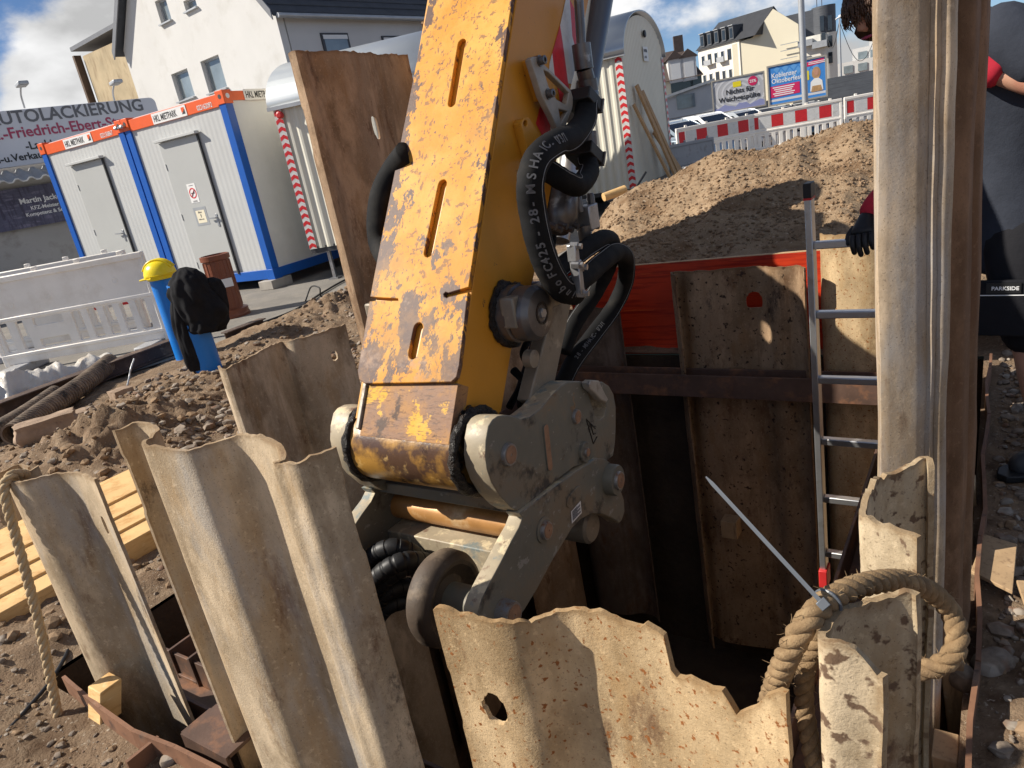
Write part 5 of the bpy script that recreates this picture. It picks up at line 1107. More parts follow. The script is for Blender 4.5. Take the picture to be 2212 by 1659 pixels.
# plastic film, utility knife
mb = MB(); NU, NV = 60, 26
for i in range(NU+1):
    for j in range(NV+1):
        u = -60+330*i/NU; s_ = j/NV; base_ = onz(u, 905-.38*u*1.0+0, .02); z = .03+.34*math.sin(math.pi*min(1, s_*1.1))*(.8+.5*fbm(u*.012, 3))+.05*fbm(u*.018, s_*2.5, 6)+.018*fbm(u*.06, s_*7, 2)
        q_ = base_+PN*(.12+.55*s_+.10*fbm(u*.02, s_*2, 4)); mb.v.append(Vector((q_.x, q_.y, max(.015, z*(1-.45*max(0, (u-120)/150))))))
mb.f = [(i*(NV+1)+j, (i+1)*(NV+1)+j, (i+1)*(NV+1)+j+1, i*(NV+1)+j+1) for i in range(NU) for j in range(NV)]
o = mb.build('plastic_film', M['film'], smooth=180); tag(o, 'crumpled dirty white plastic film at the foot of the barrier', 'plastic film'); s_ = o.modifiers.new('s', 'SOLIDIFY'); s_.thickness = .004
kn = thing('cutter', 'black and yellow cutter tool lying on the plastic film', 'cutter', at(115, 832, 7.0)); a_, b_ = at(80, 832, 7.0), at(150, 828, 6.95); mb = MB(); mb.bar(a_, a_.lerp(b_, .62), .05, .05); mb.build('handle', M['black'], kn, bevel=.01); mb = MB(); mb.bar(a_.lerp(b_, .62), b_, .06, .06); mb.build('yellow_grip', M['helmet'], kn, bevel=.012)
# squared timber stack
TD = (onz(272, 1018, .12)-onz(30, 1132, .12)).normalized(); TS = Vector((TD.y, -TD.x, 0))
t0_ = onz(0, 1143, .12); 
lb = ['squared timber farthest from the camera in the left stack', 'squared timber second from the back in the left stack', 'squared timber third from the back in the left stack', 'squared timber fourth from the back in the left stack', 'squared timber nearest the camera in the left stack']
off = 0
vv = [1143, 1206, 1247, 1286, 1325]
for k in range(4):
    a_ = onz(0, vv[k], .13-.012*k); b_ = onz(0, vv[k+1], .13-.012*k); wd_ = abs((b_-a_).dot(TS))*.96; c = (a_+b_)/2
    mb = MB(); e_ = (onz(318-12*(k % 2), 1000, .12)-t0_).dot(TD); mb.box(c+TD*((e_-.9)/2-.06*(k % 2))-ZZ*.05, TD*(e_+.9)/2, TS*wd_/2, ZZ*.05); tag(mb.build('timber', M['timber'], bevel=.003), lb[k], 'timber', 'squared timbers stacked by the pit')
mb = MB(); c = onz(240, 1062, .10); mb.box(c-ZZ*.05+TD*.1, TD*.35, TS*.05, ZZ*.05); tag(mb.build('timber', M['timber'], bevel=.003), 'short squared timber seen between the two pale sheets', 'timber', 'squared timbers stacked by the pit')
mb = MB(); c = onz(270, 1130, .05); mb.box(c-ZZ*.04+TD*.1, TD*.3, TS*.05, ZZ*.05); tag(mb.build('timber', M['timber'], bevel=.003), 'lower short squared timber between the two pale sheets', 'timber', 'squared timbers stacked by the pit')
# far left pale sheet stub
pile('sheet_pile', 'short pale sheet stub behind the rope at the left picture edge', [onz(-40, 1030, .3), onz(5, 1022, .3), onz(40, 998, .3), onz(62, 1010, .3)], -.3, M['pile_pale'], step=.03)
# cardboard-thin board on the gravel
mb = MB(); pts = [onz(u, v, .03) for u, v in [(2125,1160),(2197,1182),(2187,1285),(2097,1240)]]; mb.prism(pts, ZZ*.012); tag(mb.build('board', M['wedge'], bevel=.002), 'small square plywood board lying on the dark gravel', 'board')
mb = MB(); pts = [onz(u, v, .03) for u, v in [(2195,1260),(2240,1262),(2240,1330),(2212,1310)]]; mb.prism(pts, ZZ*.012); tag(mb.build('board', M['wedge'], bevel=.002), 'plywood board corner cut off by the right picture edge', 'board')
# cables
def cable(pts, r, lab, nm='cable'):
    mb = MB(); mb.tube(smooth_path(pts, 10), r, 8); return tag(mb.build(nm, M['black'], smooth=60), lab, 'cable')
cable([onz(-20, 1620, .01), onz(60, 1530, .012), onz(110, 1470, .012), onz(140, 1420, .012), onz(150, 1395, .0)], .007, 'grey cable lying on the soil behind the hanging rope')
cable([onz(560, 700, .02), onz(640, 668, .02), onz(700, 630, .02), onz(760, 598, .02), onz(860, 560, .02)], .014, 'black cable lying across the paving towards the wagon')
cable([onz(660, 650, .02), onz(672, 620, .12), onz(690, 622, .16), onz(694, 640, .03), onz(720, 640, .02), onz(800, 600, .02)], .010, 'black cable loop under the wagon leg')
mb = MB(); mb.tube(smooth_path([onz(268, 860, .02), at(278, 820, 6.6), at(283, 795, 6.65), at(290, 775, 6.7)], 8), .008, 8); tag(mb.build('wire', M['zinc'], smooth=60), 'thin grey wire standing up beside the ribbed pipe', 'wire')
# ================================================================ BACKGROUND
def vplane(b0, d0, bd):                          # vertical plane through pol(b0, d0) that runs in bearing bd
    p = pol(b0, d0); dv = bvec(bd); n = Vector((dv.y, -dv.x, 0)); return p, dv, n
def on(pl, u, v): return onpl(u, v, pl[0], pl[2])
def wall_poly(nm, pl, px, thick, mt, par, holes=(), out=1):
    # out: +1 when X x Z points to the viewer
    X = pl[1]; N = X.cross(ZZ); 
    if N.dot(EYE-pl[0]) < 0: X = -X
    f = lambda u, v: ((on(pl, u, v)-pl[0]).dot(X), on(pl, u, v).z)
    mb = MB(); mb.plate([f(*q) for q in px], [[f(*q) for q in h] for h in holes], Vector((pl[0].x, pl[0].y, 0)), X, ZZ, -thick, 0); return mb.build(nm, M[mt], par)
def fwin(pl, px, par, depth=.14, fr_m='frame_white', gl='glass', sill=True, fw_=.06, split=False):
    # px: tl, tr, br, bl -> window set back in its opening
    X = pl[1]; 
    if X.cross(ZZ).dot(EYE-pl[0]) < 0: X = -X
    N = X.cross(ZZ); P_ = [on(pl, *q) for q in px]; xs = [(p-pl[0]).dot(X) for p in P_]; zs = [p.z for p in P_]
    x0, x1, z0, z1 = (xs[0]+xs[3])/2, (xs[1]+xs[2])/2, (zs[2]+zs[3])/2, (zs[0]+zs[1])/2; B = Vector((pl[0].x, pl[0].y, 0))-N*depth
    mb = MB(); mb.plate([(x0,z0),(x1,z0),(x1,z1),(x0,z1)], [[(x0+fw_,z0+fw_),(x1-fw_,z0+fw_),(x1-fw_,z1-fw_),(x0+fw_,z1-fw_)]], B, X, ZZ, -.03, .03); w_ = mb.build('window', M[fr_m], par)
    mb = MB(); mb.box(B+X*(x0+x1)/2+ZZ*(z0+z1)/2-N*.01, X*((x1-x0)/2-fw_*.9), N*.006, ZZ*((z1-z0)/2-fw_*.9)); mb.build('pane', M[gl], w_)
    if split: mb = MB(); mb.box(B+X*(x0+x1)/2+ZZ*(z0+z1)/2, X*fw_*.5, N*.028, ZZ*((z1-z0)/2-fw_*1.01)); mb.build('mullion', M[fr_m], w_)
    if sill: mb = MB(); mb.box(B+N*(depth+.03)+X*(x0+x1)/2+ZZ*(z0-.03), X*((x1-x0)/2+.05), N*.07, ZZ*.022); mb.build('sill', M['zinc'], w_)
    return [(x0,z0),(x1,z0),(x1,z1),(x0,z1)]
def holes_px(ws): return ws
D1 = lambda l: [(x/3, y/3) for x, y in l]
# ---- white house
GP = vplane(-11.3, 24, -50)
hs = thing('white_house', 'white rendered gabled house behind the site containers', 'house', pol(-15, 26))
wins = [D1([(1000,-5),(1065,-5),(1120,120),(1045,160)]), D1([(1185,-5),(1255,-10),(1285,35),(1205,80)]), D1([(1105,485),(1212,440),(1262,620),(1165,660)]), D1([(1292,398),(1416,355),(1470,560),(1362,610)])]
gpx = D1([(835,-30),(822,140),(835,330),(870,520),(930,720),(1900,720),(1862,440),(1778,75),(1700,0),(1500,-260),(1100,-420)])
# main gable: eave right corner, apex above the frame
def frame_pl(pl):
    X = pl[1]
    if X.cross(ZZ).dot(EYE-pl[0]) < 0: X = -X
    return X, X.cross(ZZ)
GX, GN = frame_pl(GP); gf = lambda u, v: ((on(GP, u, v)-GP[0]).dot(GX), on(GP, u, v).z)
cr_ = gf(*D1([(1778,75)])[0]); cl_ = gf(*D1([(800,330)])[0]); mid_x = (cr_[0]+cl_[0])/2; ez = cr_[1]; zl_ = cl_[1]
apx = mid_x; apz = max(ez, zl_)+abs(cr_[0]-cl_[0])*.5*1.05
print('house gable', cr_, cl_, apz)
eL = gf(*D1([(795,330)])[0])
wh = []
for q in wins:
    P_ = [gf(*a) for a in q]; x0, x1 = (P_[0][0]+P_[3][0])/2, (P_[1][0]+P_[2][0])/2; z0, z1 = (P_[2][1]+P_[3][1])/2, (P_[0][1]+P_[1][1])/2; wh.append([(x0,z0),(x1,z0),(x1,z1),(x0,z1)])
B0_ = Vector((GP[0].x, GP[0].y, 0))
ezc = (ez+zl_)/2
mb = MB(); mb.plate([(cl_[0],0),(cr_[0],0),(cr_[0],ez),(apx,apz),(cl_[0],zl_)], wh, B0_, GX, ZZ, -.25, 0); mb.build('gable_wall', M['render_white'], hs)
for q in wins: fwin(GP, q, hs, .16, 'zinc', 'glass')
RW = B0_+GX*cr_[0]; bk = -GN                     # right wall runs away from the corner
mb = MB(); mb.box(RW+bk*4.8-GX*.125+ZZ*ez/2, bk*4.5, GX*.12, ZZ*ez/2); mb.build('side_wall', M['render_grey'], hs)
mb = MB(); mb.box(B0_+GX*cl_[0]+bk*4.8+GX*.125+ZZ*zl_/2, bk*4.5, GX*.12, ZZ*zl_/2); mb.build('side_wall', M['render_grey'], hs)
def slope(x0, z0, x1, z1, nm):
    d = Vector((x1-x0, z1-z0)).normalized(); mb = MB(); a = B0_+GX*(x0-d.x*.35)+ZZ*(z0-d.y*.35+.1); b = B0_+GX*x1+ZZ*(z1+.1)
    mb.prism([a-bk*.25, b-bk*.25, b+bk*9.5, a+bk*9.5], ZZ*.14); o = mb.build(nm, M['roof_slate'], hs)
    n = 26
    for i in range(1, n):
        t = i/n; p = a.lerp(b, t)+ZZ*.145; mb = MB(); mb.bar(p-bk*.2, p+bk*9.4, .05, .03); mb.build('tile_row', M['roof_slate'], o)
    mb = MB(); mb.prism([a-bk*.28-ZZ*.1, b-bk*.28-ZZ*.1, b-bk*.28+ZZ*.18, a-bk*.28+ZZ*.18], -bk*.04); mb.build('verge', M['roof_edge'], o)
    return o
rr_ = slope(cr_[0], ez, apx, apz, 'roof'); slope(cl_[0], zl_, apx, apz, 'roof')
a = RW+GX*.36+ZZ*(ez-.18); mb = MB(); mb.tube([a-bk*.2, a+bk*9.4], .07, 12); mb.build('gutter', M['zinc'], hs, smooth=60)
# windows of the shaded side wall
SPp = (RW+GX*.0, bk, GX); SPp = (SPp[0], bk, GX)
for px in (D1([(2100,215),(2250,230),(2270,370),(2115,400)]), [(835,78),(872,78),(876,140),(838,150)]):
    X, N = frame_pl(SPp); P_ = [on(SPp, *q) for q in px]; xs = [(p-SPp[0]).dot(X) for p in P_]; x0, x1 = min(xs), max(xs); zs = [p.z for p in P_]; z0, z1 = min(zs), max(zs)
    mb = MB(); mb.box(SPp[0]+X*(x0+x1)/2+N*.02+ZZ*(z0+z1)/2, X*(x1-x0)/2, N*.03, ZZ*(z1-z0)/2); o = mb.build('window', M['frame_dark'], hs)
    mb = MB(); mb.box(SPp[0]+X*(x0+x1)/2+N*.052+ZZ*((z0+z1)/2-.05), X*((x1-x0)/2-.09), N*.004, ZZ*((z1-z0)/2-.12)); mb.build('pane', M['glass'], o)
    mb = MB(); mb.box(SPp[0]+X*(x0+x1)/2+N*.06+ZZ*(z1-.12), X*((x1-x0)/2-.06), N*.01, ZZ*.06); mb.build('shutter_box', M['frame_white'], o)
dp = SPp[0]+bk*6.6+GX*.1
mb = MB(); mb.tube(smooth_path([dp+GX*.26+ZZ*(ez-.2), dp+GX*.2+ZZ*(ez-.45), dp+ZZ*(ez-.7), dp+ZZ*.2], 6), .05, 10); mb.build('downpipe', M['zinc'], hs, smooth=60)
# ---- ochre house with plank side
OP = vplane(-23.5, 37, -50); oh = thing('ochre_house', 'old ochre plastered house with weathered boards behind the sign', 'house', pol(-23.5, 34))
OX, ON = frame_pl(OP); of = lambda u, v: ((on(OP, u, v)-OP[0]).dot(OX), on(OP, u, v).z); OB = Vector((OP[0].x, OP[0].y, 0))
a, b_, c_, d_ = [of(*q) for q in D1([(535,365),(800,290),(930,720),(640,720)])]
mb = MB(); mb.plate([(a[0],0),(b_[0]+1.2,0),(b_[0]+1.2,b_[1]+.2),(a[0],a[1])], [], OB, OX, ZZ, -.3, 0); mb.build('gable_wall', M['render_ochre'], oh)
mb = MB(); mb.box(OB+OX*(a[0]+.0)-ON*3.3+ZZ*a[1]/2, OX*.1, ON*2.95, ZZ*a[1]/2); mb.build('side_wall', M['wood_dark'], oh)
mb = MB(); e_ = of(*D1([(490,335)])[0]); f_ = of(*D1([(800,215)])[0]); mb.prism([OB+OX*e_[0]+ON*.2+ZZ*e_[1], OB+OX*(f_[0]+1)+ON*.2+ZZ*(f_[1]+.25), OB+OX*(f_[0]+1)-ON*6+ZZ*(f_[1]+.25), OB+OX*e_[0]-ON*6+ZZ*e_[1]], ZZ*.16); mb.build('roof', M['roof_edge'], oh)
mb = MB(); mb.bar(OB+OX*(e_[0]+.15)+ON*.1+ZZ*(e_[1]-.2), OB+OX*(e_[0]+.15)+ON*.1+ZZ*.3, .16, .3, up=ON); mb.build('corner_board', M['wood_dark'], oh)
# ---- workshop with sign
WPl = vplane(-31, 19.5, 50); WX, WN = frame_pl(WPl); wf = lambda u, v: ((on(WPl, u, v)-WPl[0]).dot(WX), on(WPl, u, v).z); WO = Vector((WPl[0].x, WPl[0].y, 0))
wk = thing('workshop', 'grey workshop building with car painting sign and dark banner', 'workshop', pol(-30, 21))
sg = [wf(*q) for q in [(0,242),(335,230),(330,330),(0,365)]]
print('sign', sg)
zt_, zb_ = sg[0][1], sg[3][1]; xl, xr = sg[0][0]-6, sg[1][0]
mb = MB(); mb.box(WO+WX*(xl+xr+3)/2-WN*2.6+ZZ*(zb_+.1)/2, WX*(xr+3-xl)/2, WN*2.5, ZZ*(zb_+.1)/2); mb.build('wall', M['plaster_grey'], wk)
mb = MB(); mb.plate(rrect(xl, zb_, xr, zt_, .12), [], WO, WX, ZZ, 0, .12, .01); sgn = mb.build('sign_board', M['sign_grey'], wk)
ft = lambda txt, u, v, u2, size_v, mt, bold: None
def sign_text(txt, px, h_px, mt, bold, sx=1.0, right=None):
    p = wf(*px); p2 = wf(px[0], px[1]-h_px); size = abs(p2[1]-p[1])/.70
    mb = MB(); mb.text(txt, size, WO+WX*p[0]+ZZ*p[1]+WN*.125, WX, ZZ, bold=bold, sx=sx, ext=.003); o = mb.build('lettering', M[mt], sgn, kind='stuff')
    return o
sign_text('AUTOLACKIERUNG', (-28, 274), 28, 'ink_grey', .022, 1.0)
sign_text('E.-Friedrich-Ebert-Str.', (-18, 305), 24, 'ink_red', .02, .98)
sign_text('-Lackierung', (55, 325), 17, 'ink', .02); sign_text('-An-u.Verkauf', (-35, 358), 16, 'ink', .022)
bq = [wf(*q) for q in [(0,412),(150,398),(150,480),(0,503)]]
mb = MB(); mb.box(WO+WX*(bq[0][0]+bq[1][0]-1)/2+WN*.05+ZZ*(bq[0][1]+bq[3][1])/2, WX*((bq[1][0]-bq[0][0])/2+1), WN*.03, ZZ*(bq[0][1]-bq[3][1])/2); bn = mb.build('banner', M['banner'], wk)
def bt(txt, px, h_px, mt='ink_white', bold=.02):
    p = wf(*px); p2 = wf(px[0], px[1]-h_px); mb = MB(); mb.text(txt, abs(p2[1]-p[1])/.7, WO+WX*p[0]+ZZ*p[1]+WN*.085, WX, ZZ, bold=bold, ext=.003); mb.build('lettering', M[mt], bn, kind='stuff')
bt('Martin Jacko', (42, 442), 12); bt('KFZ-Meister', (66, 454), 8); bt('Kompetenz & Service', (56, 469), 8)
cq = [wf(*q) for q in [(0,400),(100,386)]]
mb = MB(); n = 60
for i in range(n+1):
    x = cq[0][0]-2+(cq[1][0]-cq[0][0]+3)*i/n; z = cq[0][1]+.03*(1 if i % 4 in (1,2) else -1); mb.v += [WO+WX*x+WN*.05+ZZ*(z+.25), WO+WX*x+WN*1.0+ZZ*z]
mb.f = [(2*i, 2*i+1, 2*i+3, 2*i+2) for i in range(n)]; o = mb.build('canopy', M['zinc'], wk); m_ = o.modifiers.new('s', 'SOLIDIFY'); m_.thickness = .03
# sign lamps
for k, (u, v) in enumerate(((55,232),(252,225))):
    p = on(WPl, u, v); mb = MB(); mb.tube(smooth_path([p-WN*.1, p+ZZ*.25, p+ZZ*.4+WN*.3], 6), .02, 8); o = mb.build('lamp_arm', M['zinc'], wk, smooth=60); mb = MB(); mb.box(p+ZZ*.4+WN*.45, WN*.2, WX*.1, ZZ*.04); mb.build('lamp_head', M['zinc'], wk, bevel=.02)
# ---- cream apartment house
D7 = lambda l: [((2480+x/2.592)/1.736, (y/2.592)/1.736) for x, y in l]
GA = vplane(21.5, 100, 124); AX, AN_ = frame_pl(GA); af = lambda u, v: ((on(GA, u, v)-GA[0]).dot(AX), on(GA, u, v).z); AB = Vector((GA[0].x, GA[0].y, 0))
ap = thing('apartment_house', 'cream apartment block with slate mansard roof beyond the billboards', 'apartment block', pol(21.5, 105))
gw = [af(*q) for q in D7([(685,435),(885,365),(1085,85),(1330,235),(1340,600)])]
mb = MB(); mb.plate([(gw[0][0],0),(gw[3][0],0),gw[3],gw[2],gw[1],gw[0]], [], AB, AX, ZZ, -.4, 0); mb.build('gable_wall', M['cream'], ap)
bkA = -AN_
# left long facade
FD = bvec(-32); L0 = AB+AX*gw[0][0]+bkA*.3; FPl = (L0, FD, Vector((FD.y,-FD.x,0))); FX, FN = frame_pl(FPl)
ff = lambda u, v: ((on(FPl, u, v)-FPl[0]).dot(FX), on(FPl, u, v).z)
fe = [ff(*q) for q in D7([(355,490),(690,390)])]; flen = abs(fe[0][0]); zE = (fe[0][1]+fe[1][1])/2-.1
rin = -FN; zr_ = zE+2.9
mb = MB(); mb.prism([L0-FD*1.0, L0+FD*flen, L0+FD*flen+rin*7, L0-FD*1.0+rin*7], ZZ*zE); mb.build('long_wall', M['cream_white'], ap)
mb = MB(); r0 = [L0-FD*3.5+FN*.25, L0+FD*(flen+.2)+FN*.25]; rg = [L0-FD*4+rin*3, L0+FD*(flen-1.2)+rin*3]; re = [L0-FD*3.5+rin*7, L0+FD*(flen+.2)+rin*7]
mb.add([q+ZZ*zE for q in r0]+[q+ZZ*zr_ for q in rg]+[q+ZZ*zE for q in re], [(0,1,3,2), (2,3,5,4), (1,5,3), (0,2,4)]); mb.build('mansard_roof', M['slate_dark'], ap)
for k in range(5):                               # dormers
    c = L0+FD*(flen*(.0+.21*k)); hz = 1.55
    mb = MB(); mb.box(c+rin*.85+ZZ*(zE+.25+hz/2), FD*flen*.058, FN*.95, ZZ*hz/2); o = mb.build('dormer', M['slate'], ap)
    mb = MB(); mb.box(c+FN*.11+ZZ*(zE+.2+hz*.5), FD*flen*.036, FN*.02, ZZ*hz*.34); mb.build('window', M['glass_dark'], o)
    mb = MB(); mb.box(c+rin*.8+ZZ*(zE+.29+hz), FD*flen*.066, FN*1.05, ZZ*.04); mb.build('dormer_roof', M['zinc'], o)
for r in range(3):
    for k in range(5):
        z = zE-1.35-2.3*r; c = L0+FD*(flen*(.10+.19*k)); ww_ = flen*.05
        mb = MB(); mb.box(c+FN*.02+ZZ*z, FD*ww_, FN*.03, ZZ*.62); o = mb.build('window', M['frame_white' if (r+k) % 3 else 'frame_dark'], ap); mb = MB(); mb.box(c+FN*.055+ZZ*z, FD*ww_*.82, FN*.004, ZZ*.54); mb.build('pane', M['glass_dark'], o)
        if r == 0 and k % 2: mb = MB(); mb.box(c+FN*.3+ZZ*(z-.66), FD*ww_*2, FN*.3, ZZ*.04); mb.box(c+FN*.58+ZZ*(z-.36), FD*ww_*2, FN*.015, ZZ*.28); mb.build('balcony', M['zinc'], ap)
# right slate block with round corner
rb_ = [af(*q) for q in D7([(1190,110),(1660,40),(1670,300),(1680,640)])]
x0, x1 = rb_[0][0], rb_[1][0]; zt_ = rb_[1][1]; zm = rb_[2][1]
mb = MB(); mb.box(AB+AX*(x0+x1-1)/2+bkA*3.7+ZZ*zt_/2, AX*(x1-x0-1)/2, bkA*2.6, ZZ*zt_/2); mb.build('slate_tower', M['slate'], ap)
mb = MB(); mb.tube2([AB+AX*(x1-1.2)+bkA*1.9+ZZ*zm, AB+AX*(x1-1.2)+bkA*1.9+ZZ*(zt_+.15)], [1.3, 1.3], ZZ, 28); mb.build('round_corner', M['slate'], ap, smooth=60)
mb = MB(); mb.tube2([AB+AX*(x1-1.2)+bkA*1.9, AB+AX*(x1-1.2)+bkA*1.9+ZZ*zm], [1.36, 1.36], ZZ, 28); mb.build('round_corner', M['cream_white'], ap, smooth=60)
mb = MB(); mb.box(AB+AX*(gw[3][0]+x1-1.4)/2+bkA*.95+ZZ*zm/2, AX*(x1-1.4-gw[3][0])/2, bkA*.5, ZZ*zm/2); mb.build('balcony_wing', M['cream_white'], ap)
for k, (u, v) in enumerate(D7([(1555,225),(1632,220),(1570,370),(1636,400),(1638,560)])):
    p = af(u, v); mb = MB(); mb.box(AB+AX*p[0]+bkA*.62+ZZ*p[1], AX*.22, bkA*.12, ZZ*(.8 if k < 2 else .6)); mb.build('window', M['glass_dark'], ap)
for u, v in D7([(1400,420),(1540,430)]):
    p = af(u, v); mb = MB(); mb.box(AB+AX*p[0]+bkA*.1+ZZ*p[1], AX*.8, bkA*.4, ZZ*.35); mb.build('balcony', M['zinc'], ap)
for v in (440, 500, 580):
    a = af(*D7([(1165, v)])[0]); b_ = af(*D7([(1330, v-45)])[0]); mb = MB(); mb.bar(AB+AX*a[0]+AN_*.4+ZZ*a[1], AB+AX*b_[0]+AN_*.4+ZZ*a[1], .08, .08); mb.build('railing', M['zinc'], ap)
# antennas and chimney
for u in (1470, 1520): p = af(*D7([(u, 40)])[0]); mb = MB(); mb.cyl(AB+AX*p[0]+bkA*3+ZZ*(zt_-.3), AB+AX*p[0]+bkA*3+ZZ*(zt_+1.6), .04, 6); mb.build('antenna', M['frame_dark'], ap)
# ---- old house with dormers on the left of it
OA = vplane(16.6, 85, 100); oX, oN = frame_pl(OA); oB = Vector((OA[0].x, OA[0].y, 0)); o2 = thing('old_house', 'old cream house with dark dormered roof beside the site wagon', 'house', pol(16.6, 90))
pf = lambda u, v: ((on(OA, u, v)-OA[0]).dot(oX), on(OA, u, v).z)
e0 = pf(*D7([(80,790)])[0]); e1_ = pf(*D7([(380,730)])[0]); r0 = pf(*D7([(40,550)])[0]); zz_ = (e0[1]+e1_[1])/2
mb = MB(); mb.box(oB+oX*((e0[0]-6+e1_[0])/2)-oN*4+ZZ*zz_/2, oX*(e1_[0]-e0[0]+6)/2, oN*4, ZZ*zz_/2); mb.build('wall', M['cream'], o2)
mb = MB(); xa, xb = e0[0]-6.3, e1_[0]+.3; zr2 = max(r0[1], zz_+3.2); mb.add([oB+oX*xa+oN*.4+ZZ*zz_, oB+oX*xb+oN*.4+ZZ*zz_, oB+oX*(xb-1.5)-oN*4+ZZ*zr2, oB+oX*xa-oN*4+ZZ*zr2, oB+oX*xb-oN*8.4+ZZ*zz_, oB+oX*xa-oN*8.4+ZZ*zz_], [(0,1,2,3),(3,2,4,5),(1,4,2)]); mb.build('roof', M['roof_brown'], o2)
for u, v in D7([(140,700),(270,680)]):
    p = pf(u, v); mb = MB(); mb.box(oB+oX*p[0]-oN*1.0+ZZ*(p[1]+.1), oX*.75, oN*1.3, ZZ*1.15); o = mb.build('dormer', M['render_grey'], o2); mb = MB(); mb.prism([oB+oX*(p[0]-1)+oN*.4+ZZ*(p[1]+1.25), oB+oX*(p[0]+1)+oN*.4+ZZ*(p[1]+1.25), oB+oX*p[0]+oN*.4+ZZ*(p[1]+2.1)], -oN*3); mb.build('dormer_roof', M['roof_brown'], o)
    mb = MB(); mb.box(oB+oX*p[0]+oN*.31+ZZ*p[1], oX*.5, oN*.01, ZZ*.85); mb.build('window', M['frame_white'], o)
for u, v in D7([(150,855),(255,830),(340,815)]):
    p = pf(u, v); mb = MB(); mb.box(oB+oX*p[0]+oN*.02+ZZ*p[1], oX*.6, oN*.02, ZZ*.7); mb.build('window', M['glass_dark'], o2)
mb = MB(); p = pf(*D7([(215,520)])[0]); mb.box(oB+oX*p[0]-oN*4+ZZ*(zr2+.4), oX*.5, oN*.4, ZZ*1.0); mb.build('chimney', M['roof_brown'], o2)
# ---- low sheds behind the cars
SH = vplane(17.5, 62, 100); sX, sN = frame_pl(SH); sB = Vector((SH[0].x, SH[0].y, 0)); sh = thing('shed', 'low pale shed with shallow roof behind the parked cars', 'shed', pol(17.5, 64)); kf = lambda u, v: ((on(SH, u, v)-SH[0]).dot(sX), on(SH, u, v).z)
a, b_, c_ = [kf(*q) for q in D7([(70,960),(490,800),(490,1010)])]
mb = MB(); mb.plate([(a[0]-4,0),(b_[0],0),(b_[0],b_[1]),(a[0]-4,a[1]-.6)], [], sB, sX, ZZ, -5, 0); mb.build('wall', M['render_grey'], sh)
mb = MB(); mb.prism([sB+sX*(a[0]-4.3)+sN*.3+ZZ*(a[1]-.55), sB+sX*(b_[0]+.2)+sN*.3+ZZ*(b_[1]+.05), sB+sX*(b_[0]+.2)-sN*5.3+ZZ*(b_[1]+.05), sB+sX*(a[0]-4.3)-sN*5.3+ZZ*(a[1]-.55)], ZZ*.2); mb.build('roof', M['zinc'], sh)
p = kf(*D7([(238,985)])[0]); mb = MB(); mb.box(sB+sX*p[0]+sN*.03+ZZ*p[1], sX*.7, sN*.04, ZZ*.5); o = mb.build('window', M['glass'], sh)
mb = MB(); mb.box(pol(28.3, 58)+ZZ*.9, bvec(118)*4.6, bvec(28)*.1, ZZ*.95); tag(mb.build('boundary_wall', M['slate']), 'dark grey boundary wall right of the blue billboard', 'wall')
mb = MB(); mb.box(pol(17.0, 58)+ZZ*.55, bvec(107)*5.2, bvec(17)*.1, ZZ*.6); tag(mb.build('boundary_wall', M['slate']), 'dark grey boundary wall left of the grey billboard', 'wall')
# white terrace building far right
fb = thing('terraced_building', 'white terraced building with scaffold far behind the lamp post', 'building', pol(30, 160))
for k in range(4):
    mb = MB(); mb.box(pol(29.3+.55*k, 150+5*k)+ZZ*(2.2+1.0*k), bvec(119)*(7-1.0*k), bvec(29)*6, ZZ*(2.2+1.0*k)); mb.build('storey', M['render_white'], fb)
    for j in range(5):
        mb = MB(); mb.box(pol(29.3+.55*k, 143.9+5*k)+bvec(119)*(-5+2.2*j)*(1-.14*k)+ZZ*(3.2+1.9*k), bvec(119)*.7, bvec(29)*.05, ZZ*.6); mb.build('window', M['glass'], fb)
# ---- billboards
def billboard(b0, b1, d, lab, zl, zh):
    p, q = pol(b0, d), pol(b1, d); X = (q-p).normalized(); N = X.cross(ZZ); wd_ = (q-p).length; t = thing('billboard', lab, 'billboard', (p+q)/2, 'billboards along the street')
    mb = MB(); mb.plate([(0,zl),(wd_,zl),(wd_,zh),(0,zh)], [[(.1,zl+.1),(wd_-.1,zl+.1),(wd_-.1,zh-.1),(.1,zh-.1)]], p, X, ZZ, -.12, .06); mb.build('frame', M['alu_bracket'], t)
    for x in (.5, wd_-.5): mb = MB(); mb.box(p+X*x-N*.2+ZZ*(zl+zh)/4, X*.06, N*.06, ZZ*(zl+zh)/4); mb.build('post', M['zinc'], t)
    return t, p, X, N, wd_
BH0, BH1 = .75, 3.15
t, p, X, N, wd_ = billboard(18.35, 22.0, 56, 'grey swirl billboard with dark lettering above the parked cars', .85, 3.12)
F2 = lambda x, z, k=.0: p+X*x+ZZ*z+N*k
mb = MB(); mb.box(F2(wd_/2, 1.985), X*(wd_/2-.1), N*.01, ZZ*1.035); po = mb.build('poster', M['poster_swirl'], t)
for k in range(7):
    r = .35+.36*k; pts = [(wd_*.5+r*math.cos(a), 2.1+r*.75*math.sin(a)) for a in np.linspace(.15, 6.1, 60)]; mb = MB(); 
    pts = [(min(max(x, .12), wd_-.12), min(max(z, .98), 3.0)) for x, z in pts]
    for i in range(len(pts)-1):
        a, b_ = pts[i], pts[i+1]
        if (a[0] in (.12, wd_-.12) and b_[0] == a[0]) or (a[1] in (.98, 3.0) and b_[1] == a[1]): continue
        mb.bar(F2(a[0], a[1], .013), F2(b_[0], b_[1], .013), .004, .13, up=N.cross(F2(b_[0], b_[1])-F2(a[0], a[1])).normalized() if (Vector(b_)-Vector(a)).length > .001 else ZZ)
    if mb.v: mb.build('swirl', M['poster_pale'], po, kind='stuff')
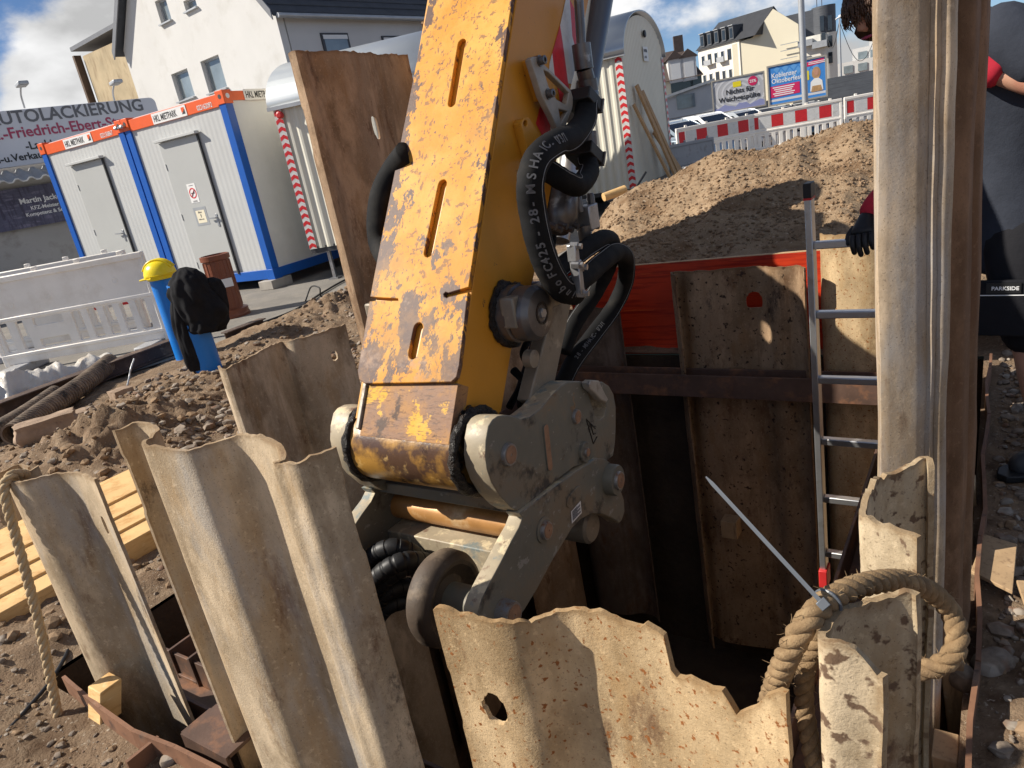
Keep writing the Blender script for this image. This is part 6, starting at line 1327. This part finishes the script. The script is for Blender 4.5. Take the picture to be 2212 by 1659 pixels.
mb = MB(); mb.plate([(.1,.95),(wd_-.1,.95)]+[(wd_-.1-(wd_-.2)*i/14, 1.28+.10*math.sin(i*1.3)+.05*math.sin(i*2.9)) for i in range(15)], [], p, X, ZZ, .016, .022); mb.build('mountains', M['poster_lilac'], po)
mb = MB(); mb.plate(rrect(1.45, 2.42, 2.0, 2.78, .06), [], p, X, ZZ, .02, .026); mb.build('yellow_mark', M['poster_yellow'], po)
mb = MB(); mb.plate(circle(2.78, 2.62, .31, n=28), [], p, X, ZZ, .02, .026); pk_ = mb.build('price_disc', M['poster_pink'], po)
mb = MB(); mb.text('25%', .26, F2(2.78, 2.53, .028), X, ZZ, bold=.02, align='CENTER', ext=.002); mb.build('price_print', M['ink_white'], pk_, kind='stuff')
mb = MB(); mb.text('Nichts für', .46, F2(wd_*.53, 2.02, .028), X, ZZ, bold=.02, align='CENTER', ext=.002); mb.text('Weichgespülte', .46, F2(wd_*.51, 1.56, .028), X, ZZ, bold=.02, align='CENTER', ext=.002); mb.build('lettering', M['ink'], po, kind='stuff')
t, p, X, N, wd_ = billboard(22.15, 26.0, 52, 'blue festival billboard with a smiling figure right of the grey one', .78, 3.22)
F2 = lambda x, z, k=.0: p+X*x+ZZ*z+N*k
mb = MB(); mb.box(F2(wd_/2, 2.0), X*(wd_/2-.1), N*.01, ZZ*1.12); po = mb.build('poster', M['poster_blue'], t)
for i in range(5):
    for j in range(3):
        x, z = .6+.5*i+.25*(j % 2), 2.95-.3*j; mb = MB(); mb.plate([(x,z-.26),(x+.2,z),(x,z+.12 if z > 2.9 else z+.26),(x-.2,z)], [], p, X, ZZ, .012, .016); mb.build('lozenge', M['poster_sky'], po)
mb = MB(); mb.plate([(.15,1.28),(1.9,1.32),(1.9,1.98),(.15,1.95)], [], p, X, ZZ, .02, .024); rd_ = mb.build('red_panel', M['poster_pink'], po)
mb = MB(); mb.plate([(2.35,2.72),(wd_-.15,2.82),(wd_-.15,3.08),(2.35,2.98)], [], p, X, ZZ, .02, .024); mb.build('red_panel', M['poster_pink'], po)
mb = MB(); mb.text('Koblenzer', .40, F2(.25, 2.45, .02), X, ZZ, bold=.012, ext=.002, sx=.9); mb.text('Oktoberfest', .40, F2(.25, 2.12, .02), X, ZZ, bold=.012, ext=.002, sx=.9)
for k in range(5): mb.box(F2(.95, 1.86-.12*k, .027), X*(.65-.08*(k % 3)), N*.002, ZZ*.03)
for k in range(2): mb.box(F2(2.95, 2.94-.09*k, .027), X*.5, N*.002, ZZ*.022)
mb.build('lettering', M['ink_white'], po, kind='stuff')
mb = MB(); mb.box(F2(wd_/2, 1.1, .012), X*(wd_/2-.12), N*.002, ZZ*.07); mb.build('sponsor_band', M['poster_pale'], po)
fx = wd_-.62                                     # generic printed figure
for nm, out, mt in (('hair', circle(fx, 2.28, .25, .36, 24), 'plank'), ('blouse', [(fx-.38,1.25),(fx+.38,1.25),(fx+.33,1.8),(fx+.12,1.98),(fx-.12,1.98),(fx-.33,1.8)], 'label_white'), ('face', circle(fx, 2.32, .16, .21, 20), 'skin'), ('dress', [(fx-.33,1.2),(fx+.33,1.2),(fx+.25,1.55),(fx-.25,1.55)], 'plank'), ('beer_glass', rrect(fx-.72, 1.95, fx-.42, 2.5, .04), 'poster_yellow')):
    k_ = {'hair': .016, 'blouse': .02, 'face': .024, 'dress': .024, 'beer_glass': .02}[nm]; mb = MB(); mb.plate(out, [], p, X, ZZ, k_, k_+.003); mb.build('printed_'+nm, M[mt], po)
# ---- mast and street lamps
mb = MB(); b0 = pol(24.55, 24, -.15); mb.cyl(b0, b0+ZZ*9, .085, 20); tag(mb.build('mast', M['zinc'], smooth=60), 'tall grey steel mast in front of the billboards', 'mast')
def lamp(b_, d, h, lab):
    t = thing('street_lamp', lab, 'street lamp', pol(b_, d), 'street lamps'); q = pol(b_, d); mb = MB(); mb.tube([q, q+ZZ*h*.5, q+ZZ*h], [.09,.07,.05], 12); mb.build('pole', M['zinc'], t, smooth=60)
    X = bvec(b_+90); mb = MB(); mb.tube(smooth_path([q+ZZ*h-X*.25, q+ZZ*(h+.12), q+ZZ*(h+.22)+X*.5, q+ZZ*(h+.24)+X*.95], 5), [.05]*5+[.12]*6+[.15]*4+[.05], 10); mb.build('lamp_head', M['frame_white'], t, smooth=60)
lamp(26.85, 60, 5.6, 'street lamp pole right of the apartment block'); lamp(29.1, 64, 4.6, 'street lamp pole close to the tall pale sheet')
mb = MB(); a, b_ = pol(26.85, 60)+ZZ*5.4, pol(29.1, 64)+ZZ*4.6; mb.tube([a.lerp(b_, i/16)-ZZ*2.6*math.sin(math.pi*i/16)*.9 for i in range(17)], .02, 6); tag(mb.build('overhead_cable', M['black']), 'thin cable sagging between the two street lamps', 'cable')
mb = MB(); c = pol(26.0, 98)+ZZ*7.6; a = pol(26.85, 60)+ZZ*5.5; mb.tube([c.lerp(a, i/12)-ZZ*2.0*math.sin(math.pi*i/12) for i in range(13)], .025, 6); tag(mb.build('overhead_cable', M['black']), 'thin cable sagging from apartment block to street lamp', 'cable')
# ---- cars
def car(pos, hd, mt, lab, hgt=1.5, ln_=4.5, estate=True):
    t = thing('parked_car', lab, 'car', pos, 'cars parked along the road'); fwd = bvec(hd); sd_ = fwd.cross(ZZ); hw = .9
    st_ = [(-ln_/2,.55,.86,.75),(-ln_/2+.1,.95,.88,.86),(-ln_/2+.6,1.0,.9,.88),(.6,.98,.9,.88),(1.0,.97,.9,.87),(ln_/2-.5,.82,.88,.8),(ln_/2-.08,.68,.82,.7),(ln_/2,.45,.78,.65)]
    mb = MB()
    for x, zt_, w0, w1 in st_:
        for w_, z in ((w0,.25),(w0+.02,.5),(w1,zt_-.06),(w1-.15,zt_),(-w1+.15,zt_),(-w1,zt_-.06),(-w0-.02,.5),(-w0,.25)): mb.v.append(pos+fwd*x+sd_*w_+ZZ*z*hgt/1.5)
    n = 8; mb.f = [(i*n+k, (i+1)*n+k, (i+1)*n+(k+1) % n, i*n+(k+1) % n) for i in range(len(st_)-1) for k in range(n)]+[tuple(range(n)), tuple(range((len(st_)-1)*n, len(st_)*n))[::-1]]
    mb.build('body', M[mt], t, smooth=35, bevel=.03)
    r0 = -ln_/2+(.12 if estate else .5); cab = [(r0,.96,.80),(r0+.35,hgt-.05,.66),(r0+.7,hgt,.66),(.15,hgt,.66),(.35,hgt-.03,.66),(1.15,.95,.80)]
    mb = MB()
    for x, z, w_ in cab: mb.v += [pos+fwd*x+sd_*w_+ZZ*z, pos+fwd*x-sd_*w_+ZZ*z]
    m_ = len(cab); mb.f = [(2*i, 2*i+1, 2*i+3, 2*i+2) for i in range(m_-1)]+[tuple(2*i for i in range(m_))[::-1], tuple(2*i+1 for i in range(m_)), (0, 2*m_-2, 2*m_-1, 1)]
    mb.build('cabin', M[mt], t, bevel=.04)
    def quad(a, b_, c_, d_, off, nm):
        mb = MB(); mb.prism([a, b_, c_, d_], off); mb.build(nm, M['glass_dark'], t)
    R = lambda x, z, w_: pos+fwd*x+sd_*w_+ZZ*z
    quad(R(.42,hgt-.08,.58), R(1.08,1.0,.70), R(1.08,1.0,-.70), R(.42,hgt-.08,-.58), (fwd*.5+ZZ*.8)*.03, 'windscreen'); quad(R(r0+.03,1.0,.70), R(r0+.31,hgt-.10,.58), R(r0+.31,hgt-.10,-.58), R(r0+.03,1.0,-.70), (-fwd*.8+ZZ*.4)*.03, 'rear_window')
    for s_ in (1, -1):
        for xa, xb in ((r0+.22, r0+.95), (r0+1.02, r0+1.75), (r0+1.82, .95)):
            zt_ = hgt-.12; quad(R(xa,1.0,s_*.785), R(xb,1.0,s_*.785), R(min(xb,.35),zt_,s_*.68), R(max(xa, r0+.38),zt_,s_*.68), sd_*s_*.02, 'side_window')
        for x in (-ln_/2+.85, ln_/2-.9):
            mb = MB(); mb.lathe(R(x,.32,s_*.72), sd_*s_, [(0,.25),(.01,.32),(.19,.32),(.2,.25)], 22); w_ = mb.build('wheel', M['tyre'], t, smooth=35); mb = MB(); mb.lathe(R(x,.32,s_*.925), sd_*s_, [(-.02,.2),(0,.2),(.01,.06)], 14); mb.build('rim', M['zinc'], w_, smooth=35)
        mb = MB(); mb.box(R(ln_/2-.06,.66,s_*.62), fwd*.08, sd_*.16, ZZ*.07); mb.build('headlight', M['frame_white'], t, bevel=.02); mb = MB(); mb.box(R(-ln_/2+.03,.85,s_*.68), fwd*.06, sd_*.12, ZZ*.1); mb.build('tail_light', M['red'], t, bevel=.02)
    for s_ in (1, -1): mb = MB(); mb.bar(R(r0+.5,hgt+.035,s_*.55), R(.1,hgt+.035,s_*.55), .04, .035); mb.build('roof_rail', M['zinc'], t)
car(pol(17.6, 30, -.30), 150, 'car_white', 'white estate car parked behind the striped barriers', 1.52)
car(pol(20.0, 33, -.42), 150, 'car_silver', 'silver estate car parked behind the white one', 1.5)
car(pol(22.6, 34.5, -.5), 152, 'car_black', 'black car parked below the grey swirl billboard', 1.45)
car(pol(24.6, 42, -.62), 152, 'car_black', 'black car parked below the blue billboard', 1.4)
car(pol(15.2, 27, -.25), 150, 'car_blue', 'blue grey car mostly hidden by the cream site wagon', 1.45)
# ================================================================ WORKER
def skin_body(name, chains, mt, parent, sub=2, root=0):
    # chains: list of lists of (Vector, radius[, key]); shared keys join
    me = bpy.data.meshes.new(name); V = []; Ed = []; Rr = []; keys = {}
    for ch in chains:
        prev = None
        for it in ch:
            p, r = it[0], it[1]; k = it[2] if len(it) > 2 else None
            if k is not None and k in keys: i = keys[k]
            else:
                i = len(V); V.append(Vector(p)-parent_world(parent)); Rr.append(r)
                if k is not None: keys[k] = i
            if prev is not None: Ed.append((prev, i))
            prev = i
    me.from_pydata([tuple(v) for v in V], Ed, []); ob = bpy.data.objects.new(name, me); C.objects.link(ob); ob.parent = parent
    md = ob.modifiers.new('skin', 'SKIN'); 
    if not me.skin_vertices: 
        bm = bmesh.new(); bm.from_mesh(me); bm.verts.layers.skin.verify(); bm.to_mesh(me); bm.free()
    for i, sv in enumerate(me.skin_vertices[0].data):
        r = Rr[i]; sv.radius = r if isinstance(r, tuple) else (r, r); sv.use_root = (i == root)
    md.use_smooth_shade = True
    s_ = ob.modifiers.new('sub', 'SUBSURF'); s_.levels = s_.render_levels = sub
    # bake to a plain mesh
    dg = bpy.context.evaluated_depsgraph_get(); me2 = bpy.data.meshes.new_from_object(ob.evaluated_get(dg)); me2.name = name
    ob.modifiers.clear(); ob.data = me2; me2.materials.clear(); me2.materials.append(mt); me2.polygons.foreach_set('use_smooth', [True]*len(me2.polygons)); return ob
WF = onz(2172, 1000)
wk_ = thing('person', 'worker in dark shirt and black shorts guiding the tall sheet with red gloves', 'person', Vector((WF.x+.1, WF.y+.1, 0)))
VP_ = Vector((WF.x, WF.y, 0)).normalized()
def wp(u, v, off=0.0): return onpl(u, v, WF+VP_*off, VP_)       # on a vertical plane through the feet, off further away
hip = wp(2210, 500, .12); chest = wp(2165, 200, .12); neck0 = wp(2040, 45, .10); neck = wp(1985, 45, .08); head = wp(1900, 20, .06)
hipL, hipR = wp(2200, 540, .0), wp(2260, 530, .25)
kneeL, kneeR = wp(2236, 800, -.02), wp(2320, 800, .3); anL, anR = wp(2268, 955, .02), wp(2370, 960, .33)
anL.z = .10; anR.z = .10
shN, shF = wp(2150, 40, -.10), wp(2110, 60, .28)
elN, hdN = wp(2300, 190, -.14), wp(2132, 150, -.12)
hR = l0+dr*.19+ZZ*.955; elF = wp(1990, 360, .12)
skin_body('body', [[(hip, .10, 'hip'), (wp(2190, 350, .12), .13), (chest, .155, 'ch'), (wp(2090, 90, .1), .12, 'nb'), (neck, .058), (wp(1955, 35, .07), .06), (head+Vector((0,0,.0)), (.088, .10)), (wp(1890, -22, .06), (.075,.085))],
    [(chest, .155, 'ch'), (shN, .07), (elN, .048), (wp(2225, 178, -.13), .043), (hdN, .034)],
    [(wp(2090, 90, .1), .12, 'nb'), (shF, .07), (elF, .047), (hR+Vector((.08,.02,.06)), .036)],
    [(hip, .10, 'hip'), (hipL, .075), (kneeL, .062), (kneeL.lerp(anL, .35), .062), (anL, .042)],
    [(hip, .10, 'hip'), (hipR, .075), (kneeR, .062), (kneeR.lerp(anR, .35), .062), (anR, .042)]], M['skin'], wk_)
# face on the side that looks down-left
fd = (Vector((-.9, -.35, -.35))).normalized(); up_ = Vector((-.3, 0, 1)).normalized(); sd_ = fd.cross(up_).normalized(); up_ = sd_.cross(fd)
mb = MB(); nz_ = head+fd*.105-up_*.02; mb.tube([nz_+up_*.045-fd*.02, nz_, nz_-up_*.012-fd*.02], [.008,.016,.008], 10); mb.build('nose', M['skin'], wk_, smooth=180)
for s_ in (1, -1):
    mb = MB(); mb.tube([head+fd*.085+sd_*.033*s_+up_*.02, head+fd*.095+sd_*.033*s_+up_*.02], [.012,.009], 10); mb.build('eye', M['frame_white'], wk_, smooth=180)
    mb = MB(); mb.tube([head-fd*.01+sd_*.088*s_-up_*.03, head-fd*.015+sd_*.10*s_, head-fd*.01+sd_*.09*s_+up_*.03], [.01,.018,.01], 10); mb.build('ear', M['skin'], wk_, smooth=180)
mb = MB(); mb.tube([head+fd*.094-up_*.055+sd_*.025, head+fd*.102-up_*.055, head+fd*.094-up_*.055-sd_*.025], [.003,.006,.003], 8); mb.build('mouth', M['ink_red'], wk_, smooth=180)
# hair: cap plus strands
mb = MB(); n, m_ = 30, 16; hc2 = head+up_*.02-fd*.012
for j in range(m_+1):
    f_ = math.pi*(.5-j/m_*.86)
    for i in range(n):
        g_ = 2*math.pi*i/n; dv = fd*math.cos(g_)*math.cos(f_)+sd_*math.sin(g_)*math.cos(f_)+up_*math.sin(f_); k = 1+.05*fbm(dv.x*4, dv.y*4, dv.z*4)+.03*math.sin(g_*14)
        if dv.dot(fd) > .45 and dv.dot(up_) < -.05: k *= .75
        mb.v.append(hc2+Vector((dv.x*.118, dv.y*.118, dv.z*.128))*k)
mb.f = [(j*n+i, j*n+(i+1) % n, (j+1)*n+(i+1) % n, (j+1)*n+i) for j in range(m_) for i in range(n)]; hr_ = mb.build('hair', M['hair'], wk_, smooth=180)
mb = MB(); random.seed(3)
for k in range(700):
    g_ = random.uniform(-1.9, 1.9); f_ = random.uniform(-.1, 1.2); dv = (fd*math.cos(g_)*math.cos(f_)+sd_*math.sin(g_)*math.cos(f_)+up_*math.sin(f_)); a = hc2+dv*.120
    dn_ = (fd*math.cos(g_)+sd_*math.sin(g_))*.25-up_; dn_.normalize(); ln2 = random.uniform(.015, .038)
    mb.tube([a, a+dn_*ln2*.5+dv*.006, a+dn_*ln2-dv*.004], [.003,.0026,.0004], 4)
mb.build('hair_strands', M['hair'], hr_, smooth=180, kind='stuff')
# clothes
def shell(nm, ch, mt, par=wk_): return skin_body(nm, ch, M[mt], par)
shell('shirt', [[(hip-ZZ*.16, .19), (hip-ZZ*.06, .19, 'a'), (wp(2205, 440, .12), .185), (wp(2192, 330, .12), .185), (chest, .20, 'c'), (wp(2095, 95, .1), .16, 'n'), (wp(2060, 60, .1), .09)], [(chest, .178, 'c'), (shN+Vector((0,0,-.01)), .108), (shN.lerp(elN, .5), .092), (shN.lerp(elN, .85), .082)], [(wp(2095, 95, .1), .14, 'n'), (shF, .105), (shF.lerp(elF, .7), .088)]], 'shirt')
shell('shorts', [[(hip+ZZ*.14, .15), (hip+ZZ*.03, .16, 'h'), (hipL, .118), (hipL.lerp(kneeL, .55), .108), (kneeL+ZZ*.06, .098)], [(hip+ZZ*.03, .155, 'h'), (hipR, .118), (hipR.lerp(kneeR, .55), .108), (kneeR+ZZ*.06, .098)]], 'shorts')
pk_ = wp(2166, 665, -.125); X_ = (wp(2176, 665, -.125)-pk_).normalized()
mb = MB(); Nn = X_.cross(ZZ); mb.box(pk_+Nn*.004, X_*.075, Nn*.012, ZZ*.10); pc = mb.build('cargo_pocket', M['shorts'], wk_, bevel=.006)
mb = MB(); mb.box(pk_+Nn*.018+ZZ*.075, X_*.05, Nn*.002, ZZ*.018); lb_ = mb.build('pocket_label', M['black'], pc); mb = MB(); mb.text('PARKSIDE', .018, pk_+Nn*.021+ZZ*.069-X_*.035, X_, ZZ, bold=.02); mb.build('lettering', M['ink_white'], lb_, kind='stuff'); mb = MB(); mb.box(pk_+Nn*.018+ZZ*.05, X_*.075, Nn*.001, ZZ*.0015); mb.build('piping', M['ink_white'], pc)
# gloved hands
def hand(p, axis, palm_n, mtp, mtf, nm, curl=.8, L_=.085):
    axis = axis.normalized(); palm_n = (palm_n-axis*palm_n.dot(axis)).normalized(); sd2 = axis.cross(palm_n)
    o = skin_body(nm, [[(p-axis*.075, .036, 'w0'), (p-axis*.03, .034), (p+axis*.01, (.045,.022), 'k'), (p+axis*.045, (.046,.020))]], mtp, wk_, 2)
    for k in range(4):
        x = (k-1.5)*.022; b0 = p+axis*.045+sd2*x; ln = L_*(.85, 1.0, .95, .75)[k]; q = [b0]; a = 0
        for s_ in range(3): a += curl*.55; q.append(q[-1]+(axis*math.cos(a)+palm_n*math.sin(a))*ln/3)
        mb = MB(); mb.tube(smooth_path(q, 4), [.0115]*4+[.0108]*4+[.0098]*4+[.007], 10); mb.build('finger', mtf, o, smooth=180)
    q = [p-axis*.01+sd2*-.035, p+axis*.02-sd2*.058+palm_n*.02, p+axis*.045-sd2*.055+palm_n*.04]; mb = MB(); mb.tube(smooth_path(q, 4), [.014]*4+[.012]*4+[.008], 10); mb.build('thumb', mtf, o, smooth=180)
    return o
hand(hR+ZZ*.02, Vector((-.45, -.55, -.35)), Vector((-.1, -.3, -1)), M['glove_black'], M['glove_black'], 'gloved_hand', .9)
skin_body('glove_cuff', [[(hR+Vector((.02,.04,.04)), .04), (hR+Vector((.07,.05,.09)), .044), (hR+Vector((.13,.07,.14)), .044)]], M['glove_red'], wk_)
ha = (hdN-wp(2225, 178, -.13)).normalized(); hand(hdN+ha*.04, ha+Vector((0,0,.25)), Vector((-.3, .8, 0)), M['glove_red'], M['glove_red'], 'gloved_hand', .7)
skin_body('glove_cuff', [[(hdN-ha*.06, .06), (hdN+ha*.0, .056), (hdN+ha*.06+ZZ*.03, .062)]], M['glove_red'], wk_)
# boots
for an, sgn in ((anL, 1), (anR, 1)):
    tdir = Vector((-.92, -.25, 0)).normalized(); f0 = Vector((an.x, an.y, .045)); o = skin_body('boot', [[(Vector((an.x, an.y, .16)), .055), (Vector((an.x, an.y, .09)), .058), (f0+tdir*.03, (.05,.048)), (f0+tdir*.12, (.052,.042)), (f0+tdir*.19-ZZ*.008, (.045,.034))]], M['boot'], wk_)
    mb = MB(); pts = [f0+tdir*x+tdir.cross(ZZ)*y for x, y in ((-.07,-.035),(.08,-.05),(.19,-.05),(.235,-.02),(.235,.02),(.19,.05),(.08,.05),(-.07,.035))]; mb.prism([Vector((p.x, p.y, .004)) for p in pts], ZZ*.026); mb.build('sole', M['black'], o, bevel=.004)
# ================================================================ ROPES, CABLE TIE
def rope(pts, r, mt, lab, strands=3, pitch=.085):
    t = thing('rope', lab, 'rope', Vector(pts[0]), 'ropes hung on the sheets'); path = smooth_path(pts, 14); Ls = [0]
    for i in range(1, len(path)): Ls.append(Ls[-1]+(path[i]-path[i-1]).length)
    n = int(Ls[-1]/(pitch/9)); P_ = []
    for i in range(n+1):
        f_ = float(np.interp(Ls[-1]*i/n, Ls, range(len(path)))); k = int(f_); P_.append(path[k].lerp(path[min(k+1, len(path)-1)], f_-k))
    a = (P_[1]-P_[0]).orthogonal().normalized(); fr_ = []
    for i in range(n+1):
        tt = (P_[min(i+1, n)]-P_[max(i-1, 0)]).normalized(); a = (a-tt*a.dot(tt)).normalized(); fr_.append((a.copy(), tt.cross(a)))
    for s_ in range(strands):
        q = []
        for i in range(n+1):
            g_ = 2*math.pi*(Ls[-1]*i/n/pitch+s_/strands); q.append(P_[i]+(fr_[i][0]*math.cos(g_)+fr_[i][1]*math.sin(g_))*r*.52)
        mb = MB(); mb.tube(q, [r*.56*(1+.08*fbm(i*.4, s_*9)) for i in range(n+1)], 10); mb.build('strand', M[mt], t, smooth=180)
    mb = MB()                                    # loose fibres
    for k in range(int(n*1.3)):
        i = random.randrange(n); d = (fr_[i][0]*random.gauss(0, 1)+fr_[i][1]*random.gauss(0, 1)).normalized(); p = P_[i]+d*r*.95; e_ = d*random.uniform(.002, .009)*(r/.015)+(P_[min(i+1, n)]-P_[i]).normalized()*random.uniform(-.012, .012); mb.tube([p, p+e_*.6, p+e_+d*.002], [.0005,.0004,.0002], 3, cap=False)
    mb.build('fibres', M[mt], t, kind='stuff'); return t
rope([at(u, v, d) for u, v, d in [(1632,1700,1.2),(1640,1620,1.12),(1652,1555,1.03),(1672,1490,.96),(1700,1420,.90),(1742,1345,.88),(1800,1290,.91),(1870,1262,.95),(1945,1254,1.0),(2010,1278,1.05),(2055,1325,1.07),(2068,1385,1.05),(2045,1428,1.05),(1995,1447,1.07),(1940,1445,1.10),(1890,1430,1.12)]], .0152, 'rope', 'thick brown rope looped over the hooked rusty sheet', pitch=.06)
rope([at(u, v, d) for u, v, d in [(1775,1370,.93),(1752,1410,.94),(1738,1460,.95),(1738,1530,.96),(1750,1600,.96),(1765,1680,.96),(1790,1800,.97)]], .0125, 'rope', 'brown twisted rope hanging down inside the pit corner', pitch=.05)
PL1 = p1[2]; PLd = Vector((PL1.x, PL1.y, 0)).normalized()
rope([onpl(u, v, PL1-PLd*k, PLd) for u, v, k in [(75,1030,-.08),(52,1024,-.02),(25,1026,.03),(10,1048,.03),(14,1085,.04),(32,1150,.04),(55,1235,.05),(80,1330,.05),(102,1430,.05),(122,1530,.04),(130,1580,.03),(112,1630,.02),(90,1690,.0)]], .0145, 'rope_pale', 'pale twisted rope hanging from the leftmost sheet corner', pitch=.085)
ct = thing('cable_tie', 'long grey cable tie end sticking out from the rope', 'cable tie', at(1775, 1302, .88))
a, b_ = at(1778, 1305, .875), at(1525, 1030, 1.0); d = (b_-a).normalized(); v_ = (EYE-a).normalized(); s_ = d.cross(v_).normalized()
mb = MB(); mb.prism([a-s_*.0027, a+s_*.0027, b_.lerp(a, .06)+s_*.0026, b_+s_*.001, b_-s_*.001, b_.lerp(a, .06)-s_*.0026], v_*.0016); mb.build('tail', M['tie'], ct)
mb = MB(); mb.box(a, d*.006, s_*.0065, v_*.005); mb.build('head', M['tie'], ct, bevel=.001)
mb = MB(); rc = at(1800, 1290, .91); td = (at(1742,1345,.88)-rc).normalized(); u1 = td.orthogonal().normalized(); u2 = td.cross(u1); mb.tube([rc+td*.012+(u1*math.cos(g_)+u2*math.sin(g_))*.0172 for g_ in np.linspace(0, 6.28, 28)], .0022, 6); mb.build('loop', M['tie'], ct)
